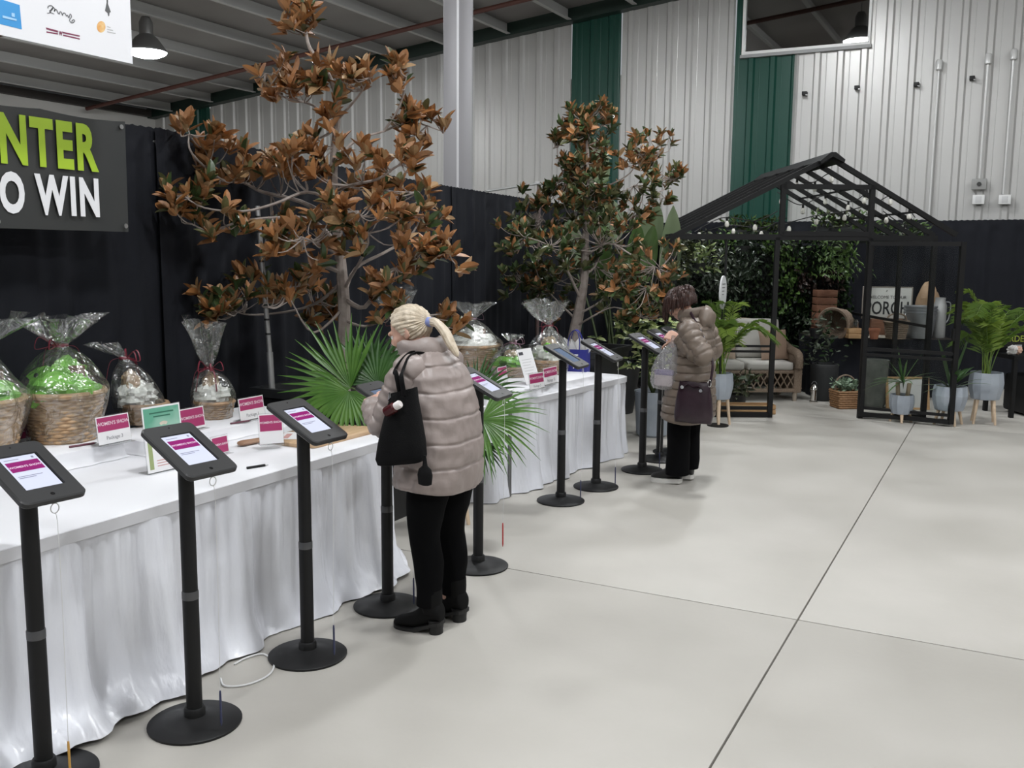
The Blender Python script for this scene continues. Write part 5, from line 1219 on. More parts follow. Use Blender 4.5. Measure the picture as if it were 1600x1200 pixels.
# ================================================================== greenhouse and what stands in it
M_gh = mat('greenhouse_black_steel', (0.006, 0.006, 0.0065), 0.5, spec=0.3)
M_pane = film('greenhouse_pane', (0.95, 0.96, 0.955), gloss=0.009, rough=0.0, bump=0.0)
RT0 = Vector((math.cos(THETA), math.sin(THETA), 0)); GL0, GD0 = 3.15, 10.31
GB = RT0 * GL0 + FWH * GD0
def loc(px, py, D):
    """greenhouse-local point (x right, y away, z up) of the thing seen there at distance D"""
    p = at(px, py, D); return Vector((p.dot(RT0) - GL0, p.dot(FWH) - GD0, p.z))
def W_(v): return RT0 * (GL0 + v[0]) + FWH * (GD0 + v[1]) + Vector((0, 0, v[2] if len(v) > 2 else 0))
gh = thing('greenhouse', 'black steel framed greenhouse with gable roof and open doors', 'greenhouse', GB, THETA)
xL, xR = loc(1049, 400, GD0).x, loc(1459, 400, GD0).x; xd0, xd1 = loc(1209, 500, GD0).x, loc(1352, 500, GD0).x
zE = loc(1250, 371, GD0).z; ap = loc(1297, 246, GD0); xA, zA = ap.x, ap.z
rl = loc(1036, 377, GD0); rr_e = loc(1494, 367, GD0); DEP = 2.7
T = 0.05
def ghbar(name, a, b, w=T, h=None, par=gh): return MB().bar(a, b, w, h).build(name, M_gh, par, smooth=False)
ghbar('tie_beam', (xL - 0.02, 0, zE), (xR + 0.02, 0, zE), 0.05, 0.06); ghbar('tie_beam', (xL, DEP, zE), (xR, DEP, zE), 0.05, 0.06)
for x in (xL, xd0, xd1, xR): ghbar('post', (x, 0, 0), (x, 0, zE), 0.05)
for x in (xL, (xL + xR) / 2, xR): ghbar('post', (x, DEP, 0), (x, DEP, zE), 0.05)
for y in (0.9, 1.8): ghbar('post', (xL, y, 0), (xL, y, zE), 0.045); ghbar('post', (xR, y, 0), (xR, y, zE), 0.045)
for x in (xL, xR): ghbar('eave_beam', (x, 0, zE), (x, DEP, zE), 0.05, 0.05); ghbar('sill_rail', (x, 0, 0.03), (x, DEP, 0.03), 0.04)
for i in range(6):
    y = DEP * i / 5; th = 0.055 if i in (0, 5) else 0.04
    ghbar('rafter', (xA, y, zA), (rl.x, y, rl.z), th, 0.05); ghbar('rafter', (xA, y, zA), (rr_e.x, y, rr_e.z), th, 0.05)
mb = MB(); mb.rings([[(xA + dx_, y, zA + dz) for dx_, dz in ((-0.13, -0.045), (-0.02, 0.045), (0.03, 0.045), (0.13, -0.03), (0.12, -0.06), (0.0, 0.0), (-0.12, -0.075))] for y in (-0.10, DEP + 0.05)]); mb.build('ridge_cap', M_gh, gh, smooth=False)
for q in (0.35, 0.7):
    for e in (rl, rr_e): ghbar('purlin', (xA + (e.x - xA) * q, 0, zA + (e.z - zA) * q), (xA + (e.x - xA) * q, DEP, zA + (e.z - zA) * q), 0.02)
# gable window
w0, w1 = loc(1224, 300, GD0).x, loc(1363, 300, GD0).x; wz1 = loc(1290, 292, GD0).z; wz0 = zE + 0.03
for D_ in (0.0,):
    for a, b in (((w0, D_, wz0), (w0, D_, wz1 + 0.03)), ((w1, D_, wz0), (w1, D_, wz1 + 0.03)), ((w0 - 0.03, D_, wz1), (w1 + 0.03, D_, wz1)), ((w0, D_, wz0 + 0.01), (w1, D_, wz0 + 0.01))): ghbar('gable_window_frame', a, b, 0.06, 0.05)
MB().box(w0, w1, -0.003, 0.003, wz0 + 0.03, wz1 - 0.02).build('pane', M_pane, gh, smooth=False)
for x, zt in ((loc(1130, 300, GD0).x, 0.0),):
    ghbar('gable_strut', (x, DEP, zE), (x, DEP, zE + (zA - zE) * (x - rl.x) / (xA - rl.x)), 0.03)
# fixed left front panel
for z in (0.03, 0.10): ghbar('panel_rail', (xL, 0, z), (xd0, 0, z), 0.035 if z > 0.05 else 0.05)
zm = loc(1170, 545, GD0).z
for dz in (-0.028, 0.03): ghbar('panel_rail', (xL, 0, zm + dz), (xd0, 0, zm + dz), 0.024)
ghbar('panel_mullion', ((xL + xd0) / 2 + 0.02, 0, 0.03), ((xL + xd0) / 2 + 0.02, 0, zE), 0.022)
MB().box(xL + 0.02, xd0 - 0.02, -0.002, 0.002, 0.12, zE - 0.03).build('pane', M_pane, gh, smooth=False)
MB().box(xd1 + 0.02, xR - 0.02, -0.002, 0.002, 0.05, zE - 0.03).build('pane', M_pane, gh, smooth=False)
ghbar('panel_rail', (xd1, 0, 0.03), (xR, 0, 0.03), 0.04)
ghbar('panel_rail', (xL, 0, 1.0), (xL, DEP, 1.0), 0.03); ghbar('panel_rail', (xR, 0, 1.0), (xR, DEP, 1.0), 0.03)
# right door leaf, swung outward
hx = Vector((xd1, -0.03, 0.0)); fx = Vector((xd1 + 0.76, -0.50, 0.0)); dv = fx - hx
door = ghbar('door_leaf', hx + Vector((0, 0, 0.03)), hx + Vector((0, 0, zE - 0.04)), 0.045)
dz_ = Vector((0, 0, 1))
for a, b, w in ((fx + dz_ * 0.03, fx + dz_ * (zE - 0.04), 0.05), (hx + dz_ * 0.05, fx + dz_ * 0.05, 0.045), (hx + dz_ * 0.12, fx + dz_ * 0.12, 0.03), (hx + dz_ * (zE - 0.06), fx + dz_ * (zE - 0.06), 0.045), (hx + dz_ * 0.76, fx + dz_ * 0.76, 0.035), (hx + dz_ * 0.70, fx + dz_ * 0.70, 0.03)):
    ghbar('door_rail', a, b, w, None, door)
n_ = Vector((-dv.y, dv.x, 0)).normalized() * 0.002
MB().add([hx + n_ + dz_ * 0.14, fx + n_ + dz_ * 0.14, fx + n_ + dz_ * (zE - 0.08), hx + n_ + dz_ * (zE - 0.08), hx - n_ + dz_ * 0.14, fx - n_ + dz_ * 0.14, fx - n_ + dz_ * (zE - 0.08), hx - n_ + dz_ * (zE - 0.08)], [(0, 1, 2, 3), (7, 6, 5, 4)]).build('pane', M_pane, door, smooth=False)
MB().box(fx.x - 0.06, fx.x - 0.04, fx.y - 0.05, fx.y - 0.01, 0.9, 1.02).build('door_handle', M_gh, door, smooth=False)
# string lights
M_wire = mat('black_wire', (0.008, 0.008, 0.008), 0.5); M_bulb = mat('frosted_bulb', (0.72, 0.70, 0.64), 0.25, spec=0.6)
sl = thing('string_lights', 'string of pale round bulbs on black wire draped under the greenhouse roof', 'string lights', GB, THETA)
rng = random.Random(21)
runs = [[(1085, 362, 0.3), (1130, 340, 0.5), (1180, 345, 0.6), (1215, 330, 0.8)], [(1215, 300, 1.2), (1250, 320, 1.0), (1290, 305, 1.3), (1330, 315, 1.0), (1355, 300, 0.9)], [(1225, 350, 0.7), (1270, 338, 1.2), (1320, 330, 1.0), (1365, 318, 0.6), (1400, 305, 0.5), (1430, 340, 0.4)],
        [(1240, 278, 0.6), (1270, 285, 1.0), (1300, 270, 0.8), (1330, 285, 1.2), (1360, 300, 0.9)], [(1090, 365, 1.5), (1140, 352, 1.8), (1190, 356, 1.6), (1230, 340, 1.4)], [(1380, 330, 1.0), (1410, 350, 1.2), (1440, 352, 1.5)]]
for r_ in runs:
    P = smooth_path([tuple(loc(x, y, GD0 + d)) for x, y, d in r_], 8); MB().tube(P, 0.006, 5).build('wire', M_wire, sl)
    for k in range(2, len(P) - 2, 7):
        p = Vector(P[k]); s = MB(); s.lathe([(0.013, 0.0), (0.014, -0.035), (0.011, -0.04)], 10, p); so = s.build('socket', M_wire, sl)
        s = MB(); s.lathe([(0.011, -0.038), (0.02, -0.055), (0.026, -0.078), (0.022, -0.10), (0.006, -0.112)], 12, p); s.build('bulb', M_bulb, so)

# ------------------------------------------------------------------ foliage helpers
M_dg = [mat('ivy_dark', (0.010, 0.022, 0.008), 0.4), mat('ivy_mid', (0.022, 0.048, 0.014), 0.4), mat('ivy_olive', (0.045, 0.055, 0.018), 0.45), mat('ivy_grey', (0.06, 0.075, 0.05), 0.5), mat('ivy_bronze', (0.03, 0.016, 0.011), 0.5), mat('ivy_bright', (0.07, 0.13, 0.03), 0.4), mat('ivy_black', (0.004, 0.007, 0.004), 0.6)]
M_var = mat('variegated_leaf', (0.32, 0.36, 0.16), 0.4, c2=(0.14, 0.22, 0.06), scale=30)
def leafmass(name, parent, pts, size, mats, rng, w=0.5, kind='stuff'):
    """many small leaves at pts (position, outward direction, material index)"""
    sh = leaf_mb(1, w, 0.2, 0.3, 3); tot = [MB() for _ in mats]
    for p, d, g in pts:
        M = Matrix.Translation(p) @ orient(d + Vector((rng.gauss(0, .5), rng.gauss(0, .5), rng.gauss(0, .5))), Vector((rng.gauss(0, 1), rng.gauss(0, 1), 1))) @ Matrix.Scale(size * rng.uniform(0.6, 1.3), 4)
        leaf_spray(tot[g], M, sh)
    al = MB(); mi = []
    for g, q in enumerate(tot): al.add(q.v, q.f); mi += [g] * len(q.f)
    o = al.build(name, mats, parent, kind=kind); o.data.polygons.foreach_set('material_index', mi); return o
# living wall at the back of the greenhouse
lw = thing('ivy_screen', 'dense dark plant wall of ivy and ferns lining the back of the greenhouse', 'plants', W_((xL, DEP - 0.16, 0)), THETA)
MB().box(0.0, xR - xL, 0.0, 0.06, 0.0, zE - 0.06).build('backing', mat('black_backing', (0.004, 0.005, 0.004), 0.9), lw, smooth=False)
rng = random.Random(31); pts = []
for k in range(7000):
    x = rng.uniform(0.0, xR - xL); z = rng.uniform(0.25, zE + 0.12); dep = rng.uniform(0.0, 0.16)
    f = x / (xR - xL); v = noise.noise(Vector((x * 1.6, z * 1.6, 3.0)))
    if z > 1.75 and v > -0.1: g = 5 if f > 0.35 else 2
    elif f > 0.62 and z > 1.0: g = 4 if v > 0.0 and f > 0.74 else (5 if v > -0.25 and f < 0.78 else 1)
    elif f < 0.22: g = 3 if v > -0.05 else 2
    else: g = 0 if v < 0.05 else (1 if rng.random() < 0.6 else 6)
    if rng.random() < 0.18: g = rng.choice((0, 1, 6))
    pts.append((Vector((x, -dep, z)), Vector((0, -1, -0.4)), g))
leafmass('foliage', lw, pts, 0.075, M_dg, rng, 0.55)
ls = thing('ivy_screen', 'grey green trailing plants lining the left side of the greenhouse', 'plants', W_((xL + 0.06, 0.15, 0)), THETA)
pts = []
MB().box(0, 0.03, 0, DEP - 0.4, 0.5, zE - 0.1).build('backing', mat('black_backing', (0.004, 0.005, 0.004), 0.9), ls, smooth=False)
for k in range(2600):
    y = rng.uniform(0.0, DEP - 0.4); z = rng.uniform(0.7, zE + 0.05); v = noise.noise(Vector((y * 2, z * 2, 9.0)))
    pts.append((Vector((rng.uniform(0.03, 0.2), y, z)), Vector((1, -0.6, -0.5)), 3 if v > 0.1 else (2 if v > -0.15 else 0)))
leafmass('foliage', ls, pts, 0.07, M_dg, rng, 0.5)
hp = thing('hanging_plant', 'cream variegated hanging plant at the left eave of the greenhouse', 'plant', W_(loc(1088, 430, GD0 + 0.35)), THETA)
MB().lathe([(0.07, 0.02), (0.11, 0.14), (0.10, 0.14)], 20, cap1=False).build('pot', M_planter, hp)
leafmass('foliage', hp, [(Vector((rng.gauss(0, .12), rng.gauss(0, .1), 0.14 + rng.uniform(-.12, .2))), Vector((rng.gauss(0, 1), -0.8, 0.2)), 0) for k in range(170)], 0.075, [M_var], rng, 0.45)
MB().tube([(0, 0, 0.12), (0, 0, zE - (W_(loc(1088, 430, GD0 + 0.35))).z)], 0.003, 5).build('hanger', M_wire, hp)
for k, (px, py, g, lab) in enumerate(((1120, 415, 3, 'grey green trailing hanging plant beside the white oval sign'), (1310, 395, 5, 'bright green hanging fern over the greenhouse doorway'), (1160, 400, 0, 'dark leafy hanging plant behind the fixed glass panel'))):
    q = W_(loc(px, py, GD0 + 1.3 - 0.5 * (k == 0))); hp = thing('hanging_plant', lab, 'plant', q, THETA, 'hanging plants in the greenhouse')
    MB().lathe([(0.07, 0.02), (0.10, 0.12), (0.09, 0.12)], 16, cap1=False).build('pot', M_planter, hp)
    leafmass('foliage', hp, [(Vector((rng.gauss(0, .13), rng.gauss(0, .11), 0.1 + rng.uniform(-.38, .12))), Vector((rng.gauss(0, 1), -0.6, -0.8)), 0) for _ in range(330)], 0.065, [M_dg[g]], rng, 0.35)
    MB().tube([(0, 0, 0.1), (0, 0, zE + 0.1 - q.z)], 0.003, 5).build('hanger', M_wire, hp)
for k, (px, py, lab) in enumerate(((1172, 352, 'green plants along the rear eave left of the gable window'), (1310, 345, 'bright green plants along the rear eave behind the gable window'), (1400, 360, 'pale green plants along the rear eave right of the gable window'))):
    q = W_(loc(px, py + 22, GD0 + DEP - 0.1)); hp = thing('planter_box', lab, 'plant', q, THETA, 'eave planter boxes')
    MB().bbox(-0.32, 0.32, -0.06, 0.06, 0.0, 0.12, b=0.01).build('box', M_planter, hp)
    leafmass('foliage', hp, [(Vector((rng.uniform(-.36, .36), rng.gauss(0, .06), 0.12 + rng.uniform(-.05, .16))), Vector((rng.gauss(0, .7), -0.5, 0.8)), rng.choice((0, 1))) for _ in range(260)], 0.08, [M_dg[5], M_dg[2 if k != 2 else 3]], rng, 0.4)

# ------------------------------------------------------------------ wicker loveseat
M_swick = mat('weathered_wicker', (0.17, 0.12, 0.085), 0.7, c2=(0.24, 0.18, 0.13), scale=60, bump=0.5, bscale=130)
M_cush = mat('grey_cushion', (0.42, 0.40, 0.37), 0.8, bump=0.15, bscale=90)
so0 = W_(loc(1245, 624, GD0 + 1.12)); so0.z = 0
sofa = thing('loveseat', 'brown wicker loveseat with grey cushions inside the greenhouse', 'sofa', so0 - RT0 * 0.62, THETA + R(4))
hw_ = 0.64
for s in (-1, 1):
    mb = MB(); mb.bbox(s * hw_ - 0.05, s * hw_ + 0.05, 0.0, 0.62, 0.10, 0.40, b=0.02); P = smooth_path([(s * hw_, 0.0, 0.40), (s * hw_, 0.03, 0.56), (s * hw_, 0.3, 0.60), (s * hw_, 0.6, 0.66)], 6); mb.tube(P, 0.05, 10); mb.bbox(s * hw_ - 0.03, s * hw_ + 0.03, 0.03, 0.60, 0.35, 0.58, b=0.01); mb.build('arm', M_swick, sofa)
    for y in (0.04, 0.60): MB().tube([(s * (hw_ - 0.02), y, 0.12), (s * (hw_ - 0.02), y, 0.0)], [0.03, 0.024], 10).build('leg', mat('pale_sofa_leg', (0.30, 0.25, 0.20), 0.6), sofa)
mb = MB(); rs = []
for i in range(21):
    t = i / 20; x = -hw_ + 2 * hw_ * t; zt = 0.80 + 0.16 * math.sin(math.pi * t) ** 0.5
    rs.append([(x, 0.60, 0.15), (x, 0.70, zt), (x, 0.745, zt + 0.01), (x, 0.68, 0.15)])
mb.rings(rs); mb.build('back_frame', M_swick, sofa)
MB().bbox(-hw_ + 0.04, hw_ - 0.04, 0.02, 0.62, 0.335, 0.375, b=0.012).build('seat_frame', M_swick, sofa)
MB().bbox(-hw_ + 0.04, hw_ - 0.04, 0.0, 0.05, 0.11, 0.155, b=0.01).build('apron_rail', M_swick, sofa)
for k in range(15):
    x = -hw_ + 0.06 + k * 0.083
    for s in (-1, 1):
        xa, xb = (x, x + 0.11) if s > 0 else (x + 0.11, x)
        MB().tube([(xa, 0.02 + 0.004 * s, 0.15), ((xa + xb) / 2, 0.02 + 0.004 * s, 0.245), (xb, 0.02 + 0.004 * s, 0.34)], 0.009, 6).build('lattice_strand', M_swick, sofa)
for s in (-1, 1):
    MB().bbox(s * 0.30 - 0.285, s * 0.30 + 0.285, 0.01, 0.58, 0.375, 0.475, b=0.035).build('seat_cushion', M_cush, sofa, ang=60)
    Mb = Matrix.Translation((s * 0.30, 0.60, 0.70)) @ Matrix.Rotation(R(-12), 4, 'X'); MB().bbox(-0.285, 0.285, -0.07, 0.07, -0.24, 0.26, b=0.05, M=Mb).build('back_cushion', M_cush, sofa, ang=60)
def pillow(label, p, rz, rx, s, m):
    t = thing('throw_pillow', label, 'pillow', p, rz); mb = MB(); rs = []; n = 16
    for sg in (1, -1):
        pass
    vs_ = []; fs = []
    for sg in (1, -1):
        o = len(vs_)
        for i in range(n + 1):
            for j in range(n + 1):
                u, v = 2 * i / n - 1, 2 * j / n - 1; h = sg * 0.30 * s * (max(0, (1 - u * u) * (1 - v * v))) ** 0.5 * 0.8; pin = 1 - 0.06 * (1 - abs(u * v))
                q = Matrix.Rotation(rx, 3, 'X') @ Vector((u * s * (1 - 0.05 * (1 - v * v)), h, v * s * (1 - 0.05 * (1 - u * u)))); vs_.append(q + Vector((0, 0, s * 0.97)))
        for i in range(n):
            for j in range(n): a = o + i * (n + 1) + j; fs.append((a, a + n + 1, a + n + 2, a + 1) if sg < 0 else (a, a + 1, a + n + 2, a + n + 1))
    MB().add(vs_, fs).build('pillow_cover', m, t, ang=70); return t
Sf = lambda x, y, z: (so0 - RT0 * 0.62) + RT0 * x + FWH * y + Vector((0, 0, z))
pillow('tan throw pillow on the right end of the wicker loveseat', Sf(0.40, 0.33, 0.475), THETA + R(15), R(-18), 0.19, mat('tan_pillow', (0.26, 0.175, 0.125), 0.8))
pillow('beige throw pillow on the left end of the wicker loveseat', Sf(-0.22, 0.36, 0.475), THETA - R(8), R(-22), 0.16, mat('beige_pillow', (0.33, 0.25, 0.19), 0.8))

# ------------------------------------------------------------------ display table with porch things
def lbox(name, label, cat, px, py, D, w, d, h, m, rz=0.0, z=None, group=None, b=0.006):
    p = W_(loc(px, py, D)); 
    if z is not None: p.z = z
    t = thing(name, label, cat, p, THETA + rz, group); MB().bbox(-w / 2, w / 2, -d / 2, d / 2, 0, h, b=b).build('body', m, t); return t
TZ = 0.74
tp = W_(loc(1362, 600, GD0 + 1.95)); tp.z = 0
dt = thing('display_table', 'black clothed display table at the back of the greenhouse', 'table', tp, THETA - R(4))
MB().bbox(-0.86, 0.86, -0.36, 0.36, TZ - 0.03, TZ, b=0.006).build('table_top', mat('dark_table_top', (0.02, 0.015, 0.012), 0.5), dt)
rs = []
for f in (0.0, 0.3, 0.7, 1.0):
    rs.append([Vector((x + 0.012 * f * math.sin(i * 1.1), y + 0.012 * f * math.sin(i * 1.3), TZ - 0.012 - (TZ - 0.02) * f)) for i, (x, y) in enumerate([(q.x, q.y) for q in resample([Vector((-0.87, -0.37)), Vector((0.87, -0.37)), Vector((0.87, 0.37)), Vector((-0.87, 0.37))], 0.04)])])
MB().rings(rs, False, False).build('cloth_skirt', M_black_cloth, dt, ang=80)
MB().bbox(-0.35, 0.25, -0.40, 0.1, TZ + 0.001, TZ + 0.006, b=0.002).build('runner', mat('cream_runner', (0.42, 0.37, 0.31), 0.8), dt)
D_t = GD0 + 1.75
def onT(px, D=D_t): p = W_(loc(px, 520, D)); p.z = TZ; return p
M_crate = mat('rust_wood_crate', (0.14, 0.055, 0.028), 0.7, c2=(0.20, 0.09, 0.05), scale=8, stretch=(1, 1, 6))
M_oak = mat('oak_wood', (0.38, 0.22, 0.10), 0.5, c2=(0.48, 0.30, 0.15), scale=5, stretch=(1, 8, 8))
def crate(label, p, rz, w, d, h, m, slats=4):
    t = thing('wooden_crate', label, 'crate', p, rz)
    for i in range(slats):
        z0 = 0.002 + h * i / slats
        for y in (-d / 2, d / 2 - 0.012): MB().bbox(-w / 2, w / 2, y, y + 0.012, z0, z0 + h / slats * 0.86, b=0.002).build('slat', m, t)
        for x in (-w / 2, w / 2 - 0.012): MB().bbox(x, x + 0.012, -d / 2 + 0.012, d / 2 - 0.012, z0, z0 + h / slats * 0.86, b=0.002).build('slat', m, t)
    MB().box(-w / 2 + 0.005, w / 2 - 0.005, -d / 2 + 0.005, d / 2 - 0.005, 0.001, 0.01).build('bottom', m, t, smooth=False); return t
crate('rust coloured wooden crate standing on end at the back of the display table', onT(1286, GD0 + 2.15), THETA, 0.26, 0.2, 0.58, M_crate, 6)
# wicker basket lying on its side
wb = thing('wicker_basket', 'wicker basket lying on its side on the display table', 'basket', onT(1308, GD0 + 1.85), THETA)
o_ = wicker('basket', wb, 0.13, 0.185, 0.30, M_swick, 1.0, 12, 48)
for ch in [o_] + list(o_.children): ch.data.transform(Matrix.Translation((0.08, 0.06, 0.195)) @ Matrix.Rotation(R(-40), 4, 'Z') @ Matrix.Rotation(R(96), 4, 'X'))
crate('small pale wooden crate in front of the lying wicker basket', onT(1334, GD0 + 1.55), THETA, 0.18, 0.16, 0.13, M_oak, 2)
wg = thing('glass_jar', 'small clear glass jar standing on the small pale crate', 'jar', onT(1336, GD0 + 1.55) + Vector((0, 0, 0.131)), THETA)
MB().lathe([(0.035, 0.0), (0.04, 0.01), (0.04, 0.07), (0.028, 0.085), (0.028, 0.10)], 16).build('glass', film('jar_glass', (0.9, 0.92, 0.9), gloss=0.25, rough=0.05, bump=0), wg)
# PORCH sign
ps = thing('porch_sign', 'white sign reading PORCH in black letters on the display table', 'sign', onT(1383, GD0 + 2.05) + Vector((0, 0, 0.0)), THETA - R(6))
pl = loc(1383, 508, GD0 + 2.05); z0_ = 0.22; hs = 0.39
MB().bbox(-0.30, 0.30, -0.012, 0.012, z0_, z0_ + hs, b=0.004).build('board', mat('white_sign_board', (0.62, 0.61, 0.58), 0.6), ps)
for a in ((-0.31, -0.295, z0_ - 0.01, z0_ + hs + 0.01), (0.295, 0.31, z0_ - 0.01, z0_ + hs + 0.01)): MB().bbox(a[0], a[1], -0.016, 0.014, a[2], a[3], b=0.003).build('frame', mat('grey_wood_frame', (0.25, 0.22, 0.19), 0.7), ps)
for a in ((z0_ - 0.012, z0_ + 0.002), (z0_ + hs - 0.002, z0_ + hs + 0.012)): MB().bbox(-0.31, 0.31, -0.016, 0.014, a[0], a[1], b=0.003).build('frame', mat('grey_wood_frame', (0.25, 0.22, 0.19), 0.7), ps)
MB().bbox(-0.2, 0.2, -0.08, 0.08, 0.0, z0_ - 0.012, b=0.004).build('stand_block', M_crate, ps)
M_ink = mat('black_ink', (0.012, 0.012, 0.014), 0.5)
text_mesh('PORCH', 0.235, M_ink, ps, (0.0, -0.0135, z0_ + 0.12), (R(90), 0, 0), name='sign_lettering', ext=0.0008, bold=0.003, sx=0.70)
text_mesh('WELCOME TO OUR', 0.058, M_ink, ps, (0.0, -0.0135, z0_ + 0.265), (R(90), 0, 0), name='sign_lettering', ext=0.0006, sx=0.9)
for k, x in enumerate((-0.2, -0.05, 0.12)): leafmass('printed_leaf', ps, [(Vector((x + rng.uniform(-.05, .05), -0.0125, z0_ + 0.35 + rng.uniform(-.025, .02))), Vector((1, 0, 0)), 0) for _ in range(5)], 0.03, [M_ink], rng, 0.4, 'stuff')
# galvanised tubs, paper sack, ewer
M_galv = mat('galvanised_tin', (0.30, 0.31, 0.33), 0.38, metal=0.75, c2=(0.38, 0.39, 0.41), scale=9)
for k in range(3):
    t = thing('galvanised_tub', ['lowest galvanised tub of the nested stack', 'middle galvanised tub of the nested stack', 'topmost galvanised tub of the nested stack'][k], 'tub', onT(1436, GD0 + 1.65) + Vector((0, 0, 0.035 * k)), THETA, 'nested galvanised tubs')
    MB().lathe([(0.145, 0.0), (0.15, 0.004), (0.19, 0.31), (0.198, 0.315), (0.198, 0.33), (0.188, 0.33), (0.149, 0.012), (0.02, 0.012)], 36, cap1=True).build('tub_wall', M_galv, t, ang=50)
    for s in (-1, 1): MB().tube([(s * 0.192, 0.03 * math.cos(a), 0.27 + 0.03 * math.sin(a)) for a in [math.pi * j / 6 for j in range(7)]], 0.005, 6).build('handle', M_galv, t)
M_kraft = mat('kraft_paper', (0.30, 0.19, 0.11), 0.7, c2=(0.36, 0.24, 0.15), scale=10, bump=0.4, bscale=20)
t = thing('paper_sack', 'brown kraft paper sack standing above the galvanised tubs', 'sack', onT(1446, GD0 + 2.15), THETA)
crumple('sack', t, (0, 0, 0.34), (0.15, 0.12, 0.33), M_kraft, 5, amp=0.16)
t = thing('wicker_tote', 'brown woven tote basket in front of the PORCH sign', 'basket', onT(1400, GD0 + 1.50), THETA)
wicker('basket', t, 0.09, 0.115, 0.21, M_swick, 1.2, 9, 40)
MB().tube(smooth_path([(-0.12, 0, 0.2), (-0.10, 0, 0.28), (0, 0, 0.31), (0.10, 0, 0.28), (0.12, 0, 0.2)], 6), 0.01, 6).build('handle', M_swick, t)
t = thing('terracotta_pot', 'small terracotta pot in front of the woven tote', 'pot', onT(1366, GD0 + 1.45), THETA)
MB().lathe([(0.045, 0), (0.062, 0.10), (0.07, 0.10), (0.07, 0.13), (0.06, 0.13), (0.055, 0.05)], 20).build('pot', mat('terracotta', (0.36, 0.13, 0.07), 0.7), t)
t = thing('tin_ewer', 'tall pale metal ewer at the right end of the display table', 'jug', onT(1466, GD0 + 1.75), THETA)
MB().lathe([(0.075, 0), (0.08, 0.02), (0.08, 0.40), (0.06, 0.46), (0.062, 0.50), (0.055, 0.50)], 24).build('body', mat('pale_tin', (0.42, 0.42, 0.42), 0.4, metal=0.5), t)
MB().tube(smooth_path([(0.07, 0, 0.45), (0.13, 0, 0.42), (0.12, 0, 0.25), (0.08, 0, 0.18)], 6), 0.008, 6).build('handle', M_galv, t)
t = thing('trailing_plant', 'grey leaved plant trailing over the left front of the display table', 'plant', onT(1275, GD0 + 1.50), THETA)
MB().lathe([(0.06, 0), (0.085, 0.12), (0.078, 0.12)], 18, cap1=False).build('pot', M_planter, t)
leafmass('foliage', t, [(Vector((rng.gauss(0, .14), rng.gauss(-.05, .08), rng.uniform(-.32, .32))), Vector((rng.gauss(0, 1), -0.7, 0.0)), rng.choice((0, 0, 1))) for _ in range(190)], 0.085, [M_dg[3], M_dg[1]], rng, 0.35)
# floor things in the greenhouse
t = thing('stone_planter', 'large dark grey round planter beneath the display table', 'planter', W_(loc(1286, 622, GD0 + 1.30)) * 1.0, THETA); t.location.z = 0
MB().lathe([(0.13, 0), (0.16, 0.1), (0.165, 0.42), (0.15, 0.45), (0.135, 0.44), (0.13, 0.3)], 28).build('planter', mat('charcoal_stone', (0.02, 0.021, 0.022), 0.7), t)
t = thing('silver_lantern', 'small silver lantern beside the wicker loveseat', 'lantern', W_(loc(1271, 624, GD0 + 1.05)), THETA); t.location.z = 0
MB().lathe([(0.045, 0), (0.05, 0.01), (0.05, 0.02), (0.036, 0.03), (0.036, 0.16), (0.05, 0.17), (0.03, 0.21), (0.008, 0.23)], 18).build('body', mat('polished_silver', (0.75, 0.73, 0.7), 0.15, metal=1.0), t)
MB().tube([(0.03 * math.cos(a), 0, 0.225 + 0.035 * math.sin(a)) for a in [math.pi * j / 8 for j in range(9)]], 0.003, 5).build('handle', M_galv, t)
t = thing('succulent_basket', 'square wicker basket of pale succulents at the greenhouse doorway', 'basket', W_(loc(1319, 632, GD0 + 0.72)), THETA + R(8)); t.location.z = 0
mb = MB()
for i in range(8):
    z = 0.015 + i * 0.026; w = 0.115 + 0.0022 * i
    P = [Vector((q.x + 0.003 * math.sin(j * 1.6 + i * math.pi), q.y + 0.003 * math.sin(j * 1.6 + i * math.pi), z)) for j, q in enumerate(resample(rounded([Vector((-w, -w)), Vector((w, -w)), Vector((w, w)), Vector((-w, w))], 0.02, 3), 0.015))]
    mb.tube(P + [P[0]], 0.0145, 5, cap=False)
mb.build('basket', mat('orange_wicker', (0.24, 0.125, 0.055), 0.6, c2=(0.33, 0.18, 0.085), scale=40), t)
MB().tube(smooth_path([(-0.12, 0, 0.2), (-0.10, 0, 0.33), (0, 0, 0.38), (0.10, 0, 0.33), (0.12, 0, 0.2)], 6), 0.011, 6).build('handle', M_swick, t)
leafmass('succulents', t, [(Vector((rng.uniform(-.12, .12), rng.uniform(-.12, .12), 0.2 + rng.uniform(0, .12))), Vector((rng.gauss(0, .6), -0.3, 0.8)), 0) for _ in range(240)], 0.05, [mat('succulent', (0.20, 0.28, 0.19), 0.5)], rng, 0.5)
t = thing('round_planter', 'tall grey stone planter just inside the right door', 'planter', W_(loc(1364, 640, GD0 + 0.75)), THETA); t.location.z = 0
MB().lathe([(0.11, 0), (0.13, 0.05), (0.145, 0.5), (0.15, 0.56), (0.13, 0.56), (0.125, 0.45)], 28).build('planter', mat('mossy_stone', (0.10, 0.105, 0.095), 0.8, c2=(0.14, 0.145, 0.13), scale=12, bump=0.3), t)
t = thing('framed_board', 'white board in a tan wooden frame leaning behind the small legged pot', 'picture frame', W_(loc(1418, 645, GD0 + 0.6)), THETA); t.location.z = 0
Mb = Matrix.Rotation(R(-12), 4, 'X')
MB().bbox(-0.22, 0.22, -0.008, 0.008, 0.02, 0.36, b=0.003, M=Mb).build('board', mat('chalk_white', (0.55, 0.54, 0.53), 0.6), t)
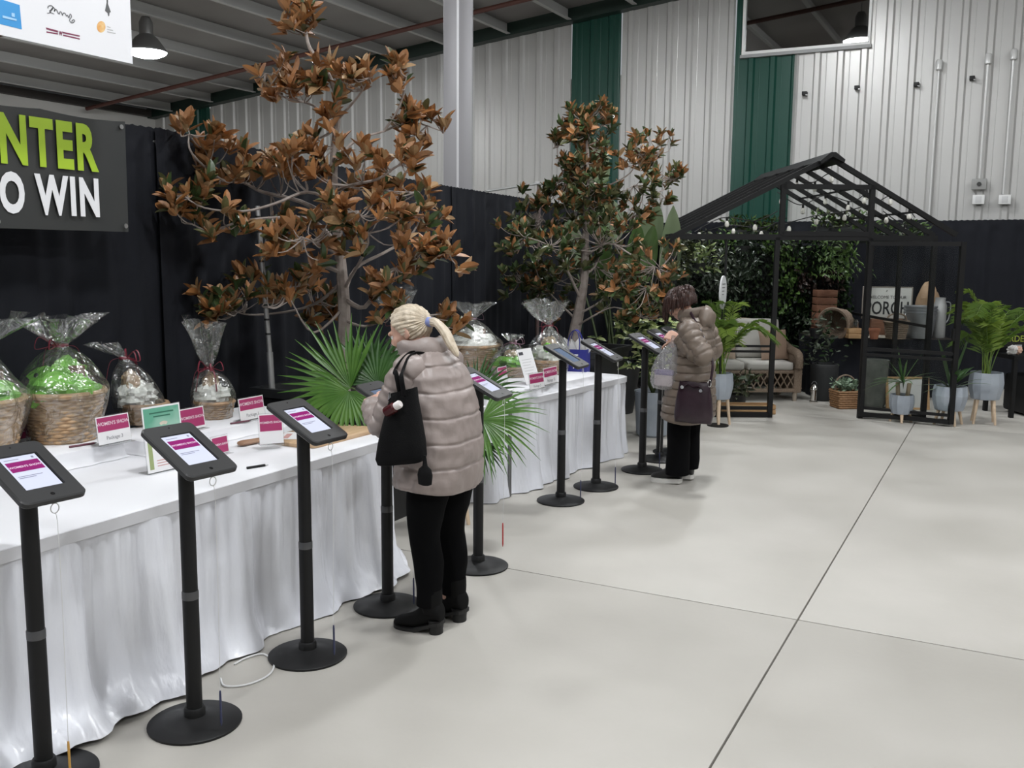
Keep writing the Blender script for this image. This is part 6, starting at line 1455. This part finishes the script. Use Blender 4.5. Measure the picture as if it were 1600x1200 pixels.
for a in ((-0.25, -0.22, 0.0, 0.38), (0.22, 0.25, 0.0, 0.38), (-0.22, 0.22, 0.0, 0.025), (-0.22, 0.22, 0.355, 0.38)): MB().bbox(a[0], a[1], -0.014, 0.014, a[2], a[3], b=0.003, M=Mb).build('frame', M_oak, t)
crate('low wooden planter box on the floor behind the fixed glass panel', Vector((*W_(loc(1165, 640, GD0 + 0.28)).xy, 0)), THETA, 0.62, 0.2, 0.11, M_oak, 2)
t = thing('leafy_plant', 'dark leafy plant in front of the loveseat behind the glass panel', 'plant', Vector((*W_(loc(1152, 620, GD0 + 0.62)).xy, 0)), THETA)
MB().lathe([(0.08, 0), (0.11, 0.16), (0.10, 0.16)], 18, cap1=False).build('pot', M_planter, t)
leafmass('foliage', t, [(Vector((rng.gauss(0, .10), rng.gauss(0, .1), 0.16 + rng.uniform(0, .24))), Vector((rng.gauss(0, .8), -0.5, 0.5)), rng.choice((0, 1))) for _ in range(120)], 0.1, [M_dg[1], M_dg[2]], rng, 0.45)
# white oval sign
t = thing('oval_sign', 'white oval sign on a thin stake behind the dark haired person', 'sign', Vector((*W_(loc(1124, 600, GD0 - 0.55)).xy, 0)), THETA + R(60))
oz_ = at(1124, 457, GD0 - 0.55).z
MB().rings([[(0.10 * math.cos(a), y, oz_ + 0.17 * math.sin(a)) for a in [2 * math.pi * k / 28 for k in range(28)]] for y in (-0.008, 0.008)]).build('plate', mat('white_enamel', (0.66, 0.67, 0.68), 0.4), t, ang=30)
for k in range(4): MB().bbox(-0.05, 0.05 - 0.015 * k, -0.0095, -0.0085, oz_ + 0.08 - k * 0.035, oz_ + 0.09 - k * 0.035, b=0.0002).build('printed_line', M_grey_pr, t)
MB().tube([(0, 0, 0), (0, 0, oz_ - 0.15)], 0.008, 8).build('stake', M_gh, t); MB().lathe([(0.11, 0), (0.11, 0.012), (0.01, 0.02)], 20).build('foot', M_gh, t)

# ------------------------------------------------------------------ potted plants in front
M_areca = [mat('areca_green', (0.20, 0.30, 0.045), 0.45), mat('areca_dark', (0.095, 0.17, 0.026), 0.45)]
def areca(t, z0, n, L, seed, spreadx=1.0, leaf=0.16):
    rng = random.Random(seed)
    for k in range(n):
        a = rng.uniform(0, 6.28); lean = rng.uniform(0.1, 0.72); Lk = L * rng.uniform(0.65, 1.1); d = Vector((math.cos(a) * spreadx, math.sin(a), 0))
        P = [Vector(q) for q in smooth_path([tuple(Vector((rng.gauss(0, .03), rng.gauss(0, .03), z0))), tuple(Vector((0, 0, z0 + Lk * 0.45)) + d * (Lk * lean * 0.25)), tuple(Vector((0, 0, z0 + Lk * (0.85 - 0.3 * lean))) + d * (Lk * lean * 0.65)), tuple(Vector((0, 0, z0 + Lk * (1.0 - 0.75 * lean))) + d * (Lk * lean * 1.05))], 7)]
        mb = MB(); mb.tube(P, [0.006 - 0.0045 * i / len(P) for i in range(len(P))], 5)
        for i in range(6, len(P)):
            tg = (P[i] - P[i - 1]).normalized(); sd = tg.cross(Vector((0, 0, 1))).normalized()
            for s in (-1, 1):
                for h in (0.0, 0.5):
                    b = P[i] - tg * (h * (P[i] - P[i - 1]).length); dr = (sd * s + tg * 0.75 + Vector((0, 0, rng.uniform(-0.1, 0.35)))).normalized(); ll = leaf * rng.uniform(0.7, 1.1) * (1.0 - 0.45 * max(0, (i - 14) / 8)); wv = dr.cross(Vector((0, 0, 1))).normalized() * 0.0030
                    e = b + dr * ll + Vector((0, 0, -0.25 * ll)); m_ = b + dr * ll * 0.5
                    mb.add([b - wv * 0.4, b + wv * 0.4, m_ + wv, e, m_ - wv], [(0, 1, 2, 3, 4)])
        mb.build('frond', M_areca[k % 2], t, smooth=False)
def straps(t, z0, n, L, w, seed, mats, el=(0.3, 1.4)):
    rng = random.Random(seed)
    for k in range(n):
        a = rng.uniform(0, 6.28); e = rng.uniform(*el); d = Vector((math.cos(a), math.sin(a), 0)); Lk = L * rng.uniform(0.6, 1.1); sd = Vector((-d.y, d.x, 0)); rs = []
        for i in range(8):
            q = i / 7; p = Vector((0, 0, z0)) + d * (Lk * q * math.cos(e)) + Vector((0, 0, Lk * q * math.sin(e) - 0.35 * Lk * q * q * math.cos(e))); ww = max(0.0008, w * (0.5 + 0.9 * q if q < 0.4 else 0.86 * (1 - ((q - 0.4) / 0.6) ** 2)))
            rs.append([p - sd * ww / 2 + Vector((0, 0, ww * 0.2)), p, p + sd * ww / 2 + Vector((0, 0, ww * 0.2))])
        MB().rings(rs, closed=False).build('leaf', mats[k % len(mats)], t, ang=40)
def gpot(label, px, py, name, r, h, leg, rot=0.4):
    p = G(px, py); t = thing(name, label, 'potted plant', p, 0.0); legged_pot(t, r, h, leg, M_gpot, True, 4, rot); return t
t = gpot('feathery palm in a faceted blue grey pot on tall wooden legs at the right', 1536, 661, 'potted_palm', 0.172, 0.285, 0.26, 0.9)
areca(t, 0.5, 20, 1.02, 3, 1.0, 0.19)
t = gpot('strap leaved plant in a faceted blue grey pot on short wooden legs', 1481, 663, 'potted_strap_plant', 0.172, 0.255, 0.155, 0.5)
straps(t, 0.38, 9, 0.62, 0.07, 4, [M_fan[1], mat('strap_mid', (0.05, 0.11, 0.035), 0.4)], (0.7, 1.45)); straps(t, 0.37, 7, 0.42, 0.035, 5, [mat('strap_grey', (0.12, 0.17, 0.10), 0.5)], (0.2, 0.8))
t = gpot('yucca in a small faceted blue grey pot on wooden legs behind the open door leaf', 1407, 659, 'potted_yucca', 0.125, 0.205, 0.09, 0.2)
for s, x in ((-1, -0.04), (1, 0.05)): MB().tube([(x, 0, 0.26), (x * 1.3, 0, 0.42)], 0.022, 8).build('stem', mat('yucca_stem', (0.22, 0.17, 0.11), 0.8), t)
straps(t, 0.42, 26, 0.42, 0.022, 6, [mat('yucca_leaf', (0.06, 0.13, 0.035), 0.45), M_fan[1]], (0.05, 1.35))
t = gpot('grassy palm in a faceted blue grey pot beside the tan coat', 1122, 663, 'potted_palm', 0.135, 0.27, 0.27, 0.3)
areca(t, 0.52, 22, 0.84, 8, 1.0, 0.15)
# variegated shrub near the far tablet stands
t = thing('variegated_shrub', 'cream and green variegated shrub behind the far tablet stands', 'potted plant', G(1024, 688) + FWH * 0.25, 0)
MB().lathe([(0.13, 0), (0.15, 0.02), (0.175, 0.42), (0.18, 0.44), (0.16, 0.44), (0.155, 0.38)], 28).build('pot', M_gpot, t)
MB().lathe([(0.002, 0.40), (0.155, 0.40)], 20, cap1=False).build('soil', M_soil, t)
for k in range(7): MB().tube(smooth_path([(0, 0, 0.4), (rnd(-.1, .1), rnd(-.1, .1), 0.65), (rnd(-.25, .25), rnd(-.2, .2), rnd(0.85, 1.05))], 4), 0.008, 6).build('stem', M_stem, t)
pts = []
for k in range(70):
    c = Vector((rng.gauss(0, .19), rng.gauss(-.03, .15), rng.uniform(0.62, 1.12)))
    for j in range(7): a = j * 0.9; pts.append((c + Vector((rng.gauss(0, .01), rng.gauss(0, .01), 0)), Vector((math.cos(a), math.sin(a), 0.1)) * 1.6, 0 if rng.random() < 0.6 else 1))
leafmass('foliage', t, pts, 0.095, [mat('cream_green_leaf', (0.50, 0.52, 0.25), 0.4, c2=(0.20, 0.30, 0.08), scale=26), M_dg[1]], rng, 0.36)
# garden sign and black table at the right edge
t = thing('black_table', 'black side table at the right edge behind the feathery palm', 'table', G(1600, 652), THETA + R(6))
MB().bbox(-0.20, 0.55, -0.05, 0.5, 0.64, 0.69, b=0.006).build('table_top', M_gh, t)
for x in (-0.17, 0.50):
    for y in (-0.02, 0.46): MB().bbox(x - 0.022, x + 0.022, y - 0.022, y + 0.022, 0, 0.64, b=0.004).build('leg', M_gh, t)
MB().bbox(0.02, 0.5, 0.0, 0.45, 0.02, 0.45, b=0.05).build('storage_bin', mat('black_bin', (0.006, 0.006, 0.007), 0.6), t)
q0 = G(1600, 652)
t = thing('garden_sign', 'black sign reading GARDEN in lime letters at the right edge', 'sign', q0 + FWH * 0.30 + RT0 * 0.02 + Vector((0, 0, 0.691)), THETA + R(6))
MB().bbox(-0.28, 0.5, -0.01, 0.01, 0.0, 0.27, b=0.003).build('board', mat('black_gloss', (0.008, 0.008, 0.008), 0.25), t)
text_mesh('GARDEN', 0.10, mat('lime_letter', (0.30, 0.36, 0.04), 0.5), t, (-0.05, -0.0112, 0.15), (R(90), 0, 0), name='sign_lettering', ext=0.0006, bold=0.001, sx=0.95)
MB().bbox(-0.04, 0.05, -0.0115, -0.0105, 0.06, 0.085, b=0.0003).build('printed_line', mat('pale_line', (0.45, 0.45, 0.45), 0.5), t)
for k, (dx_, c_) in enumerate(((-0.17, (0.7, 0.68, 0.66)), (-0.12, (0.62, 0.40, 0.30)))):
    t = thing('fabric_flower', ['white fabric flower lying on the black side table', 'peach fabric flower lying on the black side table'][k], 'flower', q0 + RT0 * dx_ + FWH * 0.02 + Vector((0, 0, 0.691)), 0)
    crumple('petals', t, (0, 0, 0.05), (0.06 - 0.015 * k, 0.05, 0.05), mat('petal_%d' % k, c_, 0.7), 20 + k, amp=0.5)
# ================================================================== cards, boards and wall fittings
M_mag = mat('magenta_card_print', (0.36, 0.035, 0.13), 0.45); M_card = mat('white_card', (0.78, 0.77, 0.78), 0.5)
M_acr = film('acrylic', (0.96, 0.97, 0.97), gloss=0.10, rough=0.04, bump=0.0)
def show_card(label, p, w, h, yaw, head=0.52, sub='Package 1', lean=8):
    """upright acrylic card, magenta heading above a white lower half; faces local +x"""
    t = thing('show_card', label, 'sign', p, yaw, 'show cards on the tables')
    M0 = Matrix.Rotation(R(-lean), 4, 'Y')
    MB().bbox(-0.004, -0.001, -w / 2 - 0.004, w / 2 + 0.004, 0.0, h + 0.005, b=0.0008, M=M0).build('acrylic_holder', M_acr, t)
    MB().bbox(-0.06, 0.03, -w / 2, w / 2, 0.0, 0.003, b=0.0008).build('acrylic_foot', M_acr, t)
    MB().box(-0.0008, 0.0006, -w / 2, w / 2, 0.006, h, M=M0).build('card', M_card, t, smooth=False)
    MB().box(0.0006, 0.0012, -w / 2 + 0.005, w / 2 - 0.005, h * (1 - head), h - 0.005, M=M0).build('card_heading', M_mag, t, smooth=False)
    TX = M0 @ Matrix(((0, 0, 1, 0.0016), (1, 0, 0, 0), (0, 1, 0, h * (1 - head * 0.5)), (0, 0, 0, 1)))
    text_mesh("WOMEN'S SHOW", w * 0.125, mat('card_white_text', (0.75, 0.6, 0.66), 0.5), t, None, None, name='card_lettering', ext=0.0, bold=0.0004, mtx=TX)
    if sub:
        TX2 = M0 @ Matrix(((0, 0, 1, 0.0012), (1, 0, 0, 0), (0, 1, 0, h * (1 - head) * 0.5), (0, 0, 0, 1)))
        text_mesh(sub, w * 0.13, mat('card_grey_text', (0.18, 0.18, 0.2), 0.5), t, None, None, name='card_lettering', ext=0.0, mtx=TX2)
    return t
show_card('show card reading Package 3 in front of the large wicker basket', G(181, 693, RZ), 0.185, 0.135, R(0), sub='Package 3')
show_card('show card left of the Package 3 card, cut by the left edge', G(38, 716, 0.76) + Vector((-0.08, 0, 0)), 0.235, 0.16, R(0), sub='Package 2')
show_card('show card reading Package 1 beside the tall wrapped package', G(396, 656, 0.836), 0.19, 0.125, R(0), sub='Package 1')
show_card('show card half hidden by the green certificate', G(303, 672, 0.836), 0.165, 0.115, R(0), head=0.85, sub=None)
show_card('small magenta card peeking out behind the second tablet', G(346, 710, TH), 0.11, 0.09, R(0), head=0.9, sub=None)
show_card('magenta card turned sideways on the wooden board', G(425, 695, 0.786), 0.12, 0.155, R(-35), head=0.55, sub=None)
show_card('show card before the low green basket on the further table', G(787, 599, RZ2), 0.15, 0.13, R(0), sub='Package 13')
show_card('small show card propped against the white letter on the further table', G(840, 608, RZ2), 0.19, 0.12, R(-8), head=0.6, sub='Package 5')
show_card('show card partly behind the white letter on the further table', G(862, 600, RZ2), 0.24, 0.13, R(0), sub='Package 12')
# certificate in a tall acrylic holder
p = G(262, 736, TH); t = thing('certificate', 'green gift certificate in a tall clear acrylic holder', 'sign', p, R(-4))
w, h = 0.205, 0.30; M0 = Matrix.Rotation(R(-6), 4, 'Y')
MB().bbox(-0.004, -0.001, -w / 2 - 0.004, w / 2 + 0.004, 0.0, h + 0.004, b=0.0008, M=M0).build('acrylic_holder', M_acr, t); MB().bbox(-0.07, 0.02, -w / 2, w / 2, 0, 0.003, b=0.0008).build('acrylic_foot', M_acr, t)
MB().box(-0.0006, 0.0006, -w / 2, w / 2, 0.006, h, M=M0).build('sheet', M_card, t, smooth=False)
MB().box(0.0006, 0.0011, -w / 2 + 0.007, w / 2 - 0.007, h - 0.105, h - 0.008, M=M0).build('green_heading', mat('green_certificate_print', (0.12, 0.36, 0.25), 0.45, c2=(0.42, 0.62, 0.52), scale=5), t, smooth=False)
MB().box(0.0006, 0.0011, -w / 2 + 0.012, -w / 2 + 0.034, 0.02, h - 0.125, M=M0).build('green_stripe', mat('olive_print', (0.30, 0.36, 0.16), 0.5), t, smooth=False)
for k in range(2): MB().box(0.0012, 0.0016, -0.065 + 0.02 * k, 0.065 - 0.02 * k, h - 0.034 - 0.016 * k, h - 0.028 - 0.016 * k, M=M0).build('printed_line', mat('dark_green_print', (0.03, 0.14, 0.09), 0.5), t, smooth=False)
mb = MB(); c = M0 @ Vector((0.0013, 0.005, h - 0.083)); mb.add([c] + [c + Vector((0.0005, 0.02 * math.cos(a) * (1 + 0.2 * math.sin(3 * a)), 0.012 * math.sin(a))) for a in [2 * math.pi * k / 18 for k in range(18)]], [(0, 1 + k, 1 + (k + 1) % 18) for k in range(18)]); mb.build('printed_emblem', mat('cream_print', (0.66, 0.58, 0.48), 0.5), t, smooth=False)
for k in range(3): MB().box(0.0006, 0.0011, -0.05, 0.08, 0.03 + 0.012 * k, 0.034 + 0.012 * k, M=M0).build('printed_line', mat('rose_print', (0.55, 0.30, 0.28), 0.5), t, smooth=False)
# letter in acrylic on the further table
p = G(834, 600, RZ2); t = thing('letter', 'white letter in a clear acrylic holder leaning back on the further table', 'sign', p, R(-6))
w, h = 0.205, 0.285; M0 = Matrix.Rotation(R(-20), 4, 'Y')
MB().bbox(-0.004, -0.001, -w / 2, w / 2, 0, h, b=0.0008, M=M0).build('acrylic_holder', M_acr, t); MB().box(-0.0006, 0.0006, -w / 2, w / 2, 0.004, h - 0.002, M=M0).build('sheet', M_card, t, smooth=False)
MB().box(0.0006, 0.0012, -w / 2 + 0.015, -w / 2 + 0.075, h - 0.05, h - 0.025, M=M0).build('letterhead', mat('charcoal_print', (0.06, 0.06, 0.07), 0.5), t, smooth=False)
for k in range(6): MB().box(0.0006, 0.0011, -w / 2 + 0.03, w / 2 - 0.03 - 0.02 * (k % 3), h - 0.09 - k * 0.022, h - 0.086 - k * 0.022, M=M0).build('printed_line', mat('light_grey_print', (0.5, 0.5, 0.5), 0.5), t, smooth=False)
# wooden serving board with a handle
t = thing('serving_board', 'long wooden serving board with a rounded handle on the near table', 'board', (-3.24, 4.0, TH), R(0))
prof = [(-0.175, -0.22), (-0.16, -0.235), (0.10, -0.25), (0.175, -0.22), (0.19, 0.30), (0.17, 0.335), (-0.14, 0.30), (-0.165, 0.27)]
pr = rounded([Vector(q) for q in prof], 0.02, 4)
MB().rings([[(q.x, q.y, 0.001) for q in pr], [(q.x * 1.01, q.y * 1.01, 0.005) for q in pr], [(q.x * 1.01, q.y * 1.01, 0.020) for q in pr], [(q.x * 0.985, q.y * 0.985, 0.024) for q in pr]]).build('board', mat('maple_board', (0.50, 0.33, 0.19), 0.5, c2=(0.60, 0.42, 0.26), scale=4, stretch=(10, 1, 1)), t, ang=50)
MB().tube(smooth_path([(-0.16, -0.20, 0.013), (-0.175, -0.26, 0.014), (-0.185, -0.34, 0.016), (-0.187, -0.38, 0.016)], 5), [0.03, 0.03, 0.029, 0.027, 0.026, 0.026, 0.026, 0.026, 0.027, 0.027, 0.028, 0.028, 0.027, 0.024, 0.018, 0.008], 12, sq=0.5).build('handle', mat('brown_handle_wood', (0.30, 0.17, 0.10), 0.5), t)
for k, (x, y, a, lab) in enumerate(((-0.06, -0.10, 0.5, 'printed flyer lying on the serving board'), (0.03, -0.02, -0.2, 'white leaflet lying on the serving board under the tablet'))):
    Mf = Matrix.Rotation(a, 4, 'Z'); t = thing('flyer', lab, 'paper', Vector((-3.24 + x, 4.0 + y, TH + 0.0245 + 0.001 * k)), a)
    MB().box(-0.07, 0.07, -0.10, 0.10, 0, 0.0008).build('sheet', M_card, t, smooth=False)
    MB().box(-0.05, -0.02, -0.08, 0.05, 0.0008, 0.0012).build('printed_block', mat('rose_print', (0.55, 0.30, 0.28), 0.5), t, smooth=False)
p = G(400, 731, TH); t = thing('marker_pen', 'black pen lying on the near tablecloth', 'pen', p + Vector((0, 0, 0.006)), R(70))
MB().tube([(-0.045, 0, 0), (0.045, 0, 0)], 0.006, 10).build('barrel', M_blk, t); MB().tube([(0.045, 0, 0), (0.062, 0, 0)], [0.006, 0.0025], 10).build('tip', mat('pen_tip_grey', (0.6, 0.6, 0.6), 0.4), t)
for k, (px, py, L) in enumerate(((128, 697, 0.12), (375, 661, 0.12))):
    t = thing('marker_pen', ['burgundy pen on the riser in front of the large wicker basket', 'burgundy pen on the riser in front of the tall wrapped package'][k], 'pen', G(px, py, (0.846, 0.836)[k]) + Vector((0.0, 0, 0.005)), R(80))
    MB().tube([(-L / 2, 0, 0), (L / 2, 0, 0)], 0.005, 8).build('barrel', mat('burgundy_pen', (0.12, 0.03, 0.05), 0.4), t); MB().tube([(L / 2, 0, 0), (L / 2 + 0.012, 0, 0)], [0.005, 0.0015], 8).build('tip', M_ring, t)

# ------------------------------------------------------------------ fittings on the ribbed wall
M_cond = mat('conduit_white', (0.66, 0.66, 0.65), 0.35, metal=0.2)
YF = YW - 0.085
for k, (tx, ty, bx, by, lab) in enumerate(((1468, 92, 1455, 352, 'white vertical conduit nearest the window'), (1545, 82, 1531, 279, 'white vertical conduit above the grey junction box'), (1585, 75, 1571, 303, 'white vertical conduit above the right outlet'))):
    a, b = atY(tx, ty, YF), atY(bx, by, YF); t = thing('conduit', lab, 'conduit', (a.x, YF, 0)); b.x = a.x + (b.x - a.x) * 0.3
    zb_ = b.z if k else 0.0
    MB().tube([(0, 0, zb_), (0, 0, a.z - 0.10)], 0.014, 8).build('tube', M_cond, t)
    MB().lathe([(0.03, a.z - 0.16), (0.045, a.z - 0.15), (0.045, a.z - 0.03), (0.03, a.z - 0.01)], 14).build('cap', M_cond, t)
for k, (px, py, w, h, m, lab) in enumerate(((1530, 288, 0.19, 0.15, mat('grey_box', (0.30, 0.30, 0.29), 0.5), 'grey junction box on the ribbed wall'), (1529, 312, 0.155, 0.13, M_wframe, 'white outlet box below the grey junction box'), (1570, 312, 0.155, 0.13, M_wframe, 'white outlet box right of the junction box'))):
    p = atY(px, py, YF); t = thing('outlet_box', lab, 'outlet', (p.x, YF, p.z))
    MB().bbox(-w / 2, w / 2, -0.05, 0.05, -h / 2, h / 2, b=0.006).build('cover', m, t)
    if k == 0: MB().tube([(0, -0.05, 0), (0, -0.062, 0)], 0.03, 14).build('knob', mat('dark_knob', (0.03, 0.03, 0.03), 0.5), t)
    else: MB().bbox(-0.04, 0.04, -0.053, -0.049, -0.045, 0.045, b=0.001).build('socket_plate', mat('socket_white', (0.6, 0.6, 0.6), 0.4), t)
slab = ['leftmost small black bracket on the ribbed wall', 'second small black bracket from the left on the ribbed wall', 'third small black bracket from the left on the ribbed wall', 'rightmost small black bracket on the ribbed wall']
for k, (px, py) in enumerate(((1257, 146), (1339, 137), (1432, 132), (1519, 122))):
    p = atY(px, py, YF); t = thing('wall_bracket', slab[k], 'bracket', (p.x, YF, p.z))
    MB().bbox(-0.035, 0.035, -0.03, 0.085, -0.025, 0.03, b=0.005).build('body', M_blk, t); MB().bbox(0.02, 0.05, -0.035, 0.0, -0.035, -0.02, b=0.003).build('foot', M_pipe, t)
# clip: remaining details
